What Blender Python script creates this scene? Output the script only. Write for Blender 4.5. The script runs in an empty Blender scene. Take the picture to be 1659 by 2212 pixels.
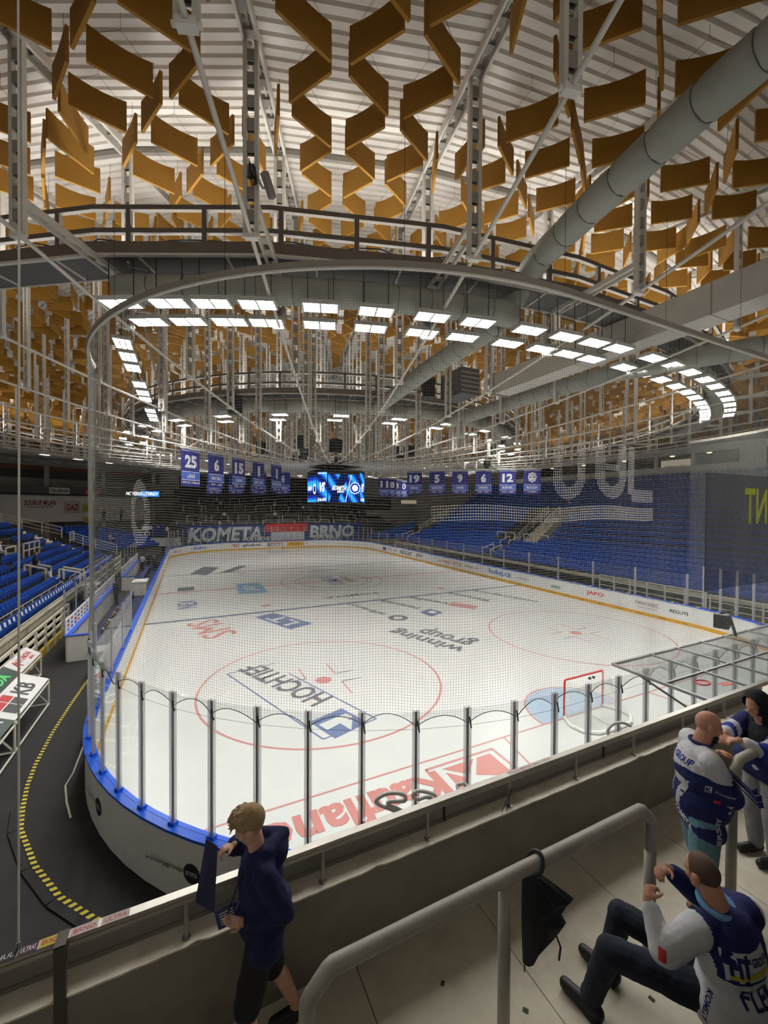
import bpy, bmesh, math, random
from math import sin, cos, pi, sqrt, atan2, radians, hypot
from mathutils import Vector, Matrix
from mathutils.bvhtree import BVHTree
import numpy as np

random.seed(7)
SC = bpy.context.scene
COL = SC.collection

# ---------------------------------------------------------------- camera
CAM = Vector((-11.700, -5.1155, 6.7327))
YAW, PIT, ROLL = 0.447681, -0.013689, 0.0047798
fw = Vector((sin(YAW)*cos(PIT), cos(YAW)*cos(PIT), sin(PIT)))
rt = Vector((cos(YAW), -sin(YAW), 0))
up = rt.cross(fw)
xi = cos(ROLL)*rt + sin(ROLL)*up
yi = -sin(ROLL)*rt + cos(ROLL)*up
cd = bpy.data.cameras.new('camera')
cd.lens = 36.0*878.767/2212.0
cd.sensor_width = 36.0
cd.clip_start = 0.05
cd.clip_end = 400
cam = bpy.data.objects.new('camera', cd)
COL.objects.link(cam)
M = Matrix((xi, yi, -fw)).transposed().to_4x4()
M.translation = CAM
cam.matrix_world = M
SC.camera = cam

# ---------------------------------------------------------------- world, view
SC.view_settings.view_transform = 'Standard'
SC.view_settings.look = 'None'
SC.view_settings.gamma = 1.0
SC.view_settings.use_curve_mapping = False
SC.view_settings.exposure = 0.45
SC.cycles.max_bounces = 8
SC.cycles.diffuse_bounces = 4
SC.cycles.glossy_bounces = 3
SC.cycles.transmission_bounces = 4
SC.cycles.transparent_max_bounces = 24
SC.cycles.sample_clamp_indirect = 6.0
SC.cycles.caustics_reflective = False
SC.cycles.caustics_refractive = False
LAMP_STRENGTH = 72.0
LINEAR_LAMP = 10.0
ADDED_UPLIGHT = 15.0  # strength of the added fill light on the catwalk decks
WORLD_LIGHT = 0.5  # added soft daylight fill, enters where the hall is left open behind the camera
w = bpy.data.worlds.new('added_daylight_fill')
SC.world = w
w.use_nodes = True
w.node_tree.nodes['Background'].inputs[0].default_value = (1.0, 0.95, 0.86, 1)
w.node_tree.nodes['Background'].inputs[1].default_value = WORLD_LIGHT

# ---------------------------------------------------------------- materials
def srgb(r, g, b):
    f = lambda c: (c/255/12.92) if c/255 <= 0.04045 else ((c/255+0.055)/1.055)**2.4
    return (f(r), f(g), f(b))
MATS = {}
def mat(name, col, rough=0.6, metal=0.0, var=0.12, scale=3.0, bump=0.0, emit=None, estr=0.0, spec=0.5):
    if name in MATS:
        return MATS[name]
    m = bpy.data.materials.new(name)
    m.use_nodes = True
    nt = m.node_tree
    b = nt.nodes['Principled BSDF']
    b.inputs['Roughness'].default_value = rough
    b.inputs['Metallic'].default_value = metal
    b.inputs['Specular IOR Level'].default_value = spec
    tc = nt.nodes.new('ShaderNodeTexCoord')
    nz = nt.nodes.new('ShaderNodeTexNoise')
    nz.inputs['Scale'].default_value = scale
    nz.inputs['Detail'].default_value = 4
    nt.links.new(tc.outputs['Object'], nz.inputs['Vector'])
    mx = nt.nodes.new('ShaderNodeMix'); mx.data_type = 'RGBA'
    mx.inputs[6].default_value = (*[c*(1-var) for c in col], 1)
    mx.inputs[7].default_value = (*[min(1, c*(1+var)) for c in col], 1)
    nt.links.new(nz.outputs['Fac'], mx.inputs[0])
    nt.links.new(mx.outputs[2], b.inputs['Base Color'])
    if bump > 0:
        bp = nt.nodes.new('ShaderNodeBump')
        bp.inputs['Strength'].default_value = bump
        bp.inputs['Distance'].default_value = 0.02
        nt.links.new(nz.outputs['Fac'], bp.inputs['Height'])
        nt.links.new(bp.outputs['Normal'], b.inputs['Normal'])
    if emit:
        b.inputs['Emission Color'].default_value = (*emit, 1)
        b.inputs['Emission Strength'].default_value = estr
    MATS[name] = m
    return m
def stained(name, c1, c2, rough=0.85, scale=2.2, lo=0.45, hi=0.75, streak=None):
    """two-tone worn surface: base colour with irregular stains"""
    m = mat(name, c1, rough, var=0.08, scale=14)
    nt = m.node_tree; b = nt.nodes['Principled BSDF']
    src = b.inputs['Base Color'].links[0].from_socket
    tc = nt.nodes.new('ShaderNodeTexCoord')
    nz = nt.nodes.new('ShaderNodeTexNoise'); nz.inputs['Scale'].default_value = scale; nz.inputs['Detail'].default_value = 8
    nz.inputs['Roughness'].default_value = 0.65
    if streak:
        mp = nt.nodes.new('ShaderNodeMapping'); mp.inputs['Scale'].default_value = streak
        nt.links.new(tc.outputs['Object'], mp.inputs[0]); nt.links.new(mp.outputs[0], nz.inputs['Vector'])
    else:
        nt.links.new(tc.outputs['Object'], nz.inputs['Vector'])
    rp = nt.nodes.new('ShaderNodeValToRGB')
    rp.color_ramp.elements[0].position = lo; rp.color_ramp.elements[1].position = hi
    nt.links.new(nz.outputs['Fac'], rp.inputs[0])
    mx = nt.nodes.new('ShaderNodeMix'); mx.data_type = 'RGBA'
    nt.links.new(rp.outputs[0], mx.inputs[0])
    nt.links.new(src, mx.inputs[6])
    mx.inputs[7].default_value = (*c2, 1)
    nt.links.new(mx.outputs[2], b.inputs['Base Color'])
    return m
def glassy(name, tint=(0.93, 0.95, 0.95), ior=1.45, rough=0.02, haze=0.0):
    if name in MATS: return MATS[name]
    m = bpy.data.materials.new(name); m.use_nodes = True
    nt = m.node_tree; nt.nodes.clear()
    out = nt.nodes.new('ShaderNodeOutputMaterial')
    tr = nt.nodes.new('ShaderNodeBsdfTransparent'); tr.inputs[0].default_value = (*tint, 1)
    gl = nt.nodes.new('ShaderNodeBsdfGlossy'); gl.inputs['Roughness'].default_value = rough
    lw = nt.nodes.new('ShaderNodeLayerWeight'); lw.inputs['Blend'].default_value = 0.5
    pw = nt.nodes.new('ShaderNodeMath'); pw.operation = 'POWER'; pw.inputs[1].default_value = 4.0
    ml = nt.nodes.new('ShaderNodeMath'); ml.operation = 'MULTIPLY_ADD'; ml.inputs[1].default_value = 0.55; ml.inputs[2].default_value = 0.035
    nt.links.new(lw.outputs['Facing'], pw.inputs[0]); nt.links.new(pw.outputs[0], ml.inputs[0])
    mx = nt.nodes.new('ShaderNodeMixShader')
    nt.links.new(ml.outputs[0], mx.inputs[0]); nt.links.new(tr.outputs[0], mx.inputs[1]); nt.links.new(gl.outputs[0], mx.inputs[2])
    last = mx
    if haze > 0:
        df = nt.nodes.new('ShaderNodeBsdfDiffuse'); df.inputs[0].default_value = (0.8, 0.8, 0.8, 1)
        nz = nt.nodes.new('ShaderNodeTexNoise'); nz.inputs['Scale'].default_value = 2.5
        mt = nt.nodes.new('ShaderNodeMath'); mt.operation = 'MULTIPLY'; mt.inputs[1].default_value = 2*haze
        nt.links.new(nz.outputs['Fac'], mt.inputs[0])
        m2 = nt.nodes.new('ShaderNodeMixShader')
        nt.links.new(mt.outputs[0], m2.inputs[0]); nt.links.new(mx.outputs[0], m2.inputs[1]); nt.links.new(df.outputs[0], m2.inputs[2])
        last = m2
    nt.links.new(last.outputs[0], out.inputs[0])
    MATS[name] = m
    return m
def lamp_mat(name, col, strength):
    if name in MATS: return MATS[name]
    m = bpy.data.materials.new(name); m.use_nodes = True
    nt = m.node_tree; nt.nodes.clear()
    out = nt.nodes.new('ShaderNodeOutputMaterial'); e = nt.nodes.new('ShaderNodeEmission')
    e.inputs[0].default_value = (*col, 1); e.inputs[1].default_value = strength
    nt.links.new(e.outputs[0], out.inputs[0]); MATS[name] = m
    return m

WHITE = mat('white_paint', srgb(225, 222, 214), 0.5)
STEEL = mat('white_painted_steel', srgb(212, 208, 198), 0.45, 0.0, 0.1, 5)
STEEL_D = mat('grey_painted_steel', srgb(150, 145, 136), 0.5, 0.1)
GALV = mat('galvanised_steel', srgb(165, 165, 162), 0.35, 0.7, 0.2, 8)
ALU = mat('aluminium', srgb(190, 190, 190), 0.35, 0.8, 0.08, 6)
RUST = mat('brown_fascia', srgb(112, 102, 92), 0.7, 0, 0.2, 4)
BLACK = mat('black_plastic', srgb(22, 22, 24), 0.5)
DARK = mat('dark_metal', srgb(45, 45, 48), 0.5, 0.2)
BLUE_RAIL = mat('blue_plastic', srgb(28, 92, 215), 0.35)
YELLOW = mat('yellow_plastic', srgb(214, 160, 30), 0.5)
SEAT_BLUE = mat('seat_blue_plastic', srgb(28, 78, 172), 0.38, 0, 0.12, 1.3)
SEAT_DARK = mat('seat_bracket', srgb(95, 98, 105), 0.4, 0.5)
CARD = mat('white_card', srgb(235, 235, 235), 0.6)
RED = mat('red_paint', srgb(205, 35, 35), 0.5)
NAVY = mat('navy_fabric', srgb(24, 34, 88), 0.75)
NAVY2 = mat('royal_blue_fabric', srgb(40, 62, 160), 0.75)
CONC = stained('concrete_step', srgb(222, 215, 196), srgb(190, 182, 164), 0.85, 1.5)
CONC_D = stained('dark_concrete', srgb(95, 92, 88), srgb(70, 68, 66), 0.85, 1.2)
GLASS = glassy('rink_glass')
RUBBER = stained('black_rubber_floor', srgb(43, 42, 42), srgb(33, 32, 32), 0.75, 0.8)

# ---------------------------------------------------------------- mesh helper
KIDS = {}
def setp(o, parent):
    o.parent = parent
    KIDS.setdefault(parent.name, []).append(o)
class MB:
    def __init__(s): s.v = []; s.f = []; s.m = []
    def add(s, vs, fs, mi=0):
        o = len(s.v); s.v += [tuple(v) for v in vs]
        s.f += [tuple(i+o for i in f) for f in fs]; s.m += [mi]*len(fs)
        return s
    def box(s, c, d, mi=0, rz=0, R=None):
        x, y, z = d[0]/2, d[1]/2, d[2]/2
        P = [Vector(p) for p in ((-x,-y,-z),(x,-y,-z),(x,y,-z),(-x,y,-z),(-x,-y,z),(x,-y,z),(x,y,z),(-x,y,z))]
        if R is None: R = Matrix.Rotation(rz, 3, 'Z')
        c = Vector(c)
        return s.add([R@p+c for p in P], [(0,3,2,1),(4,5,6,7),(0,1,5,4),(1,2,6,5),(2,3,7,6),(3,0,4,7)], mi)
    def bx(s, x0, x1, y0, y1, z0, z1, mi=0):
        return s.box(((x0+x1)/2, (y0+y1)/2, (z0+z1)/2), (abs(x1-x0), abs(y1-y0), abs(z1-z0)), mi)
    def beam(s, a, b, wd, h, mi=0, upv=(0,0,1)):
        a = Vector(a); b = Vector(b); d = b-a
        if d.length < 1e-6: return s
        t = d.normalized(); u = Vector(upv)
        if abs(t.dot(u)) > 0.99: u = Vector((0,1,0))
        sx = t.cross(u).normalized(); uz = sx.cross(t)
        R = Matrix((sx, t, uz)).transposed()
        return s.box((a+b)/2, (wd, d.length, h), mi, R=R)
    def tube(s, pts, r, n=8, mi=0, closed=False, caps=True):
        P = [Vector(p) for p in pts]; N = len(P)
        rr = r if isinstance(r, (list, tuple)) else [r]*N
        vs = []; prev = None
        for i, p in enumerate(P):
            if closed: t = (P[(i+1) % N]-P[i-1])
            else: t = P[min(i+1, N-1)]-P[max(i-1, 0)]
            t = t.normalized() if t.length > 1e-9 else Vector((0,0,1))
            if prev is None:
                u = Vector((0,0,1)) if abs(t.z) < 0.9 else Vector((0,1,0))
            else: u = prev
            a = t.cross(u)
            if a.length < 1e-6: a = t.cross(Vector((1,0,0)))
            a.normalize(); b = a.cross(t).normalized(); prev = b
            for k in range(n):
                an = 2*pi*k/n
                vs.append(p+(a*cos(an)+b*sin(an))*rr[i])
        fs = []
        for i in range(N if closed else N-1):
            j = (i+1) % N
            for k in range(n):
                l = (k+1) % n
                fs.append((i*n+k, i*n+l, j*n+l, j*n+k))
        if caps and not closed:
            fs.append(tuple(range(n-1, -1, -1))); fs.append(tuple((N-1)*n+k for k in range(n)))
        return s.add(vs, fs, mi)
    def prism(s, poly, z0, z1, mi=0):
        n = len(poly)
        return s.add([(x, y, z0) for x, y in poly]+[(x, y, z1) for x, y in poly],
                     [tuple(range(n-1, -1, -1)), tuple(range(n, 2*n))]+[(i, (i+1) % n, n+(i+1) % n, n+i) for i in range(n)], mi)
    def quad(s, a, b, c, d, mi=0): return s.add([a, b, c, d], [(0,1,2,3)], mi)
    def ball(s, c, r, seg=12, rings=8, mi=0, sc=(1,1,1), R=None):
        vs = []; fs = []; c = Vector(c)
        for i in range(rings+1):
            th = pi*i/rings
            for k in range(seg):
                ph = 2*pi*k/seg
                p = Vector((r*sc[0]*sin(th)*cos(ph), r*sc[1]*sin(th)*sin(ph), r*sc[2]*cos(th)))
                if R is not None: p = R@p
                vs.append(p+c)
        for i in range(rings):
            for k in range(seg):
                l = (k+1) % seg
                fs.append((i*seg+k, (i+1)*seg+k, (i+1)*seg+l, i*seg+l))
        return s.add(vs, fs, mi)
    def mesh(s, name):
        me = bpy.data.meshes.new(name); me.from_pydata(s.v, [], s.f); me.update()
        return me
    def build(s, name, mats, parent=None, smooth=False, bevel=0):
        me = s.mesh(name)
        for m in (mats if isinstance(mats, (list, tuple)) else [mats]): me.materials.append(m)
        me.polygons.foreach_set('material_index', s.m)
        if smooth: me.polygons.foreach_set('use_smooth', [True]*len(me.polygons))
        o = bpy.data.objects.new(name, me); COL.objects.link(o)
        if parent: setp(o, parent)
        if bevel:
            bv = o.modifiers.new('bevel', 'BEVEL'); bv.width = bevel; bv.segments = 2; bv.limit_method = 'ANGLE'
        return o
def tag(o, label=None, cat=None, group=None, kind=None):
    if label and not 4 <= len(label.split()) <= 16: print('LABEL', len(label.split()), label)
    if label: o['label'] = label
    if cat: o['category'] = cat
    if group: o['group'] = group
    if kind: o['kind'] = kind
    return o
def struct(o): o['kind'] = 'structure'; return o
def thing(name, label, cat, loc=(0,0,0), rz=0, group=None):
    o = bpy.data.objects.new(name, None); COL.objects.link(o)
    o.empty_display_size = 0.2
    o.location = loc; o.rotation_euler = (0, 0, rz)
    return tag(o, label, cat, group)
def dup(o, loc=None, rz=None, label=None, group=None, parent=None):
    c = o.copy(); COL.objects.link(c)
    if parent: setp(c, parent)
    if loc is not None: c.location = loc
    if rz is not None: c.rotation_euler = (0, 0, rz)
    if label: c['label'] = label
    if group: c['group'] = group
    for ch in list(KIDS.get(o.name, ())):
        dup(ch, parent=c)
    return c
TEXTS = {}
def text_mesh(s, size=1.0, ext=0.0, bold=0.0):
    k = (s, bold, ext)
    if k not in TEXTS:
        cu = bpy.data.curves.new('lettering', 'FONT'); cu.body = s; cu.size = 1.0
        cu.align_x = 'CENTER'; cu.align_y = 'CENTER'; cu.resolution_u = 2; cu.offset = bold; cu.extrude = ext
        o = bpy.data.objects.new('lettering', cu); COL.objects.link(o)
        dg = bpy.context.evaluated_depsgraph_get()
        me = bpy.data.meshes.new_from_object(o.evaluated_get(dg))
        bpy.data.objects.remove(o); bpy.data.curves.remove(cu)
        TEXTS[k] = me
    return TEXTS[k]
def text(s, origin, right, upv, height=None, width=None, m=None, parent=None, name='lettering', bold=0.0, off=0.004, shear=0.0, ext=0.0):
    """flat lettering centred at origin, reading along right, letter tops towards upv"""
    src = text_mesh(s, 1.0, ext, bold)
    n = len(src.vertices)
    co = np.empty(n*3); src.vertices.foreach_get('co', co); co = co.reshape(-1, 3)
    mn, mxx = co.min(0), co.max(0); c = (mn+mxx)/2; sz = np.maximum(mxx-mn, 1e-6)
    co = co-c
    sy = (height/sz[1]) if height else None
    sx = (width/sz[0]) if width else sy
    if sy is None: sy = sx
    R = np.array(Vector(right).normalized()); U = np.array(Vector(upv).normalized()); N = np.cross(R, U)
    x = co[:, 0]*sx+shear*co[:, 1]*sy; y = co[:, 1]*sy
    P = np.array(origin)+np.outer(x, R)+np.outer(y, U)+np.outer(co[:, 2]+off, N)
    me = src.copy(); me.name = name
    me.vertices.foreach_set('co', P.ravel()); me.update()
    me.materials.clear(); me.materials.append(m)
    o = bpy.data.objects.new(name, me); COL.objects.link(o)
    if parent: setp(o, parent)
    return o
def lerp(a, b, t): return a+(b-a)*t
C0 = Vector((0, 30, 0))           # centre of the round hall and of the rink
NR = 42
DL = 2*pi/NR
def pol(r, a, z=0): return Vector((r*sin(a), 30-r*cos(a), z))   # a = 0 points to the near end
def z_rod(r): return 10.411-0.0631*r+0.00379*r*r
def z_deck(r): return 17.62-0.00248*r*r
def visible(p, m=60):
    d = Vector(p)-CAM; z = d.dot(fw)
    if z < 0.3: return None
    u = 829.5+878.8*d.dot(xi)/z; v = 1106-878.8*d.dot(yi)/z
    if -m < u < 1659+m and -m < v < 2212+m: return z
    return None
# ================================================================ SETTING
# ---- floor of the hall and the ice
b = MB(); b.bx(-60, 60, -22, 92, -0.3, -0.012)
struct(b.build('floor', RUBBER))
HW, RC = 13.95, 8.3
def rink_path(n=22):
    P = []
    for cx, cy, a0 in ((-HW+RC, RC, pi), (HW-RC, RC, 1.5*pi), (HW-RC, 60-RC, 0), (-HW+RC, 60-RC, 0.5*pi)):
        for i in range(n+1):
            a = a0+0.5*pi*i/n
            P.append(Vector((cx+RC*cos(a), cy+RC*sin(a), 0)))
    return P
PATH = rink_path()
def path_normals(P, closed=True):
    N = []
    for i in range(len(P)):
        d = P[(i+1) % len(P)]-P[i-1]; d.normalize()
        N.append(Vector((d.y, -d.x, 0)))
    return N
PN = path_normals(PATH)
def ring_part(o0, o1, z0, z1, b=None, mi=0, P=None, N=None):
    P = P or PATH; N = N or PN
    b = b or MB(); n = len(P); vs = []
    for p, q in zip(P, N):
        for o, z in ((o0, z0), (o1, z0), (o1, z1), (o0, z1)):
            vs.append((p.x+q.x*o, p.y+q.y*o, z))
    fs = []
    for i in range(n):
        j = (i+1) % n
        for k in range(4):
            l = (k+1) % 4
            fs.append((i*4+k, j*4+k, j*4+l, i*4+l))
    return b.add(vs, fs, mi)
def paint(r, g, b): return tuple(0.75*c for c in srgb(r, g, b))   # marks lie under a film of ice
ICE = stained('ice', paint(243, 243, 238), paint(233, 235, 233), 0.28, 0.5, 0.4, 0.8)
ICE.node_tree.nodes['Principled BSDF'].inputs['Specular IOR Level'].default_value = 0.35
b = MB(); b.prism([(p.x, p.y) for p in PATH], -0.1, 0.0)
ice = b.build('ice_sheet', ICE)
tag(ice, 'white ice sheet of the hockey rink with painted lines and sponsor marks', 'ice')
P_RED = mat('ice_red_paint', paint(226, 160, 156), 0.3, var=0.06)
P_RED2 = mat('ice_logo_red', paint(228, 150, 142), 0.3, var=0.15, scale=1.2)
P_BLUE = mat('ice_blue_paint', paint(120, 132, 165), 0.3, var=0.06)
P_BLUE2 = mat('ice_logo_blue', paint(130, 145, 185), 0.3, var=0.15, scale=2)
P_GREY = mat('ice_grey_paint', paint(128, 131, 138), 0.3, var=0.1)
P_LB = mat('ice_light_blue_paint', paint(190, 210, 230), 0.3, var=0.04)
P_SKY = mat('ice_sky_paint', paint(140, 185, 215), 0.3, var=0.1)
P_ICE = mat('ice_white_paint', paint(243, 243, 238), 0.3, var=0.02)
ZI = 0.003
def strip(name, x0, x1, y0, y1, m, z=ZI):
    b = MB(); b.quad((x0, y0, z), (x1, y0, z), (x1, y1, z), (x0, y1, z)); return b.build(name, m, ice)
def circ(name, cx, cy, r0, r1, m, a0=0, a1=2*pi, n=72, z=ZI):
    b = MB(); vs = []; fs = []
    for i in range(n+1):
        a = a0+(a1-a0)*i/n
        vs += [(cx+r0*cos(a), cy+r0*sin(a), z), (cx+r1*cos(a), cy+r1*sin(a), z)]
    for i in range(n): fs.append((2*i, 2*i+1, 2*i+3, 2*i+2))
    return b.add(vs, fs).build(name, m, ice)
def edge_x(y):
    if y < RC: return HW-RC+sqrt(max(0, RC*RC-(RC-y)**2))
    return HW
strip('goal_line', -edge_x(4), edge_x(4), 3.97, 4.03, P_RED)
strip('goal_line', -edge_x(4), edge_x(4), 55.97, 56.03, P_RED)
strip('blue_line', -HW, HW, 21.2, 21.5, P_BLUE)
strip('blue_line', -HW, HW, 38.5, 38.8, P_BLUE)
strip('centre_line', -HW, HW, 29.85, 30.15, P_RED)
for sx in (-1, 1):
    for cy in (10, 50):
        circ('faceoff_circle', 7*sx, cy, 4.46, 4.54, P_RED)
        circ('faceoff_spot', 7*sx, cy, 0, 0.31, P_RED)
        for dx in (-1, 1):
            for dy in (-1, 1):
                strip('hash_mark', 7*sx+dx*0.6-0.03, 7*sx+dx*0.6+0.03, cy+dy*0.4, cy+dy*1.5, P_RED)
                strip('hash_mark', 7*sx+min(dx*0.6, dx*1.4), 7*sx+max(dx*0.6, dx*1.4), cy+dy*0.4-0.03, cy+dy*0.4+0.03, P_GREY)
    for cy in (23.0, 37.0): circ('neutral_spot', 7*sx, cy, 0, 0.31, P_RED)
circ('centre_circle', 0, 30, 4.46, 4.54, P_BLUE)
for gy, s in ((4.03, 1), (55.97, -1)):
    circ('goal_crease', 0, gy, 0, 1.8, P_LB, 0 if s > 0 else pi, pi if s > 0 else 2*pi, 40)
    circ('crease_edge', 0, gy, 1.78, 1.84, P_RED, 0 if s > 0 else pi, pi if s > 0 else 2*pi, 40, 0.004)
for sx in (-1, 1):                                   # goalkeeper's trapezoid behind the near goal
    b = MB(); b.beam((sx*3.4, 4, ZI), (sx*4.2, 0.05, ZI), 0.06, 0.001); b.build('trapezoid_line', P_RED, ice)
# sponsor marks in the ice; letters stand towards the near end, as the photograph shows them upside down
def ice_text(s, c, ang, height=None, width=None, m=P_GREY, bold=0.02, shear=0):
    r = Vector((cos(ang), sin(ang), 0)); u = Vector((-sin(ang), cos(ang), 0))
    return text(s, (c[0], c[1], 0), r, u, height, width, m, ice, 'ice_lettering', bold, ZI+0.004, shear)
_pz = [0]
def ice_poly(pts, m, name='ice_logo', z=ZI+0.001):
    _pz[0] += 1; z += 0.0002*(_pz[0] % 8)
    b = MB(); b.add([(x, y, z) for x, y in pts], [tuple(range(len(pts)))]); return b.build(name, m, ice)
A1 = atan2(12.61-8.27, -9.47+7.51)
ice_text('HOCHTIEF', (-8.5, 10.45), A1, height=1.0, width=4.7, m=P_GREY)
for pts in (((-10.33, 12.18), (-8.21, 6.14)), ((-6.35, 6.52), (-8.08, 11.2)), ((-8.21, 6.14), (-6.35, 6.52)), ((-10.33, 12.18), (-8.4, 12.5))):
    b = MB(); b.beam((*pts[0], ZI), (*pts[1], ZI), 0.06, 0.001); b.build('logo_frame', P_BLUE2, ice)
ice_poly([(-8.32, 7.23), (-7.89, 6.02), (-6.68, 6.42), (-7.12, 7.62)], P_BLUE2)
ice_poly([(-7.55, 6.95), (-7.30, 6.25), (-7.05, 6.80)], P_ICE, 'ice_logo_arrow', ZI+0.002)
ice_poly([(-8.1, 6.95), (-7.95, 6.55), (-6.98, 6.95), (-7.1, 7.25)], P_ICE, 'ice_logo_arrow', ZI+0.002)
A2 = atan2(4.18, -1.67)
ice_text('winning', (-0.85, 12.5), A2, height=1.25, width=4.5, m=P_GREY)
ice_text('group', (0.5, 12.5), A2, height=1.25, width=3.2, m=P_GREY)
ice_text('Kaufland', (-8.2, 3.1), pi, height=1.0, width=4.3, m=P_RED2, bold=0.03)
for pts in ([(-5.85, 3.55), (-4.85, 3.55), (-5.35, 3.1)], [(-4.75, 3.55), (-4.3, 3.55), (-4.3, 2.55), (-5.2, 3.0)], [(-5.85, 3.4), (-5.85, 2.6), (-5.45, 3.0)]):
    ice_poly(pts, P_RED2)
for pts in (((-6.25, 3.7), (-4.1, 3.7)), ((-6.25, 3.7), (-6.25, 2.4)), ((-4.1, 3.7), (-4.1, 2.4)), ((-6.25, 2.4), (-4.1, 2.4))):
    b = MB(); b.beam((*pts[0], ZI), (*pts[1], ZI), 0.08, 0.001); b.build('logo_frame', P_RED, ice)
ice_text('SMS', (-10.6, 19.0), atan2(3, -0.8), height=1.7, width=3.6, m=P_RED2, bold=0.0)
ice_poly([(-8.1, 20.3), (-6.9, 20.9), (-5.3, 17.6), (-6.7, 17.0)], P_BLUE2)
ice_text('LT', (-6.75, 18.95), atan2(3.4, -1.4), height=1.0, width=2.2, m=P_ICE)
ice_poly([(-8.0, 31.9), (-8.3, 27.4), (-6.1, 27.2), (-6.1, 31.6)], P_SKY)
ice_text('JIP', (-7.1, 29.5), pi/2, height=1.1, width=2.6, m=P_ICE)
ice_text('KOMETA', (0, 30.2), pi/2, height=1.4, width=4.6, m=P_BLUE2, shear=0.2)
ice_text('BRNO', (1.5, 30.2), pi/2, height=0.8, width=3.0, m=P_GREY, shear=0.2)
for k in range(2): circ('ice_logo_ring', 0.1, 30, 3.0+0.35*k, 3.08+0.35*k, P_GREY)
ice_text('KOMETA', (-0.6, 23.55), pi, height=0.55, width=4.3, m=P_GREY)
ice_text('KOMETA', (0.5, 36.0), pi, height=0.6, width=4.3, m=P_GREY)
ice_text('renomia', (1.3, 19.6), atan2(-17.97+21.2, -1.35), height=0.7, width=3.4, m=P_GREY)
ice_poly([(1.55, 17.2), (2.67, 17.65), (2.9, 16.5), (1.7, 16.0)], P_BLUE)
ice_poly([(2.0, 17.0), (2.5, 17.2), (2.6, 16.7), (2.1, 16.5)], P_ICE, 'ice_logo_arrow', ZI+0.002)
ice_text('sibeny', (-1.2, 19.4), atan2(3.85, -1.16), height=0.7, width=3.6, m=P_GREY)
circ('ice_logo_ring', -0.3, 16.6, 0.3, 0.6, P_GREY)
ice_text('veolia', (3.75, 19.7), atan2(3.08, -1.58), height=0.7, width=3.3, m=P_GREY)
ice_poly([(4.3, 18.0), (5.1, 18.6), (6.0, 16.9), (5.2, 16.3)], P_RED)
ice_text('motorsport', (9.9, 18.7), atan2(5.1, -1.7), height=0.7, width=5.2, m=P_GREY)
ice_text('fitness', (7.1, 19.5), atan2(3.6, -1.3), height=0.7, width=3.6, m=P_GREY)
for pts in ([(-11.6, 39.1), (-10.2, 43.8), (-8.7, 42.4), (-10.2, 37.6)], [(-8.9, 38.7), (-6.6, 43), (-5.8, 42.5), (-8.0, 38.4)], [(-12.5, 32.0), (-11.3, 32.0), (-11.3, 30.4), (-12.5, 30.4)]):
    ice_poly(pts, P_GREY)
ice_text('NEX', (-11.8, 25.6), pi/2, height=1.2, width=2.6, m=P_BLUE2)

# ---- boards around the ice
boards = thing('rink_boards', 'white hockey boards with blue top rail, yellow kick strip and sponsor lettering', 'rink boards')
BOARD_W = stained('board_white', srgb(226, 226, 224), srgb(200, 200, 200), 0.4, 1.0, 0.5, 0.9)
ring_part(0.0, 0.16, 0.0, 1.12).build('panel', BOARD_W, boards)
ring_part(-0.02, 0.0, 0.0, 0.2).build('kick_strip', YELLOW, boards)
ring_part(-0.03, 0.20, 1.12, 1.17).build('top_rail', BLUE_RAIL, boards)
def side_ad(s, y, z, h, wd, col, side=1, bold=0.02):
    """lettering on the ice face of the straight side boards"""
    x = (HW-0.0)*side
    return text(s, (x, y, z), (0, -side, 0), (0, 0, 1), h, wd, mat('ad_'+'%d_%d_%d' % col, srgb(*col), 0.5), boards, 'sponsor_lettering', bold, 0.004)
def side_patch(y0, y1, z0, z1, col, side=1):
    x = (HW-0.002)*side
    b = MB(); b.quad((x, y0, z0), (x, y1, z0), (x, y1, z1), (x, y0, z1))
    return b.build('sponsor_patch', mat('ad_'+'%d_%d_%d' % col, srgb(*col), 0.5), boards)
K = (40, 42, 50)
for a in (('HOCHTIEF', 6.75, 0.62, 0.2, 1.3, K), ('REGUTEC', 8.55, 0.66, 0.2, 1.25, K), ('DOPRAVA SILNICE', 10.55, 0.74, 0.14, 1.4, (120, 60, 90)),
          ('www.dopravasilnice.cz', 10.55, 0.48, 0.08, 1.3, (110, 105, 115)), ('JAPO', 14.1, 0.66, 0.34, 1.3, (200, 40, 45)), ('TR ICE', 17.4, 0.55, 0.15, 1.0, (240, 245, 240)),
          ('w. wiesberger', 21.0, 0.62, 0.14, 1.6, (90, 92, 98)), ('hokej.cz', 23.8, 0.65, 0.6, 2.9, (40, 100, 175)), ('vyber.cz', 28.0, 0.66, 0.3, 2.3, (140, 110, 70)),
          ('ETE', 30.3, 0.66, 0.42, 1.5, (215, 140, 50)), ('NUTREND', 32.7, 0.66, 0.26, 2.2, (190, 90, 60)), ('JSV', 38.2, 0.66, 0.5, 1.6, K),
          ('RADEGAST', 41.6, 0.66, 0.5, 3.2, (50, 52, 60)), ('HT', 44.5, 0.66, 0.4, 0.9, (60, 130, 170)), ('energo', 46.3, 0.66, 0.35, 1.2, (215, 130, 60))):
    side_ad(*a[:5], a[5])
side_patch(17.0, 17.9, 0.45, 0.66, (30, 130, 80)); side_patch(7.5, 7.75, 0.55, 0.78, (40, 70, 140))
side_patch(47.5, 48.6, 0.4, 0.85, (50, 70, 140))
for k in range(5):
    for y in (10.6-0.75, 10.6+0.75): pass
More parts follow.
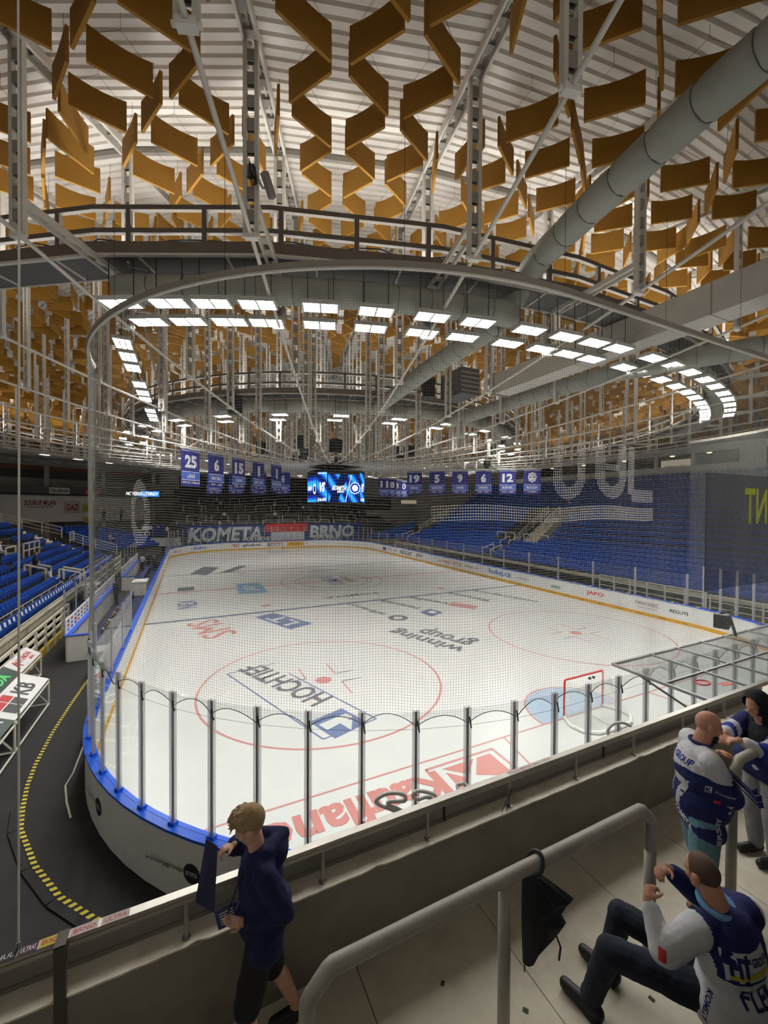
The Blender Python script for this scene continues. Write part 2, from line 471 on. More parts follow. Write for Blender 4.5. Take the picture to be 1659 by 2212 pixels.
b = MB(); b.bx(HW-0.006, HW-0.002, 9.8, 11.3, 0.84, 0.855); b.bx(HW-0.006, HW-0.002, 9.8, 11.3, 0.62, 0.635); b.build('sponsor_patch', MATS['ad_120_60_90'], boards)
for k, y in enumerate([6.3+1.35*i for i in range(11)]):           # yellow/blue stickers along the top rail
    b = MB(); b.bx(HW-0.04, HW+0.21, y, y+0.18, 1.171, 1.175); b.build('rail_sticker', mat('sticker_yellow', srgb(240, 230, 60), 0.5), boards)
    text('DEKMETAL', (HW-0.032, y+0.75, 1.145), (0, -1, 0), (0, 0, 1), 0.05, 0.7, mat('sticker_yellow', srgb(240, 230, 60)), boards, 'rail_lettering')
    text('Tipsport', (HW-0.022, y+0.6, 0.1), (0, -1, 0), (0, 0, 1), 0.1, 0.5, mat('kick_letter', srgb(70, 50, 20)), boards, 'kick_lettering')
def end_ad(s, x, h, wd, col, bold=0.02, z=0.66, shear=0.0):
    return text(s, (x, 60.0, z), (1, 0, 0), (0, 0, 1), h, wd, mat('ad_'+'%d_%d_%d' % col, srgb(*col), 0.5), boards, 'sponsor_lettering', bold, 0.006, shear)
def end_patch(x0, x1, col):
    b = MB(); b.quad((x0, 59.996, 0.3), (x1, 59.996, 0.3), (x1, 59.996, 1.0), (x0, 59.996, 1.0)); b.build('sponsor_patch', mat('ad_'+'%d_%d_%d' % col, srgb(*col), 0.5), boards)
def arc_pt(s_, off=0.0, z=0.0):
    """point of the left far corner of the boards, s_ = angle in radians from the left side"""
    return Vector((-HW+RC-(RC-off)*cos(s_), 60-RC+(RC-off)*sin(s_), z))
for s_, a0, h, wd, col in (('Tipsport', 0.98, 0.62, 3.0, (30, 90, 170)), ('vsetin', 0.45, 0.3, 2.0, (205, 120, 120))):
    p = arc_pt(a0, 0.02, 0.62); d = Vector((sin(a0), cos(a0), 0))
    n = len(s_)
    for i, ch in enumerate(s_):
        aa = a0+(i-(n-1)/2)*wd/n/RC
        p = arc_pt(aa, 0.02, 0.62)
        text(ch, p, (sin(aa), cos(aa), 0), (0, 0, 1), None, wd/n*(0.35 if ch in 'it' else 0.7), mat('ad_'+'%d_%d_%d' % col, srgb(*col)), boards, 'sponsor_lettering', 0.03, 0.004)
end_ad('JVC', -5.9, 0.6, 2.2, (190, 60, 50), 0.04); end_ad('global', -3.0, 0.5, 2.6, K); end_ad('BDO', 0.4, 0.55, 1.9, (60, 60, 100))
end_patch(2.4, 5.2, (222, 178, 50)); end_ad('HRUBY', 3.8, 0.34, 2.2, (150, 110, 30)); end_ad('CREDITAS', 6.6, 0.3, 2.2, (190, 90, 90))
end_patch(9.8, 12.2, (222, 178, 50)) if False else None
end_patch(8.9-0.6, 9.0-0.6, (222, 178, 50)) if False else None

# outer face of the boards: arena mark, repeated
OUT_TXT = mat('board_outer_letter', srgb(25, 25, 28), 0.5)
def outer_pt(s_, z):
    a = 1.0*pi+s_
    return Vector((-HW+RC+(RC+0.166)*cos(a), RC+(RC+0.166)*sin(a), z)), Vector((cos(a), sin(a), 0))
for s_ in (0.42, 0.78, 1.12):
    p, nrm = outer_pt(s_, 0.55)
    rdir = Vector((-nrm.y, nrm.x, 0))
    text('winninggroup', p-rdir*0.62, rdir, (0, 0, 1), 0.10, 0.85, OUT_TXT, boards, 'board_lettering', 0.0, 0.003)
    b = MB(); n = 28
    ring = [p+rdir*(0.17*cos(2*pi*k/n))+Vector((0, 0, 0.17*sin(2*pi*k/n)))+nrm*0.004 for k in range(n)]
    b.add(ring, [tuple(range(n))]); b.build('board_roundel', OUT_TXT, boards)
    text('arena', p, rdir, (0, 0, 1), 0.075, 0.25, mat('board_letter_white', srgb(215, 215, 215)), boards, 'board_lettering', 0.0, 0.008)

# ---- protective glass: every pane with its post
PANE_G = 'panes of the rink glass'
POST_DK = mat('post_seam', srgb(130, 130, 134), 0.5)
POST_L = mat('post_profile', srgb(205, 205, 210), 0.4)
_nt = POST_L.node_tree; _b = _nt.nodes['Principled BSDF']; _b.inputs['Alpha'].default_value = 0.42      # clear plastic profile
_pane = {}
def glass_panel(p, q, zt, label, group, z0=1.17):
    """pane from p to q, post at p"""
    p = Vector(p); q = Vector(q); L = (q-p).length; key = (round(L, 2), zt)
    ang = atan2(q.y-p.y, q.x-p.x)
    if key in _pane:
        return dup(_pane[key], p, ang, label, group)
    t = thing('rink_glass', label, 'rink glass', (p.x, p.y, 0), ang, group)
    b = MB(); b.bx(0.05, L-0.05, -0.006, 0.006, z0, zt-0.03); b.build('pane', GLASS, t)
    b = MB()
    b.bx(-0.055, -0.016, -0.03, 0.03, z0, zt); b.bx(0.016, 0.055, -0.03, 0.03, z0, zt); b.bx(-0.016, 0.016, -0.015, 0.015, z0, zt-0.01, 1)
    b.build('post', [POST_L, POST_DK], t)
    b = MB(); b.bx(-0.07, 0.07, -0.05, 0.05, z0, z0+0.05); b.build('post_shoe', BLUE_RAIL, t)
    _pane[key] = t
    return t
def bpt(x):     # point on the near end boards line for the arc-length position x (0 = middle of the near end)
    hx = HW-RC
    if abs(x) <= hx: return Vector((x, 0.06*-1, 0))
    a = (abs(x)-hx)/RC; sg = 1 if x > 0 else -1
    if a <= pi/2: return Vector((sg*(hx+(RC+0.06)*sin(a)), RC-(RC+0.06)*cos(a), 0))
    return Vector((sg*(HW+0.06), RC+(a-pi/2)*RC, 0))
SMAX = HW-RC+RC*pi/2
nend = 44
for i in range(nend):
    s0 = -SMAX+2*SMAX*i/nend; s1 = -SMAX+2*SMAX*(i+1)/nend
    a, c = bpt(s0), bpt(s1)
    lab = 'tall clear glass panel with aluminium post on the near end boards'
    glass_panel(a, c, 3.5, lab, 'glass panels of the near end boards')
glass_panel(bpt(SMAX), bpt(SMAX+0.06), 3.5, 'tall aluminium post ending the near end glass on the right side', 'glass panels of the near end boards') if False else None
y = RC
while y < 50.5:
    glass_panel((HW+0.06, y, 0), (HW+0.06, y+3.0, 0), 2.95, 'low clear glass panel with post on the right side boards', 'glass panels of the right side boards')
    y += 3.0
for y in (RC+0.1, RC+2.6, RC+5.1):
    glass_panel((-HW-0.06, y+2.5, 0), (-HW-0.06, y, 0), 2.95, 'low clear glass panel on the left side boards before the players bench', 'glass panels of the left side boards')
for y in (45.3, 48.3):
    glass_panel((-HW-0.06, y+3.0, 0), (-HW-0.06, y, 0), 2.95, 'low clear glass panel on the far left side boards beyond the benches', 'glass panels of the far left boards')
nf = 36
for i in range(nf):
    s0 = -SMAX+2*SMAX*i/nf; s1 = -SMAX+2*SMAX*(i+1)/nf
    a, c = bpt(s0), bpt(s1)
    glass_panel((a.x, 60-a.y, 0), (c.x, 60-c.y, 0), 3.5, 'clear glass panel with post on the far end boards', 'glass panels of the far end boards')
# ================================================================ PROTECTIVE NET at the near end
NET_M = mat('net_cord', srgb(118, 118, 112), 0.8, var=0.1, scale=40)
NET_W = mat('net_white_cord', srgb(225, 225, 220), 0.8, var=0.05)
net = thing('safety_net', 'fine square mesh safety net hanging from the curved track above the near boards', 'net', (0, 0, 0))
ZT = 10.42
PITCH = 0.0455
POSTS_X = [-SMAX+2*SMAX*i/nend for i in range(nend+1)]
def net_bottom(x):
    t = (x+SMAX)/(2*SMAX)*nend; f = t-math.floor(t)
    return 3.25+0.17*4*f*(1-f)
def net_pt(x, z):
    p = bpt(x); a = min(max((abs(x)-(HW-RC))/RC, 0), pi/2); sg = 1 if x > 0 else -1
    nrm = Vector((sg*sin(a), -cos(a), 0)) if abs(x) > HW-RC else Vector((0, -1, 0))
    k = (ZT-z)/(ZT-3.3)
    d = 0.05*k*sin(x*1.7+z*0.5)+0.035*k*sin(x*4.1+1.3-z*0.9)
    dz = 0.03*sin(x*2.3)*sin(z*1.1)*min(1, (ZT-z)*0.7)
    return Vector((p.x, p.y, z+dz))+nrm*d
def strands(lines, r):
    vs = []; fs = []
    for L in lines:
        o = len(vs); n = len(L)
        for i, p in enumerate(L):
            t = (L[min(i+1, n-1)]-L[max(i-1, 0)]).normalized()
            u = Vector((0, 0, 1)) if abs(t.z) < 0.7 else Vector((1, 0, 0))
            a = t.cross(u).normalized(); b2 = a.cross(t)
            for k in range(3):
                an = 2*pi*k/3
                vs.append(p+(a*cos(an)+b2*sin(an))*r)
        for i in range(n-1):
            for k in range(3):
                l = (k+1) % 3
                fs.append((o+i*3+k, o+i*3+l, o+(i+1)*3+l, o+(i+1)*3+k))
    b = MB(); b.add(vs, fs); return b
NX0, NX1 = -SMAX, SMAX
nvx = int((NX1-NX0)/PITCH)
vl = []
for i in range(nvx+1):
    x = NX0+PITCH*i; zb = net_bottom(x)
    vl.append([net_pt(x, zb+(ZT-zb)*k/10) for k in range(11)])
nz = int((ZT-3.25)/PITCH)
for j in range(nz):
    z = ZT-PITCH*j
    run = []
    for i in range(0, nvx+1, 3):
        x = NX0+PITCH*i
        if z >= net_bottom(x): run.append(net_pt(x, z))
        else:
            if len(run) > 1: vl.append(run)
            run = []
    if len(run) > 1: vl.append(run)
strands(vl, 0.0021).build('netting', NET_M, net)
strands([[net_pt(NX0+PITCH*i, net_bottom(NX0+PITCH*i)) for i in range(nvx+1)]], 0.008).build('bottom_cord', BLACK, net)
strands([[net_pt(NX0, 3.3+(ZT-3.3)*k/10) for k in range(11)]], 0.008).build('edge_cord', BLACK, net)
strands([[bpt(x)+Vector((0, 0, 3.2)) for x in POSTS_X]], 0.003).build('tension_wire', BLACK, net)
# woven white letters of the net
def in_letter(x, z):
    if LET == 'bar': return -8.3 < x < -3.25 and 6.48 < z < 6.77
    if 6.87 < z < 7.95:
        def bowl(x0, x1, left=True, right=True):
            cx = (x0+x1)/2; hw = (x1-x0)/2; zc = 6.87+hw
            if z < zc:
                d = hypot(x-cx, z-zc)
                return hw-0.24 < d < hw
            return (left and x0 < x < x0+0.24) or (right and x1-0.24 < x < x1)
        if LET == 'U' and -6.08 < x < -5.24 and bowl(-6.08, -5.24): return True
        if LET == 'G' and -5.0 < x < -4.12:
            return bowl(-5.0, -4.12, True, True) or (7.4 < z < 7.52 and -4.75 < x < -4.3)
        if LET == 'L' and -4.05 < x < -3.25:
            if x < -3.81: return not (z < 7.0 and x < -3.93)
            return z < 7.12
    d = hypot((x+13.65)/0.30, (z-6.6)/0.62)
    return LET == 'O' and 0.5 < d < 1.0
for LET in ("bar", "U", "G", "L", "O"):
    wl = []
    for i in range(nvx+1):
        x = NX0+PITCH*i
        if x > -3: break
        if -13.2 < x < -8.4: continue
        run = []
        for j in range(int((7.95-6.0)/0.022)):
            z = 6.0+0.022*j
            if in_letter(x, z): run.append(net_pt(x, z)+Vector((0, -0.004, 0)))
            else:
                if len(run) > 1: wl.append([run[0], run[-1]])
                run = []
        if len(run) > 1: wl.append([run[0], run[-1]])
    for j in range(nz):
        z = ZT-PITCH*j
        if not 6.0 < z < 7.95: continue
        run = []
        for i in range(nvx+1):
            x = NX0+PITCH*i
            if x > -3: break
            if in_letter(x, z): run.append(net_pt(x, z)+Vector((0, -0.004, 0)))
            else:
                if len(run) > 1: wl.append(run)
                run = []
        if len(run) > 1: wl.append(run)
    strands(wl, 0.0034).build('woven_letter', NET_W, net)
# hooks at the glass posts
for x in POSTS_X[2:-8]:
    p = bpt(x)
    b = MB(); b.tube([p+Vector((0.0, -0.05, 3.36)), p+Vector((0.01, -0.07, 3.25)), p+Vector((0.03, -0.06, 3.18))], 0.012, 5)
    b.build('net_hook', BLACK, net)
# dark close-meshed screen with yellow letters
m = bpy.data.materials.new('screen_cloth'); m.use_nodes = True
nt = m.node_tree; bs = nt.nodes['Principled BSDF']; bs.inputs['Base Color'].default_value = (*srgb(70, 70, 68), 1); bs.inputs['Roughness'].default_value = 0.9
bs.inputs['Alpha'].default_value = 0.3
SCREEN = m
scr = thing('mesh_screen', 'dark close-woven mesh screen with yellow letters hanging on the right of the net', 'mesh screen')
b = MB(); b.bx(-1.5, 5.6, -0.145, -0.14, 4.9, 7.5); b.build('cloth', SCREEN, scr)
b = MB(); b.tube([(-1.5, -0.142, 4.9), (-1.5, -0.142, 7.5), (5.6, -0.142, 7.5)], 0.01, 6); b.build('hem', DARK, scr)
YL = mat('yellow_print', srgb(205, 215, 70), 0.8)
text('TN', (0.62, -0.15, 6.78), (1, 0, 0), (0, 0, 1), 0.85, 1.05, YL, scr, 'yellow_lettering', 0.02)
# mirror the letters: they are read from the ice side
o = COL.objects[-1] if False else KIDS[scr.name][-1]
for v in o.data.vertices: v.co.x = 2*0.62-v.co.x
# order seen from the stand is T then the reversed N
co = [v.co.x for v in o.data.vertices]
mid = 0.62
for v in o.data.vertices:
    v.co.x = v.co.x-0.55 if v.co.x > mid+0.02 else v.co.x+0.55
o.data.flip_normals()
trk = thing('net_track', 'dark curved steel rail carrying the safety net above the near boards', 'net track')
pts = [bpt(-SMAX+2*SMAX*i/90)+Vector((0, 0, ZT+0.07)) for i in range(91)]
b = MB()
for i in range(90): b.beam(pts[i], pts[i+1], 0.08, 0.09)
b.build('rail', mat('track_paint', srgb(150, 143, 133), 0.5), trk)
b = MB()
for i in range(90): b.beam(pts[i]-Vector((0, 0, 0.06)), pts[i+1]-Vector((0, 0, 0.06)), 0.05, 0.03)
b.build('lower_flange', STEEL, trk)
for i in range(3, 90, 7):
    b = MB(); b.tube([pts[i], pts[i]+Vector((0, 0, 2.2))], 0.004, 5); b.build('hanger', BLACK, trk)
# ================================================================ ROOF
DECK = mat('white_roof_deck', srgb(226, 221, 212), 0.6, 0, 0.06, 4)
vs = []; fs = []
prof = []
r = 3.0
while r < 47.5:
    prof += [(r, 0.0), (r+0.155, 0.0), (r+0.175, 0.075), (r+0.225, 0.075)]
    r += 0.245
for k in range(NR):
    a0, a1 = DL*(k-0.5), DL*(k+0.5)
    o = len(vs)
    for (rr, dz) in prof:
        z = z_deck(rr)+dz
        vs.append(pol(rr, a0, z)); vs.append(pol(rr, a1, z))
    for i in range(len(prof)-1):
        fs.append((o+2*i, o+2*i+1, o+2*i+3, o+2*i+2))
b = MB(); b.add(vs, fs); struct(b.build('ceiling', DECK))
# cover plate above the hub
b = MB(); b.prism([tuple(pol(3.1, DL*k)[:2]) for k in range(NR)], 17.6, 17.7); struct(b.build('ceiling_cap', DECK))

# radial cable trusses
RK = [32.05-2.926*k for k in range(-2, 10)]
def make_truss():
    t = thing('roof_truss', 'white radial roof truss of laced posts hung between roof beam and tie rod', 'roof truss', C0, 0, 'radial roof trusses')
    b = MB(); rs = [1.8]+[6+i*1.0 for i in range(0, 36)]
    zc = lambda r: z_deck(r)-0.1
    for i in range(len(rs)-1):
        for sx in (-0.13, 0.13):
            b.beam((sx, -rs[i], zc(rs[i])), (sx, -rs[i+1], zc(rs[i+1])), 0.055, 0.18)
        b.beam((0, -rs[i], zc(rs[i])+0.07), (0, -rs[i+1], zc(rs[i+1])+0.07), 0.03, 0.03, 0)
    b.build('top_chord', STEEL, t)
    b = MB(); r = 2.2
    while r < 41: b.box((0, -r, zc(r)+0.0), (0.22, 0.16, 0.02), 0); r += 0.5
    b.build('chord_batten', STEEL_D, t)
    b = MB(); b.tube([(0, -r, z_rod(r)) for r in [1.2+0.97*i for i in range(41)]], 0.042, 8); b.build('tie_rod', STEEL, t, True)
    for r in RK:
        zb, zt = z_rod(r)-0.02, zc(r)-0.08
        if zt-zb < 0.3: continue
        b = MB()
        for sx in (-0.105, 0.105): b.bx(sx-0.035, sx+0.035, -r-0.05, -r+0.05, zb, zt)
        z = zb+0.25
        while z < zt-0.1: b.bx(-0.075, 0.075, -r-0.045, -r-0.035, z, z+0.22, 1); b.bx(-0.075, 0.075, -r+0.035, -r+0.045, z, z+0.22, 1); z += 0.42
        p = b.build('post', [STEEL, STEEL_D], t)
        b = MB(); b.box((0, -r, z_rod(r)-0.02), (0.24, 0.12, 0.10)); b.tube([(-0.17, -r, z_rod(r)-0.02), (0.17, -r, z_rod(r)-0.02)], 0.035, 8)
        b.build('rod_clamp', WHITE, p)
    for r0, r1 in ((26.5, 29.1),):
        b = MB()
        for sx in (-0.10, 0.10): b.beam((sx, -r0, 12.45), (sx, -r1, 12.42), 0.06, 0.12)
        r = r0+0.2
        while r < r1: b.box((0, -r, 12.44), (0.15, 0.22, 0.02)); r += 0.42
        b.build('catwalk_bracket', STEEL, t)
    return t
truss0 = make_truss()
for k in range(NR):
    a = DL*(k+0.5)
    if k == 0: truss0.rotation_euler = (0, 0, a)
    else: dup(truss0, None, a)
hub = thing('roof_hub', 'dark round tension ring in the middle of the roof where all tie rods meet', 'roof hub', C0)
b = MB(); b.tube([(1.5*sin(2*pi*k/48), 1.5*cos(2*pi*k/48), 10.3) for k in range(48)], 0.14, 8, closed=True); b.build('tension_ring', DARK, hub)
b = MB(); b.tube([(0.9*sin(2*pi*k/48), 0.9*cos(2*pi*k/48), 10.45) for k in range(48)], 0.08, 8, closed=True); b.build('inner_ring', STEEL_D, hub)
b = MB()
for k in range(8): b.tube([(1.5*sin(pi*k/4), 1.5*cos(pi*k/4), 10.3), (0, 0, 10.5)], 0.05, 6)
b.build('spokes', DARK, hub)

# outer and inner catwalk rings
def ring_pts(R, z, n=NR, off=0.5): return [Vector((R*sin(DL*(k+off)), -R*cos(DL*(k+off)), z)) for k in range(n)]
DECK_M = mat('catwalk_grating', srgb(104, 104, 101), 0.6, 0.2, 0.1, 20)
nt = DECK_M.node_tree; bs = nt.nodes['Principled BSDF']
RAIL_P = mat('rail_brown_grey', srgb(104, 97, 88), 0.7)
def catwalk(R0, R1, zb, label, rails, nposts):
    t = thing('catwalk', label, 'catwalk', C0)
    for nm, m_, Ra, Rb, za, zb_ in (('deck', DECK_M, R0, R1, zb, zb+0.04), ('inner_fascia', STEEL, R0-0.04, R0, zb-0.03, zb+0.07), ('outer_fascia', RUST, R1, R1+0.05, zb+0.03, zb+0.30), ('outer_flange', STEEL, R1-0.03, R1+0.06, zb-0.02, zb+0.03)):
        b = MB(); A = ring_pts(Ra, za); B = ring_pts(Rb, za)
        P2 = [(p.x, p.y) for p in A]; Q2 = [(p.x, p.y) for p in B]
        n = NR
        vs = [(x, y, za) for x, y in P2]+[(x, y, za) for x, y in Q2]+[(x, y, zb_) for x, y in Q2]+[(x, y, zb_) for x, y in P2]
        fs = []
        for i in range(n):
            j = (i+1) % n
            for c in range(4):
                d = (c+1) % 4
                fs.append((c*n+i, d*n+i, d*n+j, c*n+j))
        b.add(vs, fs); b.build(nm, m_, t)
    ls = None
    for k in range(NR):                        # added upward fill light on the deck, unseen from below, brightens the roof
        a = DL*k; Rm = (R0+0.27)*cos(DL/2); hw = Rm*math.tan(DL/2)*0.94
        if ls is None:
            b = MB(); b.bx(-hw, hw, -Rm-0.24, -Rm+0.24, zb+0.05, zb+0.075); ls = b.build('added_uplight_tray', STEEL_D, t); ls.rotation_euler = (0, 0, a)
            b = MB(); b.quad((-hw, -Rm-0.2, zb+0.08), (hw, -Rm-0.2, zb+0.08), (hw, -Rm+0.2, zb+0.08), (-hw, -Rm+0.2, zb+0.08)); b.build('added_uplight_face', lamp_mat('added_uplight', (1.0, 0.985, 0.96), ADDED_UPLIGHT), ls)
        else: dup(ls, None, a, parent=t)
    cb = None
    for k in range(NR*2):                      # white cross bars under the deck
        a = DL*(k/2+0.25)
        if cb is None:
            b = MB(); b.beam((0, -R0, zb-0.02), (0, -R1, zb-0.02), 0.045, 0.035); cb = b.build('cross_bar', STEEL, t); cb.rotation_euler = (0, 0, a)
        else: c = dup(cb, None, a, parent=t)
    for z in rails:
        b = MB(); P = ring_pts(R1, zb+z)
        for i in range(NR): b.beam(P[i], P[(i+1) % NR], 0.10, 0.11)
        b.build('guard_rail', RAIL_P, t)
    gp = None
    for k in range(nposts):
        a = 2*pi*(k+0.3)/nposts
        seg = ((a/DL-0.5) % 1.0)-0.5
        rr = R1*cos(DL/2)/cos(seg*DL)
        if gp is None:
            b = MB(); b.bx(-0.055, 0.055, -0.05, 0.05, zb+0.25, zb+rails[0]); gp = b.build('guard_post', RAIL_P, t)
            gp.location = (rr*sin(a), -rr*cos(a), 0); gp.rotation_euler = (0, 0, a)
        else: dup(gp, (rr*sin(a), -rr*cos(a), 0), a, parent=t)
    return t
catwalk(26.43, 27.32, 12.5, 'wide outer catwalk ring with brown fascia and two-bar guard rail under the roof', (1.08, 0.55), 98)
catwalk(14.9, 15.8, 12.5, 'smaller inner catwalk ring with guard rail around the scoreboard space', (1.08, 0.55), 60)
b = MB()
pts = [pol(27.2+0.1*sin(k*1.7), -0.9+k*0.02, 12.86+0.04*sin(k*2.1)) for k in range(100)]
b.tube(pts, 0.018, 5); tag(b.build('cable', BLACK), 'thin black cable lying along the outer catwalk fascia', 'cable')

# ring purlins between the trusses at the third ring
b = MB()
pur = None
tp = thing('roof_purlin_ring', 'grey steel purlin ring bracing the roof beams', 'purlin ring', C0)
for R in (26.2, 14.5, 37.9):
    for k in range(NR):
        a = DL*(k+1)
        b = MB(); hw = R*sin(DL/2)
        b.beam((-hw, -R*cos(DL/2), z_deck(R)-0.09), (hw, -R*cos(DL/2), z_deck(R)-0.09), 0.10, 0.12)
        if k == 0:
            pr = b.build('purlin', STEEL_D, tp); pr.rotation_euler = (0, 0, a)
        else: dup(pr, None, a, parent=tp)

# ---- acoustic baffles
OCHRE = mat('ochre_felt', srgb(154, 110, 36), 0.95, 0, 0.1, 6)
L_B, H_B, T_B = 0.98, 0.62, 0.055
def baffle_mesh(b, c, ang, L=L_B, H=H_B, T=T_B, seg=5):
    """upright panel, top edge slightly scooped"""
    ca, sa = cos(ang), sin(ang)
    vs = []
    for i in range(seg+1):
        x = -L/2+L*i/seg; zt = H/2-0.06*(1-(2*i/seg-1)**2)
        for y, z in ((-T/2, -H/2), (T/2, -H/2), (T/2, zt), (-T/2, zt)):
            vs.append((c[0]+x*ca-y*sa, c[1]+x*sa+y*ca, c[2]+z))
    fs = [(0, 1, 2, 3)] if False else [(3, 2, 1, 0), tuple(seg*4+k for k in range(4))]
    for i in range(seg):
        for k in range(4):
            l = (k+1) % 4
            fs.append((i*4+k, i*4+l, (i+1)*4+l, (i+1)*4+k))
    b.add(vs, fs)
BAF = []
rad = 8.5
row = 0
while rad < 36.0:
    if rad > 21: fr = [-0.375, -0.125, 0.125, 0.375]
    elif rad > 12.5: fr = [-0.35, 0.0, 0.35]
    else: fr = [-0.3, 0.3]
    for k in range(NR):
        for i in range(len(fr)-1):
            f0, f1 = fr[i], fr[i+1]
            gap = 0.16/(rad*DL)
            s = 1 if i % 2 == 0 else -1
            for half in (0, 1):
                up_ = s*(1 if half == 0 else -1)
                rc = rad+(0.46 if half == 0 else 1.39)
                fa, fb = f0+gap, f1-gap
                ra, rb = (rc-0.31, rc+0.31) if up_ > 0 else (rc+0.31, rc-0.31)
                pa, pb = pol(ra, DL*(k+fa)), pol(rb, DL*(k+fb))
                c = (pa+pb)/2; d = pb-pa
                z = z_deck(rc)-1.2+H_B/2+0.05*sin(k*3.1+rc*2)
                BAF.append((Vector((c.x, c.y, z)), atan2(d.y, d.x), min(d.length, 1.12)))
        if rad > 15 and row % 2 == 0:                  # panels standing along the roof beams
            for sgn in (-1, 1):
                rc = rad+0.8+0.3*sgn; a = DL*(k+0.5)+sgn*0.30/rc
                c = pol(rc, a, z_deck(rc)-1.2+H_B/2); d = pol(rc+0.5, a+sgn*0.12/rc)-pol(rc-0.5, a-sgn*0.12/rc)
                BAF.append((c, atan2(d.y, d.x), 1.0))
    rad += 1.86; row += 1
sc_ = []
for i, (c, an, L) in enumerate(BAF):
    z = visible(c, 10)
    sc_.append((z if z else 1e6+i, i))
sc_.sort()
near = [i for z, i in sc_[:300]]
ns = set(near)
b0 = MB(); baffle_mesh(b0, (0, 0, 0), 0, 1.0)
baf0 = None
for n_, i in enumerate(near):
    c, an, L = BAF[i]
    if baf0 is None:
        baf0 = b0.build('acoustic_baffle', OCHRE)
        tag(baf0, 'ochre felt acoustic panel hanging upright under the white roof deck', 'acoustic panel', 'acoustic panels under the roof')
        hb = MB()
        for x in (-0.36, 0.36): hb.tube([(x, 0, 0.27), (0.0, 0.05, 0.62), (0.0, 0.05, 1.0)], 0.0035, 4)
        hb.build('hanger_wire', BLACK, baf0)
        o = baf0; o.location = c; o.rotation_euler = (0, 0, an)
    else: o = dup(baf0, c, an)
    o.scale = (L, 1, 1)
b = MB()
for i, (c, an, L) in enumerate(BAF):
    if i not in ns: baffle_mesh(b, c, an, L, seg=2)
tag(b.build('acoustic_baffle_field', OCHRE), 'distant field of ochre acoustic panels covering the rest of the roof', 'acoustic panels', kind='stuff')
# ================================================================ LAMPS
LENS = lamp_mat('floodlight_lens', (1.0, 0.985, 0.95), LAMP_STRENGTH)
HOUS = mat('lamp_housing', srgb(205, 205, 200), 0.5)
def make_lamp():
    t = thing('floodlight', None, 'floodlight')
    b = MB()
    b.bx(-0.42, 0.42, -0.23, 0.23, 0.03, 0.075)
    for y in (-0.22, -0.075, 0.075, 0.22): b.bx(-0.42, 0.42, y-0.014, y+0.014, -0.02, 0.04)
    for x in (-0.41, 0.0, 0.41): b.bx(x-0.02, x+0.02, -0.23, 0.23, -0.02, 0.04)
    b.build('housing', HOUS, t)
    b = MB()
    for x in (-0.205, 0.205):
        b.quad((x-0.19, -0.2, 0.02), (x-0.19, 0.2, 0.02), (x+0.19, 0.2, 0.02), (x+0.19, -0.2, 0.02))
    b.build('lens', LENS, t)
    b = MB()
    b.tube([(-0.3, 0, 0.1), (-0.3, 0, 1.0), (-0.28, 0, 1.02), (0.28, 0, 1.02), (0.3, 0, 1.0), (0.3, 0, 0.1)], 0.012, 5)
    b.build('hanger', DARK, t)
    return t
lamp0 = make_lamp(); _first = [True]
def lamp(x, y, ang, label, group, z=11.4):
    if _first[0]:
        _first[0] = False
        lamp0.location = (x, y, z); lamp0.rotation_euler = (0, 0, ang); tag(lamp0, label, None, group); return
    dup(lamp0, (x, y, z), ang, label, group)
X1 = [-13.1, -12.1, -11.2, -10.25, -8.9, -7.65, -6.3, -5.1, -3.6, -2.4, -1.35, -0.35, 1.35, 2.65, 3.85, 5.2, 6.5, 7.9, 9.1, 10.3, 11.5, 12.7]
for x in X1:
    a = math.asin(x/27.28)
    lamp(x, 30-27.28*cos(a), a, 'flat white LED floodlight in the outer row under the big near catwalk', 'floodlights of the outer row')
X2 = [-12.6, -11.7, -10.75, -9.9, -8.65, -7.4, -6.05, -4.9, -3.5, -2.3, -1.3, -0.3, 1.35, 2.6, 3.8, 5.15, 6.4, 7.55, 8.8, 9.8, 10.8, 11.7, 12.6]
for x in X2:
    a = math.asin(x/26.35)
    lamp(x, 30-26.35*cos(a), a, 'flat white LED floodlight in the inner row under the big near catwalk', 'floodlights of the inner row')
for y in (8.8, 9.95, 11.1, 13.2, 14.5, 15.6, 18.0, 19.2, 20.3):
    lamp(-13.4, y, pi/2, 'flat white LED floodlight of the straight column along the left side', 'floodlights of the left column')
for R, n in ((15.9, 32), (14.72, 30)):
    for k in range(n):
        a = 2*pi*(k+0.5)/n
        if abs(sin(a)) > 0.995 and False: continue
        lamp(R*sin(a), 30-R*cos(a), a, 'LED floodlight under the inner catwalk ring around the scoreboard', 'floodlights of the inner ring')
for a in [pi+DL*(k-8)*0.9 for k in range(17)]:
    lamp(27.0*sin(a), 30-27.0*cos(a), a, 'LED floodlight under the far part of the outer catwalk', 'floodlights of the far arc')
# straight lamp bridge on the left
br = thing('lamp_bridge', 'narrow ladder-like steel bridge carrying the left column of floodlights', 'lamp bridge')
for x in (-12.95, -12.55):
    b = MB(); b.tube([(x, 6.0, 12.35), (x, 17.5, 12.35)], 0.03, 6); b.build('side_rail', STEEL_D, br)
rg = None
for i in range(24):
    if rg is None:
        b = MB(); b.tube([(-12.95, 0, 12.35), (-12.55, 0, 12.35)], 0.022, 5); rg = b.build('rung', STEEL_D, br); rg.location = (0, 6.2, 0)
    else: dup(rg, (0, 6.2+i*0.48, 0), parent=br)
b = MB(); b.beam((-13.4, 8.2, 11.55), (-13.4, 21, 11.55), 0.06, 0.08); b.build('lamp_rail', DARK, br)
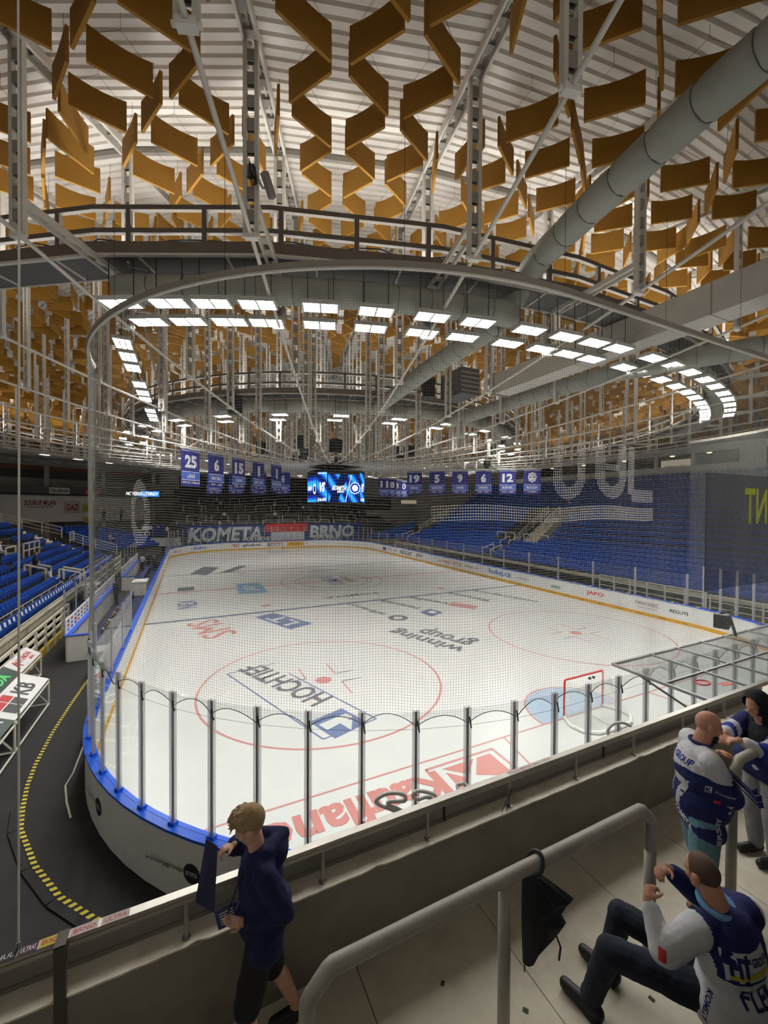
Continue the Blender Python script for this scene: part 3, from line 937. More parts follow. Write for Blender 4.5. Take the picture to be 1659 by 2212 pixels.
# linear lamps on the right under the roof edge
LIN = lamp_mat('linear_lamp_tube', (1.0, 0.97, 0.9), LINEAR_LAMP)
def linear_lamp(pts, label, group=None):
    t = thing('linear_lamp', label, 'linear lamp', pts[0], 0, group)
    P = [Vector(p)-Vector(pts[0]) for p in pts]
    b = MB()
    for i in range(len(P)-1): b.beam(P[i]+Vector((0, 0, 0.05)), P[i+1]+Vector((0, 0, 0.05)), 0.12, 0.05)
    b.build('tray', STEEL, t)
    b = MB(); b.tube(P, 0.06, 6); b.build('tube', LIN, t)
    b = MB(); b.tube([P[0]+Vector((0, 0, 0.05)), P[0]+Vector((0, 0, 1.2))], 0.012, 5); b.build('hanger', DARK, t)
linear_lamp([pol(38.3, radians(101-i*4), 14.25) for i in range(10)], 'long curved bright lamp strip under the roof edge on the right')
for i, (a0, a1, z) in enumerate(((127, 124, 13.6), (121.5, 119, 13.7), (116, 112, 13.8), (110, 106.5, 13.9))):
    linear_lamp([pol(37.2, radians(a0), z), pol(37.2, radians((a0+a1)/2), z), pol(37.2, radians(a1), z)], 'short straight lamp strip under the roof edge, one of the far right row', 'short lamp strips on the right')

# ================================================================ DUCTS
CLOTH = mat('grey_duct_fabric', srgb(158, 160, 150), 0.85, 0, 0.06, 3, 0.15)
SEAM = mat('duct_seam', srgb(95, 96, 92), 0.8)
def duct(name, label, pts, r, step=1.0):
    """fabric air duct: bulging sleeve with puckered seams"""
    t = thing(name, label, 'air duct', pts[0])
    P = [Vector(p) for p in pts]; L = [0]
    for i in range(1, len(P)): L.append(L[-1]+(P[i]-P[i-1]).length)
    tot = L[-1]
    def at(s_):
        for i in range(1, len(P)):
            if s_ <= L[i] or i == len(P)-1:
                f = (s_-L[i-1])/(L[i]-L[i-1]); return P[i-1].lerp(P[i], f)
    n = max(2, int(tot/step)); q = []; rr = []; cen = []
    for k in range(n):
        for f in (0.0, 0.04, 0.14, 0.35, 0.65, 0.86, 0.96):
            s_ = tot*(k+f)/n; q.append(at(s_)-P[0])
            rr.append(r*(0.90, 0.945, 0.985, 1.0, 1.0, 0.985, 0.945)[(0.0, 0.04, 0.14, 0.35, 0.65, 0.86, 0.96).index(f)])
    q.append(P[-1]-P[0]); rr.append(r*0.95)
    b = MB(); b.tube(q, rr, 28)
    v = b.v
    for i in range(len(q)):                                    # puckers beside every seam
        f = i % 7
        if f in (1, 6, 2, 5):
            am = 0.022 if f in (1, 6) else 0.009
            for k in range(28):
                p = Vector(v[i*28+k]); d = (p-q[i]).normalized()
                v[i*28+k] = tuple(p+d*am*r/0.32*(1 if (k*7+i*3) % 4 < 2 else -1)*random.random())
    b.build('sleeve', CLOTH, t, True)
    b = MB()
    for k in range(1, n):
        s_ = tot*k/n; c = at(s_)-P[0]; d = (at(min(tot, s_+0.05))-at(max(0, s_-0.05))).normalized()
        u = d.cross(Vector((0, 0, 1))).normalized(); w_ = u.cross(d)
        b.tube([c+(u*cos(2*pi*j/28)+w_*sin(2*pi*j/28))*r*0.915 for j in range(28)], 0.011, 4, closed=True)
    b.build('seam', SEAM, t)
    return t
RD = 0.33
duct('fabric_duct', 'big grey fabric duct running overhead from upper right down through the near catwalk',
     [(-4.75, -4.6, 13.05), (-4.45, -1.5, 13.05), (-4.1, 0.6, 13.05), (-3.7, 2.4, 13.05), (-3.6, 3.0, 12.95), (-3.55, 3.5, 12.6), (-3.6, 4.0, 12.15), (-3.6, 5.0, 12.0), (-3.45, 8.0, 12.0), (-2.95, 12.0, 12.0), (-2.6, 14.6, 12.0)], RD, 0.78)
duct('fabric_duct', 'grey fabric duct curving along under the near catwalk on the left', [pol(26.86, radians(a), 11.95) for a in [-29.5+i*1.25 for i in range(18)]]+[(-3.75, 3.6, 11.98)], RD, 0.8)
duct('fabric_duct', 'grey fabric duct curving under the near catwalk towards the right', [pol(26.84, radians(a), 11.96) for a in [7.5+i*2.5 for i in range(18)]], RD, 0.8)
duct('fabric_duct', 'straight grey fabric duct running away beside the white box duct on the right', [(7.2, -2.6, 11.85), (5.7, -0.7, 11.8), (4.35, 1.05, 11.72), (3.45, 2.25, 11.66), (2.7, 3.35, 11.6), (2.15, 4.6, 11.6), (1.95, 7, 11.6), (1.85, 10, 11.6), (1.8, 14.4, 11.6)], RD, 0.8)
duct('fabric_duct', 'grey fabric duct ring hanging below the inner catwalk', [pol(15.3, radians(a), 12.0) for a in range(-75, 80, 5)], RD, 0.9)
BOXM = stained('white_duct_sheet', srgb(196, 192, 184), srgb(180, 176, 168), 0.55, 0.8)
bt = thing('box_duct', 'long white rectangular sheet duct crossing the upper right under the catwalk', 'box duct')
b = MB(); b.bx(0.15, 1.0, -8.0, 8.7, 11.6, 12.42); b.build('casing', BOXM, bt)
b = MB()
for y in (-4.5, 0.62, 4.6): b.bx(0.14, 1.01, y-0.012, y+0.012, 11.592, 12.43)
b.bx(0.1, 1.05, 8.66, 8.74, 11.55, 12.47); b.build('joint_flange', STEEL_D, bt)
bt = thing('air_unit', 'dark grey square air outlet box hanging beyond the far end of the white box duct', 'air unit')
b = MB(); b.bx(-0.9, 0.1, 9.6, 11.2, 11.75, 12.9); b.build('casing', mat('air_unit_sheet', srgb(92, 92, 92), 0.5, 0.3), bt)
b = MB()
for i in range(5): b.bx(-0.9, 0.1, 9.58, 9.6, 11.85+i*0.2, 11.93+i*0.2)
b.build('grille', STEEL_D, bt)
cb_ = thing('hanging_cable', 'thin white cable hanging straight down at the left edge in front of the stand', 'cable')
b = MB(); b.tube([(-12.62, -2.02, 4.1), (-12.60, -2.0, 8), (-12.58, -2.0, 14.4)], 0.006, 6); b.build('cable', STEEL, cb_)
b = MB(); b.tube([(-12.62, -2.02, 4.02), (-12.62, -2.02, 4.12)], 0.01, 6); b.build('cable_clip', GALV, cb_)

# ================================================================ SCOREBOARD
sb = thing('scoreboard', 'eight-sided video cube hanging above centre ice with bright blue screens', 'scoreboard', (0.3, 30, 0))
Hf, Ch = 2.2, 0.74
oct_ = [(-Hf, -Hf+Ch), (-Hf+Ch, -Hf), (Hf-Ch, -Hf), (Hf, -Hf+Ch), (Hf, Hf-Ch), (Hf-Ch, Hf), (-Hf+Ch, Hf), (-Hf, Hf-Ch)]
b = MB(); b.prism(oct_, 6.98, 9.85); b.prism([(x*0.72, y*0.72) for x, y in oct_], 6.8, 6.98, 0)
b.build('casing', mat('scoreboard_black', srgb(20, 20, 22), 0.5), sb)
SCR = bpy.data.materials.new('video_screen'); SCR.use_nodes = True
nt = SCR.node_tree; nt.nodes.clear()
out = nt.nodes.new('ShaderNodeOutputMaterial'); em = nt.nodes.new('ShaderNodeEmission'); em.inputs[1].default_value = 1.1
tc = nt.nodes.new('ShaderNodeTexCoord'); mp = nt.nodes.new('ShaderNodeMapping'); mp.inputs['Rotation'].default_value = (0, radians(35), 0)
wv = nt.nodes.new('ShaderNodeTexWave'); wv.inputs['Scale'].default_value = 0.35; wv.inputs['Distortion'].default_value = 1.0
rp = nt.nodes.new('ShaderNodeValToRGB')
rp.color_ramp.elements[0].color = (*srgb(4, 20, 70), 1); rp.color_ramp.elements[1].color = (*srgb(50, 170, 240), 1)
e2 = rp.color_ramp.elements.new(0.5); e2.color = (*srgb(14, 70, 200), 1)
for a, c in ((tc.outputs['Object'], mp.inputs[0]), (mp.outputs[0], wv.inputs[0]), (wv.outputs['Fac'], rp.inputs[0]), (rp.outputs[0], em.inputs[0]), (em.outputs[0], out.inputs[0])): nt.links.new(a, c)
S_WH = lamp_mat('screen_white', (1, 1, 1), 1.3)
S_NV = lamp_mat('screen_navy', srgb(8, 24, 70), 0.8)
def face(i, m, z0, z1, inset=0.05, name='screen', off=0.01):
    p = Vector((*oct_[i], 0)); q = Vector((*oct_[(i+1) % 8], 0)); d = (q-p).normalized(); n = Vector((d.y, -d.x, 0))
    a, c = p+d*inset+n*off, q-d*inset+n*off
    b = MB(); b.quad((a.x, a.y, z0), (c.x, c.y, z0), (c.x, c.y, z1), (a.x, a.y, z1)); b.build(name, m, sb)
    return (p+q)/2, d, n
for i in (1, 3, 5, 7): face(i, SCR, 7.08, 9.45)
for i in (0, 2, 4, 6): face(i, SCR, 7.08, 9.62, 0.03)
def on_face(s_, i, dx, z, h, wd=None, m=S_WH, bold=0.02, shear=0, off=0.02):
    p = Vector((*oct_[i], 0)); q = Vector((*oct_[(i+1) % 8], 0)); d = (q-p).normalized(); n = Vector((d.y, -d.x, 0))
    c = (p+q)/2+d*dx+n*off
    text(s_, (c.x, c.y, z), d, (0, 0, 1), h, wd, m, sb, 'screen_lettering', bold, 0, shear)
def disc(i, dx, z, r, m, off=0.015, name='screen_badge'):
    p = Vector((*oct_[i], 0)); q = Vector((*oct_[(i+1) % 8], 0)); d = (q-p).normalized(); n = Vector((d.y, -d.x, 0))
    c = (p+q)/2+d*dx+n*off; b = MB()
    b.add([c+d*(r*cos(2*pi*k/28))+Vector((0, 0, z+r*sin(2*pi*k/28))) for k in range(28)], [tuple(range(28))]); b.build(name, m, sb)
def slash(i, x0, x1, z0, z1, wd, m, off=0.013):
    p = Vector((*oct_[i], 0)); q = Vector((*oct_[(i+1) % 8], 0)); d = (q-p).normalized(); n = Vector((d.y, -d.x, 0)); c = (p+q)/2+n*off
    b = MB(); b.quad(c+d*x0+Vector((0, 0, z0)), c+d*(x0+wd)+Vector((0, 0, z0)), c+d*(x1+wd)+Vector((0, 0, z1)), c+d*x1+Vector((0, 0, z1))); b.build('screen_stripe', m, sb)
# faces: 1 = front (towards the near end), 0 = left corner, 7 = left side
slash(1, -1.35, -0.35, 7.08, 9.45, 0.75, S_NV); slash(1, 0.1, 0.62, 7.1, 9.4, 0.05, S_WH)
on_face('KOMETA', 1, -0.42, 8.28, 0.36, 1.25, S_WH, 0.03, 0.25); on_face('BRNO', 1, -0.3, 7.98, 0.2, 0.6, S_WH, 0.02, 0.25)
slash(1, -0.95, 0.0, 8.5, 8.54, 0.2, S_WH)
disc(1, 1.0, 8.3, 0.5, S_WH); disc(1, 1.0, 8.3, 0.44, lamp_mat('screen_blue', srgb(20, 70, 170), 1.0), 0.018)
disc(1, 1.0, 8.3, 0.27, S_WH, 0.021); on_face('LITVINOV', 1, 1.0, 8.3, 0.12, 0.46, lamp_mat('screen_blue', (0, 0, 0), 1), 0.01, 0, 0.026)
on_face('VS', 0, 0, 8.35, 0.8, 0.55, S_WH, 0.04, 0.15); on_face('56:00', 0, 0, 7.3, 0.28, 0.8); on_face('00:01', 0, 0, 9.52, 0.14, 0.8)
on_face('VS', 2, 0, 8.35, 0.8, 0.55, S_WH, 0.04, 0.15); on_face('56:00', 2, 0, 7.3, 0.28, 0.8)
disc(7, 0.9, 8.2, 0.45, S_WH); disc(7, 0.9, 8.2, 0.3, S_NV, 0.02); on_face('KOMETA', 7, -0.6, 8.3, 0.4, 1.3, S_WH, 0.03, 0.2)
b = MB()
for x, y in ((-1, -1), (1, -1), (1, 1), (-1, 1)): b.tube([(x*1.5, y*1.5, 9.85), (x*0.9-0.3, y*0.9, 10.35)], 0.025, 5)
b.build('suspension_cable', GALV, sb)

# ================================================================ RETIRED-NUMBER BANNERS
BAN_N = mat('banner_navy', srgb(40, 44, 128), 0.8, 0, 0.1, 2)
BAN_B = mat('banner_band', srgb(72, 100, 190), 0.8, 0, 0.08, 2)
BAN_W = mat('banner_white', srgb(225, 226, 232), 0.8)
_ban = {}
def banner(x, y, ang, num, nm, yr, label, group, extra=False):
    t = thing('banner', label, 'banner', (x, y, 0), ang, group)
    z1 = 9.98
    b = MB(); n = 8; vs = []
    for k in range(n+1):
        xx = -0.7+1.4*k/n; yy = 0.02*sin(k*1.3+x)
        vs += [(xx, yy, z1), (xx, yy, 7.85)]
    b.add(vs, [(2*k, 2*k+1, 2*k+3, 2*k+2) for k in range(n)])
    b.build('cloth', BAN_N, t)
    b = MB(); b.bx(-0.7, 0.7, -0.032, -0.028, 8.22, 8.66); b.build('name_band', BAN_B, t)
    b = MB(); b.bx(-0.7, 0.7, -0.034, -0.03, 8.66, 8.69); b.bx(-0.7, 0.7, -0.034, -0.03, 8.19, 8.22); b.bx(-0.7, 0.7, -0.034, -0.03, 9.86, 9.89); b.build('stripe', BAN_W, t)
    if num == 'face':
        b = MB()
        pr = [(-0.30, 9.62), (-0.36, 9.3), (-0.26, 9.0), (0, 8.84), (0.26, 9.0), (0.36, 9.3), (0.30, 9.62), (0, 9.76)]
        b.add([(x_, -0.036, z_) for x_, z_ in pr], [tuple(range(8))]); b.build('portrait', BAN_W, t)
        b = MB(); b.bx(-0.24, -0.06, -0.04, -0.037, 9.28, 9.36); b.bx(0.06, 0.24, -0.04, -0.037, 9.28, 9.36); b.bx(-0.12, 0.12, -0.04, -0.037, 9.0, 9.05); b.bx(-0.3, 0.3, -0.04, -0.037, 9.5, 9.54)
        b.build('portrait_shadow', BAN_N, t)
    else: text(num, (0, -0.03, 9.26), (1, 0, 0), (0, 0, 1), 0.75, 0.46*len(num) if num != '1' else 0.26, BAN_W, t, 'number', 0.05, 0.006)
    text(nm, (0, -0.034, 8.44), (1, 0, 0), (0, 0, 1), 0.22, 0.15*len(nm), BAN_W, t, 'name_lettering', 0.03, 0.004)
    text(yr, (0, -0.03, 8.05), (1, 0, 0), (0, 0, 1), 0.12, 0.085*len(yr), BAN_W, t, 'year_lettering', 0.02, 0.004)
    b = MB(); b.tube([(-0.75, 0, z1), (0.75, 0, z1)], 0.025, 6); b.build('pole', STEEL, t)
LB = [('25', 'LANG', '1975-76, 1980-83'), ('6', 'MACHAC', '1967 - 1978'), ('15', 'CERNY', '1956 - 1970'), ('1', 'KOLOUCH', '1961 - 1968'), ('1', 'NADRCHAL', '1963 - 1971')]
dA = atan2(6.6, 6.2)
for i, (n_, nm, yr) in enumerate(LB):
    f = (0, 0.238, 0.485, 0.735, 0.997)[i]
    banner(lerp(-11.6, -5.45, f), lerp(21.0, 27.5, f), radians(46.6), n_, nm, yr, 'blue banner with white number %s above the name %s, left of the scoreboard' % (n_, nm), 'retired number banners on the left')
RB = [('19', 'KEPAK', '1961 - 1971'), ('5', 'BARTON', '1953 - 1962'), ('9', 'VANEK', '1955 - 1967'), ('6', 'DANDA', '1953 - 1957'), ('12', 'BUBNIK', '1953 - 1960'), ('face', 'ROUZEK', 'IC KOMETA')]
for i, (n_, nm, yr) in enumerate(RB):
    f = i/5
    banner(lerp(6.9, 15.0, f), lerp(27.2, 21.0, f), radians(-37.4), n_, nm, yr, ('blue banner with white number %s above the name %s, right of the scoreboard' % (n_, nm)) if n_ != 'face' else 'blue banner with a white face portrait, last of the right row', 'retired number banners on the right')
for i, n_ in enumerate(('11', '18', '3', '10')):
    banner(8.3+i*1.45, 36.5+i*1.25, radians(-10), n_, 'KOMETA', '1980 - 1990', 'small far banner with white number %s just right of the scoreboard' % n_, 'far banners right of the scoreboard')
for i in range(4):
    banner(-9.4+i*1.9, 38.6-i*1.6, radians(-8), ('7', '2', '8', '4')[i], 'KOMETA', '1980 - 1990', 'dim blue banner hanging behind the front banners left of the scoreboard', 'far banners left of the scoreboard')
for ln, pts in (('left', ((-12.4, 20.2), (-5.0, 28.0))), ('right', ((6.2, 27.75), (15.6, 20.55)))):
    t = thing('banner_rail', 'thin white pipe from which the %s row of number banners hangs' % ln, 'pipe')
    (xa, ya), (xb, yb) = pts
    b = MB(); b.tube([(xa, ya, 10.05), (xb, yb, 10.05)], 0.03, 6); b.build('pipe', STEEL, t)
    for f in (0.2, 0.8):
        x, y = lerp(xa, xb, f), lerp(ya, yb, f); dx, dy = (xb-xa)*0.12, (yb-ya)*0.12
        b = MB(); b.tube([(x-dx, y-dy, 10.05), (x, y, 10.75), (x+dx, y+dy, 10.05)], 0.018, 5); b.tube([(x, y, 10.05), (x, y, 11.0)], 0.018, 5); b.build('hanger_frame', STEEL, t)
# loudspeakers and moving heads hanging around the hub
for i, (x, y, z) in enumerate(((-4.5, 24.5, 11.4), (-2.3, 22.5, 11.0), (3.4, 23.4, 11.0), (5.2, 25.0, 11.4), (-6.6, 27.5, 11.2), (2.0, 34, 11.2), (-2.0, 34.6, 11.2), (-1.1, 12.0, 12.5), (-9.5, 17.5, 12.0))):
    t = thing('loudspeaker', 'black loudspeaker box hanging from the roof around the scoreboard', 'loudspeaker', (x, y, z), 0.6*i, 'loudspeakers around the scoreboard')
    b = MB(); b.add([(-0.4, -0.25, -0.45), (0.4, -0.25, -0.45), (0.3, 0.3, -0.45), (-0.3, 0.3, -0.45), (-0.4, -0.4, 0.45), (0.4, -0.4, 0.45), (0.3, 0.3, 0.45), (-0.3, 0.3, 0.45)], [(3, 2, 1, 0), (4, 5, 6, 7), (0, 1, 5, 4), (1, 2, 6, 5), (2, 3, 7, 6), (3, 0, 4, 7)])
    b.build('cabinet', BLACK, t)
    b = MB(); b.tube([(-0.25, 0, 0.45), (-0.25, 0, 1.6)], 0.012, 4); b.tube([(0.25, 0, 0.45), (0.25, 0, 1.6)], 0.012, 4); b.build('rigging', DARK, t)
for i, (x, y, z) in enumerate(((-5.2, 20.0, 9.95), (8.9, 19.6, 9.95))):
    t = thing('moving_light', 'black spotlight unit on a white pole %s of the scoreboard' % ('left', 'right')[i], 'spotlight', (x, y, z))
    b = MB(); b.tube([(0, 0, 0.4), (0, 0, 2.4)], 0.03, 6); b.build('pole', STEEL, t)
    b = MB(); b.box((0, 0, 0.3), (0.5, 0.3, 0.16)); b.box((-0.22, 0, 0.08), (0.06, 0.2, 0.4)); b.box((0.22, 0, 0.08), (0.06, 0.2, 0.4)); b.build('yoke', BLACK, t)
    b = MB(); b.tube([(0, -0.05, 0.15), (0, 0.02, -0.3)], [0.15, 0.19], 12); b.build('head', BLACK, t)
for i, (x, y, z) in enumerate(((-12.9, 10.9, 12.6), (5.6, 15.5, 12.3))): pass
# ================================================================ GRANDSTANDS (concrete) and WALLS
def row_geo(i):
    """distance of the seat line from the middle, tread height"""
    if i < 6: return 18.75+0.85*i, 0.95+0.295*i
    return 24.2+0.85*(i-6), 2.75+0.53*(i-6)
NROW = 20
def stand_mesh(side, y0, y1, cut=None):
    b = MB()
    for i in range(NROW):
        x, z = row_geo(i)
        xf = x-0.55; xb = row_geo(i+1)[0]-0.55 if i < NROW-1 else x+0.9
        segs = [(y0, y1)]
        if cut and i >= 5 and i < cut[2]: segs = [(y0, cut[0]), (cut[1], y1)]
        for a, c in segs: b.bx(side*xf, side*xb, a, c, max(-0.2, z-1.2), z)
    return b
struct(stand_mesh(-1, 5.0, 44.5, (34.0, 39.0, 9)).build('floor_left_stand', CONC_D))
struct(stand_mesh(1, 3.0, 52.0, (27.6, 34.6, 13)).build('floor_right_stand', CONC_D))
b = MB(); b.bx(-18.34, -18.2, 5, 46, -0.1, 1.32); b.bx(-18.4, -18.14, 5, 46, 1.32, 1.38)
for y in range(6, 46, 2): b.bx(-18.195, -18.18, y, y+0.02, 0, 1.32)
fm = b.build('wall_left_front', stained('beige_concrete', srgb(186, 178, 158), srgb(150, 140, 120), 0.85, 1.5)); struct(fm)
b = MB(); b.bx(18.2, 18.34, 3, 52, -0.1, 1.2); struct(b.build('wall_right_front', MATS['beige_concrete']))
# vomitory wells
for side, y0, y1, xe in ((-1, 34.0, 39.0, 26.9), (1, 27.6, 34.6, 30.0)):
    b = MB(); b.bx(side*23.0, side*xe, y0, y1, 1.0, 1.35)
    for y in (y0, y1-0.12): b.bx(side*23.3, side*xe, y, y+0.12, 1.2, 3.2)
    b.bx(side*(xe-0.1), side*xe, y0, y1, 1.3, 5.2)
    struct(b.build('wall_vomitory', CONC_D))
# stair down the end of the left stand and the right stand vomitory stair
b = MB()
for i in range(18): b.bx(-19.0-0.45*i, -19.45-0.45*i, 44.6, 46.4, 0, 0.9+0.2*i)
for i in range(12): b.bx(23.5+0.5*i, 24.0+0.5*i, 30.4, 32.2, 1.2, 1.5+0.36*i)
struct(b.build('floor_stairs', CONC))
WALLM = stained('grey_wall', srgb(180, 176, 170), srgb(150, 147, 142), 0.85, 0.4)
WALLD = mat('dark_wall', srgb(60, 58, 58), 0.9)
WALLW = mat('white_wall', srgb(226, 224, 220), 0.8)
# round outer wall
def cyl_wall(name, R, z0, z1, m, a0=55, a1=252, n=60, th=0.2):
    b = MB()
    for i in range(n):
        p, q = pol(R, radians(a0+(a1-a0)*i/n)), pol(R, radians(a0+(a1-a0)*(i+1)/n))
        c = (p+q)/2; ang = atan2(q.y-p.y, q.x-p.x)
        b.box((c.x, c.y, (z0+z1)/2), ((q-p).length+0.02, th, z1-z0), 0, ang)
    return struct(b.build(name, m))
cyl_wall('wall_round', 47.6, -0.2, 13.6, WALLM)
cyl_wall('wall_round_band', 47.3, 10.4, 12.0, mat('window_dark', srgb(70, 66, 62), 0.4), 180+20, 180+80, 24, 0.1)
cyl_wall('trim_brick_strip', 47.2, 11.5, 12.1, mat('brick_brown', srgb(140, 84, 60), 0.8), 180+22, 180+75, 24, 0.1)
cyl_wall('trim_ledge', 46.9, 12.05, 12.35, STEEL_D, 55, 252, 60, 0.5)
# gallery on the far left
cyl_wall('floor_gallery', 45.6, 8.0, 8.25, WALLD, 180+18, 180+72, 24, 4.0)
cyl_wall('wall_gallery_front', 43.7, 8.0, 9.1, mat('gallery_front', srgb(96, 94, 92), 0.7), 180+24, 180+72, 24, 0.12)
b = MB()
for a in range(202, 256, 9):
    p = pol(45.2, radians(a)); b.bx(p.x-0.25, p.x+0.25, p.y-0.25, p.y+0.25, 0, 12.3)
struct(b.build('trim_columns', WALLM))
cyl_wall('wall_lower_left', 44.2, 4.4, 8.0, WALLW, 180+24, 180+48, 14, 0.15)
def wall_sign(R, a_deg, z, wd, h, txt, bg, fg, label, emis=None, th=0.06, sub=None):
    a = radians(a_deg); p = pol(R, a); n = Vector((-sin(a), cos(a), 0)); d = Vector((-n.y, n.x, 0)) if False else Vector((n.y*-1, n.x, 0))
    # looking outwards from the middle: right hand direction
    outw = -n; d = Vector((outw.y, -outw.x, 0))
    t = thing('wall_sign', label, 'sign', (p.x, p.y, 0))
    b = MB(); b.box((0, 0, z), (wd, th, h), 0, atan2(d.y, d.x)); b.build('board', bg, t)
    if txt: text(txt, Vector((0, 0, z))+n*(th/2), d, (0, 0, 1), h*0.55 if not sub else h*0.4, wd*0.85, fg, t, 'sign_lettering', 0.03, 0.01)
    if sub: text(sub, Vector((0, 0, z-h*0.33))+n*(th/2), d, (0, 0, 1), h*0.18, wd*0.7, fg, t, 'sign_lettering', 0.02, 0.01)
    return t
def adeg(x, y): return math.degrees(atan2(x, 30-y))
SRED = mat('sign_red', srgb(190, 40, 45), 0.6); SDK = mat('sign_dark', srgb(50, 50, 52), 0.6); SYEL = mat('sign_yellow', srgb(205, 200, 70), 0.6); SGR = mat('sign_green', srgb(60, 110, 50), 0.6); SGY = mat('sign_light', srgb(190, 188, 184), 0.6)
wall_sign(43.55, adeg(-27.2, 63.4), 8.65, 2.4, 0.85, 'OLGRAN', WALLW, SDK, 'light grey sign with dark lettering on the gallery front at far left')
wall_sign(43.55, adeg(-24.0, 66.0), 8.6, 2.2, 0.85, 'metrostav', SRED, SGY, 'red sign with pale lettering on the gallery front at far left')
wall_sign(43.9, adeg(-29.3, 62.7), 7.0, 4.2, 1.7, 'SOUKUP MILAN', WALLW, mat('dark_red', srgb(130, 30, 40), 0.6), 'big white wall board with dark red lettering above the left seats', sub='www.soukupmilan.cz')
wall_sign(43.9, adeg(-26.4, 65.1), 6.4, 1.8, 1.6, 'GAZ', SGY, SRED, 'white round-logo board beside the yellow one at far left')
wall_sign(43.9, adeg(-24.6, 66.4), 6.35, 1.7, 1.2, 'CZ LOKO', SYEL, SGR, 'yellow and green board on the far left wall', sub='DOPRAVA')
wall_sign(43.9, adeg(-24.6, 66.4), 4.6, 1.5, 0.8, None, mat('amber_sign', srgb(190, 150, 60), 0.6), SDK, 'small amber board low on the far left wall')
led = wall_sign(43.2, adeg(-18.1, 68.8), 8.55, 5.2, 1.05, None, mat('led_frame', srgb(14, 14, 16), 0.5), None, 'bright blue LED strip display reading the visiting club name at far left')
a = radians(adeg(-18.1, 68.8)); n = Vector((-sin(a), cos(a), 0)); d = Vector((-n.y, n.x, 0)); d = Vector(((-n).y, -(-n).x, 0))
b = MB(); c = Vector((0, 0, 8.55))+n*0.05
b.quad(c-d*0.7-Vector((0, 0, 0.45)), c+d*2.5-Vector((0, 0, 0.45)), c+d*2.5+Vector((0, 0, 0.45)), c-d*0.2+Vector((0, 0, 0.45))); b.build('led_panel', lamp_mat('led_blue', srgb(40, 140, 235), 0.9), led)
text('HC VERVA LITVINOV', c+n*0.01, d, (0, 0, 1), 0.55, 4.6, S_WH, led, 'led_lettering', 0.03, 0.01, 0.2)
# right side boxes above the stand
b = MB(); b.bx(35.9, 36.2, 3, 46, 9.4, 11.2); b.bx(35.9, 36.2, 3, 15.4, 11.2, 12.6); b.bx(35.8, 36.2, 3, 46, 12.45, 13.2); 
for y in (19.2, 23.0, 27.5, 33): b.bx(35.9, 36.1, y, y+0.3, 11.1, 12.5)
struct(b.build('wall_right_boxes', WALLW))
b = MB(); b.bx(36.2, 40, 3, 46, 12.8, 12.9); b.bx(36.2, 40, 3, 46, 10.8, 10.9); b.bx(39.6, 40, 3, 46, 10.8, 12.9); b.bx(36.2, 40, 3, 3.1, 10.8, 12.9); struct(b.build('wall_right_box_interior', mat('box_interior', srgb(70, 62, 54), 0.8)))
b = MB(); b.bx(36.0, 36.05, 15.4, 46, 11.15, 12.5); struct(b.build('window_1', GLASS))
b = MB(); b.bx(35.8, 35.92, 11.6, 13.3, 10.3, 12.4); struct(b.build('door_1', mat('door_grey', srgb(84, 84, 92), 0.6)))
WARM = lamp_mat('warm_ceiling_lamp', (1.0, 0.78, 0.4), 2.2)
for i, (y, xx) in enumerate(((22.2, 37.4), (18.6, 37.4), (27.8, 37.4), (33.6, 37.4), (39, 37.4))):
    t = thing('ceiling_lamp', 'warm yellow ceiling lamp glowing inside the glazed boxes above the right stand', 'ceiling lamp', (xx, y, 12.62), 0, 'lamps inside the right boxes')
    b = MB(); b.tube([(0, 0, 0.09), (0, 0, 0.0), (0, 0, -0.06)], [0.1, 0.22, 0.26], 14); b.build('shade', STEEL, t)
    b = MB(); b.ball((0, 0, -0.07), 0.24, 14, 8, 0, (1, 1, 0.45)); b.build('glow_bowl', WARM, t)
t = thing('wall_sign', 'small lit white board reading MEDIN AUTO behind the box window on the right', 'sign', (39.3, 22.9, 0))
b = MB(); b.bx(-0.05, 0, -1.6, 1.6, 11.1, 12.3); b.build('board', lamp_mat('lit_board', (1, 0.85, 0.62), 0.25), t)
text('MEDIN AUTO', (-0.06, 0, 11.5), (0, -1, 0), (0, 0, 1), 0.3, 2.3, SDK, t, 'sign_lettering', 0.03)
# far end: banner wall, terrace, back wall
b = MB()
for i in range(11): b.bx(-14, 22, 62.0+1.15*i, 63.15+1.15*i, 0, 3.3+0.4*i)
struct(b.build('floor_far_terrace', CONC_D))
b = MB(); b.bx(-14, 22, 61.7, 61.95, 0, 3.72); struct(b.build('wall_far_front', WALLD))
b = MB(); b.bx(-22, 40, 75.6, 75.9, 0, 13.5); struct(b.build('wall_far', WALLD))
b = MB(); b.bx(-14, 24, 74.6, 75.6, 8.6, 9.6); struct(b.build('wall_far_gallery', mat('dark_gallery', srgb(44, 44, 48), 0.8)))
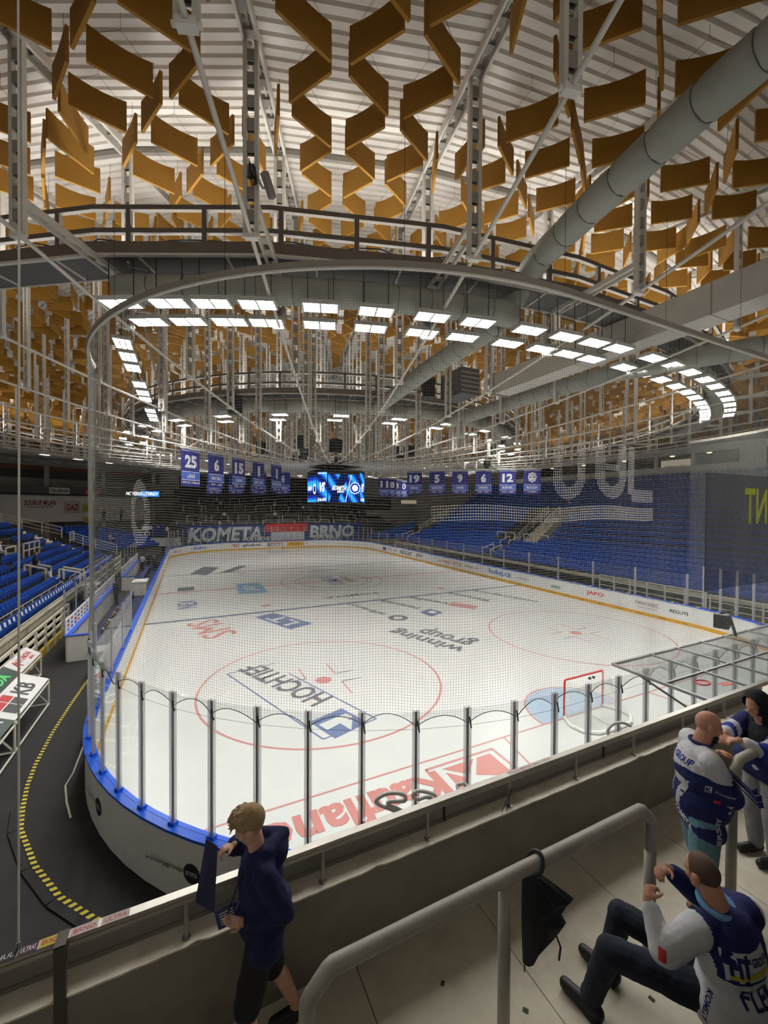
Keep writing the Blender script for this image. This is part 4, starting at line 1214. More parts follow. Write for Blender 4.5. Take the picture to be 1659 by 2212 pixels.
# banner along the front of the far terrace
fb = thing('supporter_banner', 'long blue graffiti banner with white letters along the far terrace front', 'banner', (0, 61.66, 0))
b = MB(); n = 40; vs = []
for k in range(n+1):
    x = -12.2+28.0*k/n; vs += [(x, 0.03*sin(k*1.9), 0.75), (x, 0.03*sin(k*1.3), 3.75)]
b.add(vs, [(2*k, 2*k+2, 2*k+3, 2*k+1) for k in range(n)]); b.build('cloth', mat('banner_blue', srgb(34, 54, 130), 0.8, 0, 0.3, 0.8), fb)
LGT = mat('graffiti_white', srgb(214, 220, 228), 0.7, 0, 0.1, 1); LSH = mat('graffiti_shadow', srgb(60, 100, 120), 0.7, 0, 0.3, 2)
text('KOMETA', (-6.3, -0.05, 2.3), (1, 0, 0), (0, 0, 1), 2.5, 11.0, LSH, fb, 'letter_shadow', 0.09, 0.01, 0.15)
text('KOMETA', (-6.35, -0.07, 2.35), (1, 0, 0), (0, 0, 1), 2.2, 10.6, LGT, fb, 'lettering', 0.03, 0.02, 0.15)
text('BRNO', (10.6, -0.05, 2.4), (1, 0, 0), (0, 0, 1), 2.4, 8.2, LSH, fb, 'letter_shadow', 0.09, 0.01, 0.1)
text('BRNO', (10.6, -0.07, 2.45), (1, 0, 0), (0, 0, 1), 2.1, 7.8, LGT, fb, 'lettering', 0.03, 0.02, 0.1)
b = MB(); b.bx(-0.6, 6.2, -0.1, -0.06, 2.5, 3.85); b.build('red_section', RED, fb)
b = MB(); b.bx(0.2, 5.6, -0.1, -0.06, 1.1, 2.5); b.build('white_section', LGT, fb)
b = MB(); b.bx(0.8, 5.8, -0.11, -0.07, 0.8, 1.15); b.build('red_strip', RED, fb)
for s_, x, h, wd in (('onepay', -1.6, 1.0, 4.2), ('SESTAK', 9.2, 0.9, 5.0)):
    text(s_, (x, -1.2, 1.45), (1, 0, 0), (0, 0, 1), h, wd, WHITE, fb, 'front_lettering', 0.02, 0.0)
BARR = mat('barrier_paint', srgb(176, 176, 172), 0.5)
_bar = [None]
def barrier(x, y, z, wd, label, group):
    if _bar[0] is None:
        b = MB(); b.tube([(-0.5, 0, 0), (-0.5, 0, 0.98), (-0.46, 0, 1.06), (-0.40, 0, 1.1), (0.40, 0, 1.1), (0.46, 0, 1.06), (0.5, 0, 0.98), (0.5, 0, 0)], 0.035, 6)
        o = b.build('crush_barrier', BARR); _bar[0] = o; tag(o, label, 'barrier', group); o.location = (x, y, z)
    else: o = dup(_bar[0], (x, y, z), None, label, group)
    o.scale = (wd, 1, 1)
for i, (y, z, n_, x0) in enumerate(((62.3, 3.3, 10, -12.2), (65.0, 4.1, 8, -11), (69.2, 5.7, 8, -11.6), (72.5, 6.9, 6, -9))):
    for k in range(n_):
        barrier(x0+k*31.0/n_+0.5*sin(k*2.3+i), y, z, 2.2+0.6*sin(k*1.7+i), 'white tubular crush barrier on the dark far standing terrace', 'crush barriers on the far terrace')
rail = thing('guard_rail', 'thin white guard rail along the top of the far terrace front', 'guard rail', (4, 61.8, 3.72))
b = MB(); b.tube([(-18, 0, 0.42), (18, 0, 0.42)], 0.025, 5)
for x in range(-18, 19, 3): b.tube([(x, 0, 0), (x, 0, 0.42)], 0.02, 5)
b.build('rail', BARR, rail)
# advertising boards right of the terrace
def flat_board(name, x0, x1, y, z0, z1, m, txt, tm, label, hh=0.35):
    t = thing(name, label, 'sign', ((x0+x1)/2, y, 0))
    b = MB(); b.bx(-(x1-x0)/2, (x1-x0)/2, 0, 0.1, z0, z1); b.build('board', m, t)
    if txt: text(txt, (0, -0.01, (z0+z1)/2), (1, 0, 0), (0, 0, 1), (z1-z0)*hh, (x1-x0)*0.8, tm, t, 'sign_lettering', 0.02)
flat_board('wall_sign', 24.3, 31.0, 66.5, 8.35, 9.4, SGY, 'winninggroup', SDK, 'light board with dark winninggroup lettering right of the scoreboard')
flat_board('wall_sign', 31.3, 35.6, 66.2, 5.6, 9.2, BLACK, 'winningfitness', SGY, 'tall black board with small white lettering beside the right stand', 0.12)
flat_board('wall_sign', 19.0, 24.1, 66.3, 6.2, 8.2, SDK, 'fandimo-online.eu', SGY, 'dark board with pale web address under the small far banners', 0.2)
b = MB(); b.bx(24.2, 36, 67, 75, 0, 8.3); b.bx(19, 24.2, 66.6, 75, 0, 6.0); struct(b.build('wall_far_right', WALLM))
t = thing('ceiling_lamp', 'warm lit window recess below the light winninggroup board', 'lit window', (28.5, 66.7, 0))
b = MB(); b.bx(-2.1, 2.1, 0.1, 0.25, 7.2, 8.1); b.build('frame', SDK, t)
b = MB(); b.bx(-1.9, 1.9, 0.04, 0.1, 7.3, 8.0); b.build('pane', lamp_mat('lit_window', (1, 0.85, 0.6), 0.22), t)

# ================================================================ SEATS
def seat_geo(card=False):
    b = MB()
    # back shell, curved in plan, rounded top
    n = 4; vs = []; W2 = 0.215
    rows = ((0.02, 0.30, 1.0), (-0.03, 0.50, 1.0), (-0.07, 0.72, 0.97), (-0.09, 0.80, 0.72))
    for (y, z, ws) in rows:
        for k in range(n+1):
            t = 2*k/n-1; vs.append((W2*ws*t, y+0.03*t*t, z))
    m_ = len(vs)
    for (y, z, ws) in rows:
        for k in range(n+1):
            t = 2*k/n-1; vs.append((W2*ws*t, y-0.035+0.03*t*t, z))
    fs = []
    for i in range(3):
        for k in range(n):
            a = i*(n+1)+k
            fs.append((a+1, a, a+n+1, a+n+2)); fs.append((m_+a, m_+a+1, m_+a+n+2, m_+a+n+1))
    for k in range(n): a = 3*(n+1)+k; fs.append((a+1, a, m_+a, m_+a+1))
    for i in range(3):
        a = i*(n+1); fs.append((a, m_+a, m_+a+n+1, a+n+1)); a = i*(n+1)+n; fs.append((m_+a, a, a+n+1, m_+a+n+1))
    b.add(vs, fs, 0)
    # tipped-up pan
    b.add([(-0.2, 0.06, 0.36), (0.2, 0.06, 0.36), (0.19, 0.14, 0.66), (-0.19, 0.14, 0.66), (-0.2, 0.11, 0.34), (0.2, 0.11, 0.34), (0.19, 0.19, 0.65), (-0.19, 0.19, 0.65)],
          [(0, 3, 2, 1), (4, 5, 6, 7), (0, 1, 5, 4), (2, 3, 7, 6), (1, 2, 6, 5), (3, 0, 4, 7)], 0)
    b.bx(-0.035, 0.035, -0.04, 0.13, 0.1, 0.34, 1)
    if card: b.add([(-0.11, -0.018, 0.55), (0.11, -0.018, 0.55), (0.11, -0.058, 0.74), (-0.11, -0.058, 0.74)], [(0, 1, 2, 3)], 2)
    return b
SEATS = []      # (x, y, z, rz, side, card)
SP = 0.5
for i in range(NROW):
    x, z = row_geo(i)
    y = 6.0
    while y < 44.2:
        ok = True
        if i < 6 and 28.5 < y < 29.9: ok = False
        if i >= 5 and i < 9 and 33.8 < y < 39.2: ok = False
        if i >= 6 and 20 < y < 21.2: ok = False
        if ok: SEATS.append((-x, y, z, -pi/2, 0, i == 0))
        y += SP
    y = 4.0
    while y < 51.7:
        ok = True
        if i < 6 and 30.5 < y < 31.8: ok = False
        if 5 <= i < 13 and 27.5 < y < 34.7: ok = False
        if i >= 6 and (6.4 < y < 7.6): ok = False
        if ok: SEATS.append((x, y, z, pi/2, 1, i == 0 and 12 < y < 30 and False))
        y += SP
# corner blocks beyond both ends
for side, cx, cy in ((-1, -17.5, 54.5), (1, 17.5, 57.5)):
    for i in range(9):
        for k in range(18):
            u = Vector((side*-0.707, -0.707, 0)); v = Vector((-u.y, u.x, 0))
            p = Vector((cx, cy, 0))-u*(1.5+0.8*i)+v*(k-8.5)*SP
            if abs(p.x) > 30 or p.y > 60.6: continue
            SEATS.append((p.x, p.y, 0.9+0.3*i, atan2(-u.x, u.y), 2 if side < 0 else 3, False))
for side, cx, cy in ((-1, -17.5, 54.5), (1, 17.5, 57.5)):
    b = MB(); u = Vector((side*-0.707, -0.707, 0))
    for i in range(9):
        c = Vector((cx, cy, 0))-u*(1.5+0.8*i); b.box((c.x, c.y, (0.9+0.3*i)/2), (9.4, 0.82, 0.9+0.3*i), 0, atan2(u.y, u.x)+pi/2)
    struct(b.build('floor_corner_stand', CONC_D))
g0 = seat_geo(False); g1 = seat_geo(True)
order = []
for i, s_ in enumerate(SEATS):
    z = visible((s_[0], s_[1], s_[2]+0.5), 0)
    order.append((z if z else 1e6+i, i))
order.sort()
near = []
for z, i in order:
    if len(near) < 300: near.append(i)
nset = set(near)
seat_lab = ('blue plastic tip-up stadium seat in the rows of the left stand', 'blue plastic tip-up stadium seat in the rows of the right stand', 'blue seat of the far left corner block', 'blue seat of the far right corner block')
protos = {}
for i in near:
    x, y, z, rz, side, card = SEATS[i]
    k = (card,)
    lab = seat_lab[side] if not card else 'blue seat with white card on its backrest in the left stand front row'
    grp = ('left stand seats', 'right stand seats', 'far left corner seats', 'far right corner seats')[side] if not card else 'front row seats with white cards'
    if k not in protos:
        o = (g1 if card else g0).build('stadium_seat', [SEAT_BLUE, SEAT_DARK, CARD], None, False)
        protos[k] = o; o.location = (x, y, z); o.rotation_euler = (0, 0, rz); tag(o, lab, 'seat', grp)
    else: dup(protos[k], (x, y, z), rz, lab, grp)
V0 = np.array(g0.v); 
vs = []; fs = []; ms = []
off = 0
F0 = g0.f
allv = []
for i, (x, y, z, rz, side, card) in enumerate(SEATS):
    if i in nset: continue
    g = g1 if card else g0
    V = np.array(g.v); c, s_ = cos(rz), sin(rz)
    W = np.empty_like(V); W[:, 0] = V[:, 0]*c-V[:, 1]*s_+x; W[:, 1] = V[:, 0]*s_+V[:, 1]*c+y; W[:, 2] = V[:, 2]+z
    allv.append(W); fs += [tuple(a+off for a in f) for f in g.f]; ms += g.m; off += len(V)
me = bpy.data.meshes.new('seat_rows'); me.from_pydata(np.concatenate(allv).tolist(), [], fs); me.update()
for m_ in (SEAT_BLUE, SEAT_DARK, CARD): me.materials.append(m_)
me.polygons.foreach_set('material_index', ms)
o = bpy.data.objects.new('seat_rows', me); COL.objects.link(o)
tag(o, 'thousands of further blue stadium seats filling both side stands and corners', 'seats', kind='stuff')

# ================================================================ RAILINGS in the stands
def railing(name, label, pts, h=1.05, bars=3, r=0.035, m=None, post_every=1.5, sq=False, cat='railing', group=None):
    t = thing(name, label, cat, pts[0], 0, group); m = m or STEEL
    P = [Vector(p)-Vector(pts[0]) for p in pts]
    for k in range(bars):
        z = h*(1-k/bars)
        b = MB()
        if sq:
            for i in range(len(P)-1): b.beam(P[i]+Vector((0, 0, z)), P[i+1]+Vector((0, 0, z)), 2*r, 2*r)
        else: b.tube([p+Vector((0, 0, z)) for p in P], r if k == 0 else r*0.75, 6)
        b.build('rail', m, t)
    for i in range(len(P)-1):
        n = max(1, int((P[i+1]-P[i]).length/post_every+0.5))
        for k in range(n+1 if i == len(P)-2 else n):
            p = P[i].lerp(P[i+1], k/n); b = MB(); b.bx(p.x-r, p.x+r, p.y-r, p.y+r, p.z, p.z+h); b.build('post', m, t)
    return t
CREAM = mat('cream_painted_steel', srgb(212, 206, 186), 0.5)
t = railing('floor_barrier', 'cream steel barrier with three bars on a yellow base along the left side floor', [(-17.57, 9.0, 0.36), (-17.57, 22.0, 0.36)], 1.02, 3, 0.05, CREAM, 1.3, True, 'barrier')
b = MB(); b.bx(-0.06, 0.06, 0, 13, -0.37, -0.02)
b.build('base', stained('worn_yellow', srgb(196, 166, 60), srgb(150, 120, 60), 0.7, 3), t)
b = MB()
for i in range(12): b.bx(-0.066, 0.066, 0.4+i*1.08, 0.75+i*1.08, -0.36, -0.03)
b.build('base_plate', CREAM, t)
railing('floor_barrier', 'cream steel barrier on the far part of the left side floor by the penalty benches', [(-17.57, 26.5, 0.36), (-17.57, 43.0, 0.36)], 1.02, 3, 0.05, CREAM, 1.5, True, 'barrier')
railing('stand_railing', 'low white rail between the first and second seat row of the left stand', [(-19.2, 8, 0.95), (-19.2, 28.2, 0.95)], 0.75, 1, 0.022, STEEL, 1.4)
railing('stand_railing', 'low white rail behind the first seat row beyond the left stair gate', [(-19.2, 30, 0.95), (-19.2, 44, 0.95)], 0.75, 1, 0.022, STEEL, 1.4)
railing('stand_railing', 'thin white rail on the front edge of the left stand', [(-18.3, 8, 1.36), (-18.3, 44, 1.36)], 0.12, 1, 0.02, STEEL, 2.0)
for y in (28.7, 29.75):
    railing('stair_gate', 'cream gate frame %s of the stair opening in the front of the left stand' % ('before', 'after')[y > 29], [(-18.35, y, 1.3), (-19.5, y, 1.6)], 0.85, 1, 0.05, CREAM, 1.1, True, 'gate')
    railing('stair_gate', 'cream handrail frame %s the upper stair of the left stand' % ('near', 'past')[y > 29], [(-20.2, y, 1.6), (-21.3, y, 1.95)], 0.9, 1, 0.05, CREAM, 1.1, True, 'gate')
railing('vomitory_railing', 'white guard frame on the near side of the left stand entrance', [(-23.2, 31.8, 2.6), (-23.2, 33.6, 2.6), (-26.0, 33.9, 2.75)], 1.1, 2, 0.045, STEEL, 1.2, True)
railing('vomitory_railing', 'white guard frame on the far side of the left stand entrance', [(-23.2, 35.2, 2.6), (-23.2, 38.9, 2.6)], 1.1, 2, 0.045, STEEL, 1.3, True)
railing('stair_railing', 'long sloping white four-bar railing at the far end of the left stand, lower part', [(-18.4, 44.6, 1.6), (-20.2, 44.6, 2.2), (-22.3, 44.6, 3.0), (-22.3, 46.2, 3.0)], 1.05, 4, 0.035, CREAM, 1.4)
railing('stair_railing', 'sloping cream railing at the far end of the left stand, upper part', [(-23.6, 47.5, 3.3), (-32.5, 50.5, 5.6)], 1.1, 3, 0.035, CREAM, 2.0)
railing('floor_barrier', 'white steel barrier with three bars behind the right side boards', [(16.6, 8.6, 0.5), (16.6, 15.7, 0.5)], 1.1, 3, 0.035, STEEL, 1.1, False, 'barrier')
railing('floor_barrier', 'short white barrier behind the right boards at the right edge', [(16.6, 4.6, 0.4), (16.6, 8.4, 0.4)], 1.1, 3, 0.035, STEEL, 1.1, False, 'barrier')
railing('floor_barrier', 'white barrier far along the right side boards', [(16.6, 40, 0.4), (16.6, 50, 0.4)], 1.1, 4, 0.035, CREAM, 1.6, False, 'barrier')
b = MB(); b.bx(16.3, 16.9, 3, 52, -0.1, 0.4); struct(b.build('trim_right_kerb', YELLOW if False else CONC))
for a_, ps in (('left of', [(23.3, 34.8, 2.5), (23.3, 31.8, 2.5)]), ('right of', [(23.3, 30.3, 2.5), (23.3, 26.8, 2.5)])):
    railing('vomitory_railing', 'white guard frame %s the entrance stair in the right stand' % a_, ps, 1.15, 1, 0.045, STEEL, 1.5, True)
for y, w_ in ((30.4, 'right'), (32.2, 'left')):
    railing('stair_railing', 'sloping white stair railing on the %s side of the right stand entrance' % w_, [(23.6, y, 2.0), (25.5, y, 3.3), (29.2, y, 5.8)], 1.05, 3, 0.035, STEEL, 1.3)
for y, w_ in ((30.5, 'right'), (31.9, 'left')):
    railing('stair_gate', 'white handrail loop on the %s of the front stair in the right stand' % w_, [(18.6, y, 1.0), (20.2, y, 1.5)], 1.0, 1, 0.04, STEEL, 1.5, True, 'gate')
    railing('stair_gate', 'white handrail loop higher on the %s of the front stair in the right stand' % w_, [(21.2, y, 1.8), (22.6, y, 2.3)], 1.0, 1, 0.04, STEEL, 1.4, True, 'gate')
railing('vomitory_railing', 'white guard frame at the right edge of the picture in the right stand', [(23.3, 8.2, 3.1), (23.3, 4.2, 3.1)], 1.35, 1, 0.045, STEEL, 1.6, True)
for y, w_ in ((50.8, 'near'), (53.0, 'far')):
    railing('stair_gate', 'white stair loop at the far end of the right stand, %s one' % w_, [(19.5, y, 1.2), (21.5, y, 1.8)], 1.0, 1, 0.04, STEEL, 1.5, True, 'gate')
railing('stair_railing', 'white stair railing climbing at the far end of the right stand', [(22.5, 52.6, 2.6), (28.5, 53.2, 5.4)], 1.05, 3, 0.035, STEEL, 1.6)
# truss of the roof edge at the far left
rt_ = thing('edge_truss', 'dark steel lattice ring along the roof edge at far left', 'truss', C0)
b = MB(); P = [pol(42, radians(196+2.2*i), 12.0)-C0 for i in range(30)]; Q = [pol(42.9, radians(196+2.2*i), 12.7)-C0 for i in range(30)]
b.tube(P, 0.13, 8); b.build('lower_chord', STEEL_D, rt_)
b = MB(); b.tube(Q, 0.09, 8); b.build('upper_chord', STEEL_D, rt_)
b = MB()
for i in range(29): b.tube([P[i], Q[i+1]] if i % 2 else [Q[i], P[i+1]], 0.05, 5)
b.build('lattice', STEEL_D, rt_)

c1 = thing('stand_sign', 'small dark blue sign with white C1 in the far left corner', 'sign', (-17.0, 60.9, 0))
b = MB(); b.bx(-0.65, 0.65, 0, 0.06, 2.2, 3.35); b.build('board', NAVY, c1)
b = MB(); b.bx(-0.65, 0.65, -0.02, 0.05, 3.35, 3.8); b.build('white_cap', CARD, c1)
text('C1', (0, -0.01, 2.75), (1, 0, 0), (0, 0, 1), 0.6, 0.7, CARD, c1, 'sign_lettering', 0.03)
fb2 = thing('supporter_banner', 'blue banner with pale painted figures beside the C1 sign at far left', 'banner', (-14.4, 61.2, 0))
b = MB(); b.bx(-1.85, 1.9, 0, 0.03, 2.3, 3.9); b.build('cloth', MATS['banner_blue'], fb2)
b = MB()
for k in range(4): b.ball((-1.2+0.7*k, -0.01, 3.65), 0.16, 10, 6, 0, (1, 0.1, 0.7))
b.build('painted_heads', LGT, fb2)
fw_ = thing('front_wall_sheet', 'low white wall with faint red print below the blue banner at far left', 'low wall', (-15.3, 60.6, 0))
b = MB(); b.bx(-2.6, 2.6, 0, 0.1, 0.9, 2.1); b.build('sheet', WALLW, fw_)
# ================================================================ THINGS AROUND THE RINK
# goals
NETW = mat('goal_net_cord', srgb(228, 228, 222), 0.8)
def make_goal(label, y, rz):
    t = thing('hockey_goal', label, 'goal', (0, y, 0), rz)
    b = MB(); b.tube([(-0.915, 0, 0), (-0.915, 0, 1.17), (-0.90, 0, 1.21), (-0.86, 0, 1.225), (0.86, 0, 1.225), (0.90, 0, 1.21), (0.915, 0, 1.17), (0.915, 0, 0)], 0.032, 10); b.build('red_frame', RED, t, True)
    base = [(-0.915, 0, 0.05), (-1.15, -0.45, 0.05), (-1.1, -0.85, 0.05), (-0.75, -1.1, 0.05), (-0.3, -1.15, 0.05), (0.3, -1.15, 0.05), (0.75, -1.1, 0.05), (1.1, -0.85, 0.05), (1.15, -0.45, 0.05), (0.915, 0, 0.05)]
    b = MB(); b.tube(base, 0.055, 8); b.build('base_pad', NETW, t, True)
    top = [(-0.9, 0, 1.22), (-0.85, -0.25, 1.21), (-0.7, -0.45, 1.2), (-0.35, -0.5, 1.2), (0, -0.52, 1.2), (0.35, -0.5, 1.2), (0.7, -0.45, 1.2), (0.85, -0.25, 1.21), (0.9, 0, 1.22)]
    def samp(P, n):
        P = [Vector(p) for p in P]; L = [0]
        for i in range(1, len(P)): L.append(L[-1]+(P[i]-P[i-1]).length)
        o = []
        for k in range(n+1):
            s_ = L[-1]*k/n
            for i in range(1, len(P)):
                if s_ <= L[i]+1e-9: o.append(P[i-1].lerp(P[i], (s_-L[i-1])/(L[i]-L[i-1]))); break
        return o
    N_ = 76; A, B = samp(base, N_), samp(top, N_)
    lines = []
    f = lambda i, v: A[i].lerp(B[i], v)+Vector((0, 0.12*sin(pi*v)*(1 if 8 < i < N_-8 else 0.3), 0))
    for i in range(N_+1): lines.append([f(i, v/8) for v in range(9)])
    for v in range(1, 26): lines.append([f(i, v/26) for i in range(0, N_+1, 2)])
    for k in range(-10, 11): lines.append([Vector((k*0.085, 0, 1.22)), Vector((k*0.08, -0.5, 1.2))])
    for k in range(1, 8): lines.append([Vector((-0.88, -0.065*k, 1.215)), Vector((0.88, -0.065*k, 1.215))])
    strands(lines, 0.0032).build('net', NETW, t)
    b = MB(); b.tube([(0.02, -0.02, 0.06), (-0.02, -1.1, 0.06)], 0.02, 6); b.build('centre_bar', NETW, t)
    return t
make_goal('red framed hockey goal with white net at the near end', 4.0, 0)
make_goal('small distant hockey goal at the far end of the ice', 56.0, pi)
for x in (-0.1, 0.08):
    t = thing('goal_camera', 'tiny black camera on top of the near goal net, %s of the pair' % ('left' if x < 0 else 'right'), 'camera', (x, 3.72, 1.2))
    b = MB(); b.box((0, 0, 0.045), (0.07, 0.06, 0.06)); b.build('body', BLACK, t)
    b = MB(); b.tube([(0, 0.03, 0.045), (0, 0.05, 0.045)], 0.02, 10); b.build('lens', DARK, t)
# advertising tables on the left floor
ADW = mat('ad_panel_white', srgb(226, 226, 224), 0.45); ADG = mat('ad_panel_green', srgb(44, 66, 58), 0.45)
def ad_table(label, x0, x1, y0, y1, m, z0=0.9, z1=1.2):
    """sloped advertising panel on a white tube frame; x0 is the edge near the rink"""
    t = thing('advertising_table', label, 'advertising board', (x0, y0, 0))
    L = y1-y0; W_ = x1-x0
    sl = (Vector((W_, 0, z1-z0))).normalized()
    b = MB(); nrm = Vector((0, 1, 0)).cross(sl)*-1
    P = [Vector((0, 0, z0)), Vector((0, L, z0)), Vector((W_, L, z1)), Vector((W_, 0, z1))]
    dn = Vector((0, 0, -0.03))
    b.add(P+[p+dn for p in P], [(0, 1, 2, 3), (7, 6, 5, 4), (0, 4, 5, 1), (1, 5, 6, 2), (2, 6, 7, 3), (3, 7, 4, 0)]); b.build('panel', m, t)
    b = MB()
    for z in (0.05, z0-0.12): b.tube([(0, 0, z), (0, L, z)], 0.028, 8); b.tube([(W_, 0, z), (W_, L, z)], 0.028, 8)
    n = max(1, int(L/1.9)); b.build('long_rail', STEEL, t)
    for k in range(n+1):
        y = L*k/n
        b = MB(); b.tube([(0, y, 0.02), (0, y, z0-0.03)], 0.028, 8); b.build('leg', STEEL, t)
        b = MB(); b.tube([(W_, y, 0.02), (W_, y, z1-0.03)], 0.028, 8); b.build('leg', STEEL, t)
        b = MB(); b.tube([(0, y, 0.05), (W_, y, 0.05)], 0.022, 8); b.tube([(0, y, 0.05), (W_, y, z1-0.2)], 0.018, 8); b.build('brace', STEEL, t)
    def put(s_, cy, f, h, wd, tm, right=(0, 1, 0), bold=0.03):
        c = Vector((0, cy, z0)).lerp(Vector((W_, cy, z1)), f)
        text(s_, c, right, sl if W_ < 0 else -sl, h, wd, tm, t, 'panel_lettering', bold, 0.006)
    def patch(ya, yb, fa, fb, pm):
        q = lambda y, f: Vector((0, y, z0)).lerp(Vector((W_, y, z1)), f)+Vector((0, 0, 0.006))
        b = MB(); b.quad(q(ya, fa), q(yb, fa), q(yb, fb), q(ya, fb)); b.build('panel_print', pm, t)
    return t, put, patch
INK = mat('ad_ink', srgb(60, 60, 64), 0.5); INKR = mat('ad_red_ink', srgb(190, 40, 44), 0.5); INKG = mat('ad_green_ink', srgb(90, 220, 120), 0.5)
t, put, patch = ad_table('white sloped advertising table with KB letters and red and dark squares, near left floor', -15.95, -16.68, 9.05, 12.0, ADW)
put('KB', 1.95, 0.5, 0.46, 0.85, INK)
patch(0.35, 0.85, 0.56, 0.98, INKR); patch(0.35, 0.85, 0.10, 0.52, INK); patch(0.9, 1.3, 0.56, 0.9, INKR); patch(0.9, 1.3, 0.10, 0.52, INK)
t, put, patch = ad_table('dark green sloped advertising table at the left edge in front of the KB table', -15.95, -16.68, 5.9, 9.0, ADG)
put('SKODA', 2.0, 0.5, 0.4, 2.0, CARD)
t, put, patch = ad_table('white sloped advertising table with red AUTONOVA lettering by the left barrier', -16.96, -17.42, 13.0, 15.1, ADW)
put('AUTONOVA', 1.15, 0.6, 0.2, 1.35, INKR); put('A', 0.42, 0.5, 0.34, 0.4, INKR); put('BRNO', 1.5, 0.25, 0.1, 0.4, INKR)
t, put, patch = ad_table('dark green sloped advertising table with light green letters behind the KB table', -16.96, -17.42, 9.6, 12.95, ADG)
put('SKODA', 1.9, 0.5, 0.3, 2.0, INKG)
# hazard tape along the edge of the rubber ramp
TY = mat('tape_yellow', srgb(226, 206, 66), 0.6); TK = mat('tape_black', srgb(26, 26, 26), 0.6)
tp_pts = [Vector(p) for p in ((-15.2, 14.1, 0), (-15.3, 11.7, 0), (-15.34, 9.8, 0), (-15.29, 8.2, 0), (-15.2, 7.3, 0), (-15.03, 6.4, 0), (-14.85, 5.65, 0), (-14.3, 4.45, 0), (-13.71, 3.5, 0), (-13.1, 2.8, 0), (-12.3, 2.1, 0), (-11.0, 1.3, 0))]
b = MB(); L = 0; stripe = 0
for i in range(len(tp_pts)-1):
    p, q = tp_pts[i], tp_pts[i+1]; n = max(1, int((q-p).length/0.075)); d = (q-p)/n
    sd = Vector((-d.y, d.x, 0)).normalized()*0.045
    for k in range(n):
        a, c = p+d*k, p+d*(k+1); sk = d*0.5; stripe += 1
        z = Vector((0, 0, 0.004))
        b.quad(a-sd+z, c-sd+z, c+sd+sk+z, a+sd+sk+z, stripe % 2)
tag(b.build('hazard_tape', [TY, TK]), 'curved yellow and black hazard tape on the dark floor at lower left', 'tape')
ramp = thing('floor_step', 'black rubber step edge running beside the hazard tape', 'step edge')
b = MB()
for i in range(5, len(tp_pts)-1):
    p, q = tp_pts[i], tp_pts[i+1]; d = (q-p).normalized(); sd = Vector((d.y, -d.x, 0))
    o_ = -1 if (p-Vector((-5.7, 8.3, 0))).dot(sd) < 0 else 1
    b.beam(p+sd*0.13*o_+Vector((0, 0, 0.0)), q+sd*0.13*o_+Vector((0, 0, 0.0)), 0.14, 0.05)
b.build('edge', TK, ramp)
fr_ = thing('frayed_mat_edge', 'pale frayed edge of the rubber mat beside the corner boards', 'mat edge')
b = MB(); random.seed(3); pp = [(-14.42, 9.6), (-14.36, 8.6), (-14.33, 7.4), (-14.38, 6.9), (-14.2, 6.2), (-14.0, 5.6)]
for i in range(len(pp)-1): b.beam((*pp[i], -0.005), (*pp[i+1], -0.005), 0.02+0.03*random.random(), 0.012)
b.build('edge', CREAM, fr_)
# players' benches on the left
ENCL = stained('enclosure_white', srgb(214, 212, 206), srgb(196, 193, 186), 0.5, 1.2)
def bench_zone(y0, y1, which):
    t = thing('bench_enclosure', 'white bench enclosure wall with blue top and small sponsor marks, %s one on the left' % which, 'bench enclosure', (-16.4, y0, 0))
    L = y1-y0
    b = MB(); b.bx(-0.06, 0.06, 0, L, 0, 1.1); b.bx(0.0, 0.8, -0.05, 0.05, 0, 1.1); b.build('panel', ENCL, t)
    b = MB(); b.bx(-0.09, 0.12, 0, L, 1.1, 1.14); b.bx(-0.09, 0.84, -0.09, 0.09, 1.1, 1.14); b.build('blue_cap', BLUE_RAIL, t)
    b = MB(); b.bx(-0.12, -0.08, 0.1, L, 1.14, 1.78); b.build('sponsor_panel', CARD, t)
    k = 0; y = 0.4
    while y < L-0.3:
        for z in (1.27, 1.45, 1.63):
            k += 1
            b = MB(); b.bx(-0.079, -0.075, y, y+0.3, z-0.05, z+0.05); b.build('sponsor_mark', (INK, mat('ad_blue_ink', srgb(70, 130, 190), 0.5), INKR, INK)[k % 4], t)
        y += 0.62
        if k > 60: break
    b = MB(); b.bx(-0.105, -0.095, 0.1, L, 1.8, 3.1); b.build('back_glass', GLASS, t)
    for yy in range(0, int(L)+1, 2):
        b = MB(); b.bx(-0.13, -0.07, yy, yy+0.05, 1.14, 3.1); b.build('glass_post', ALU, t)
    b = MB(); b.bx(0.72, 0.76, -0.075, -0.05, 0.7, 0.85); b.bx(0.72, 0.76, -0.075, -0.05, 0.2, 0.3); b.build('door_hinge', BLACK, t)
    be = thing('players_bench', 'long blue players bench, %s one along the left boards' % which, 'bench', (-15.4, y0+0.5, 0))
    b = MB(); b.bx(-0.2, 0.2, 0, L-1, 0.46, 0.52); b.build('seat', mat('bench_blue', srgb(40, 52, 110), 0.6), be)
    for yy in range(0, int(L), 2):
        b = MB(); b.bx(-0.16, 0.16, yy, yy+0.06, 0, 0.46); b.build('leg', DARK, be)
    fl = thing('bench_carpet', 'dark blue carpet under the %s players bench' % which, 'carpet', (-15.2, y0+L/2, 0))
    b = MB(); b.bx(-0.95, 0.95, -L/2+0.1, L/2-0.1, -0.011, 0.004); b.build('carpet', mat('carpet_navy', srgb(50, 58, 100), 0.95), fl)
bench_zone(16.4, 29.5, 'nearer')
bench_zone(32.5, 44.0, 'farther')
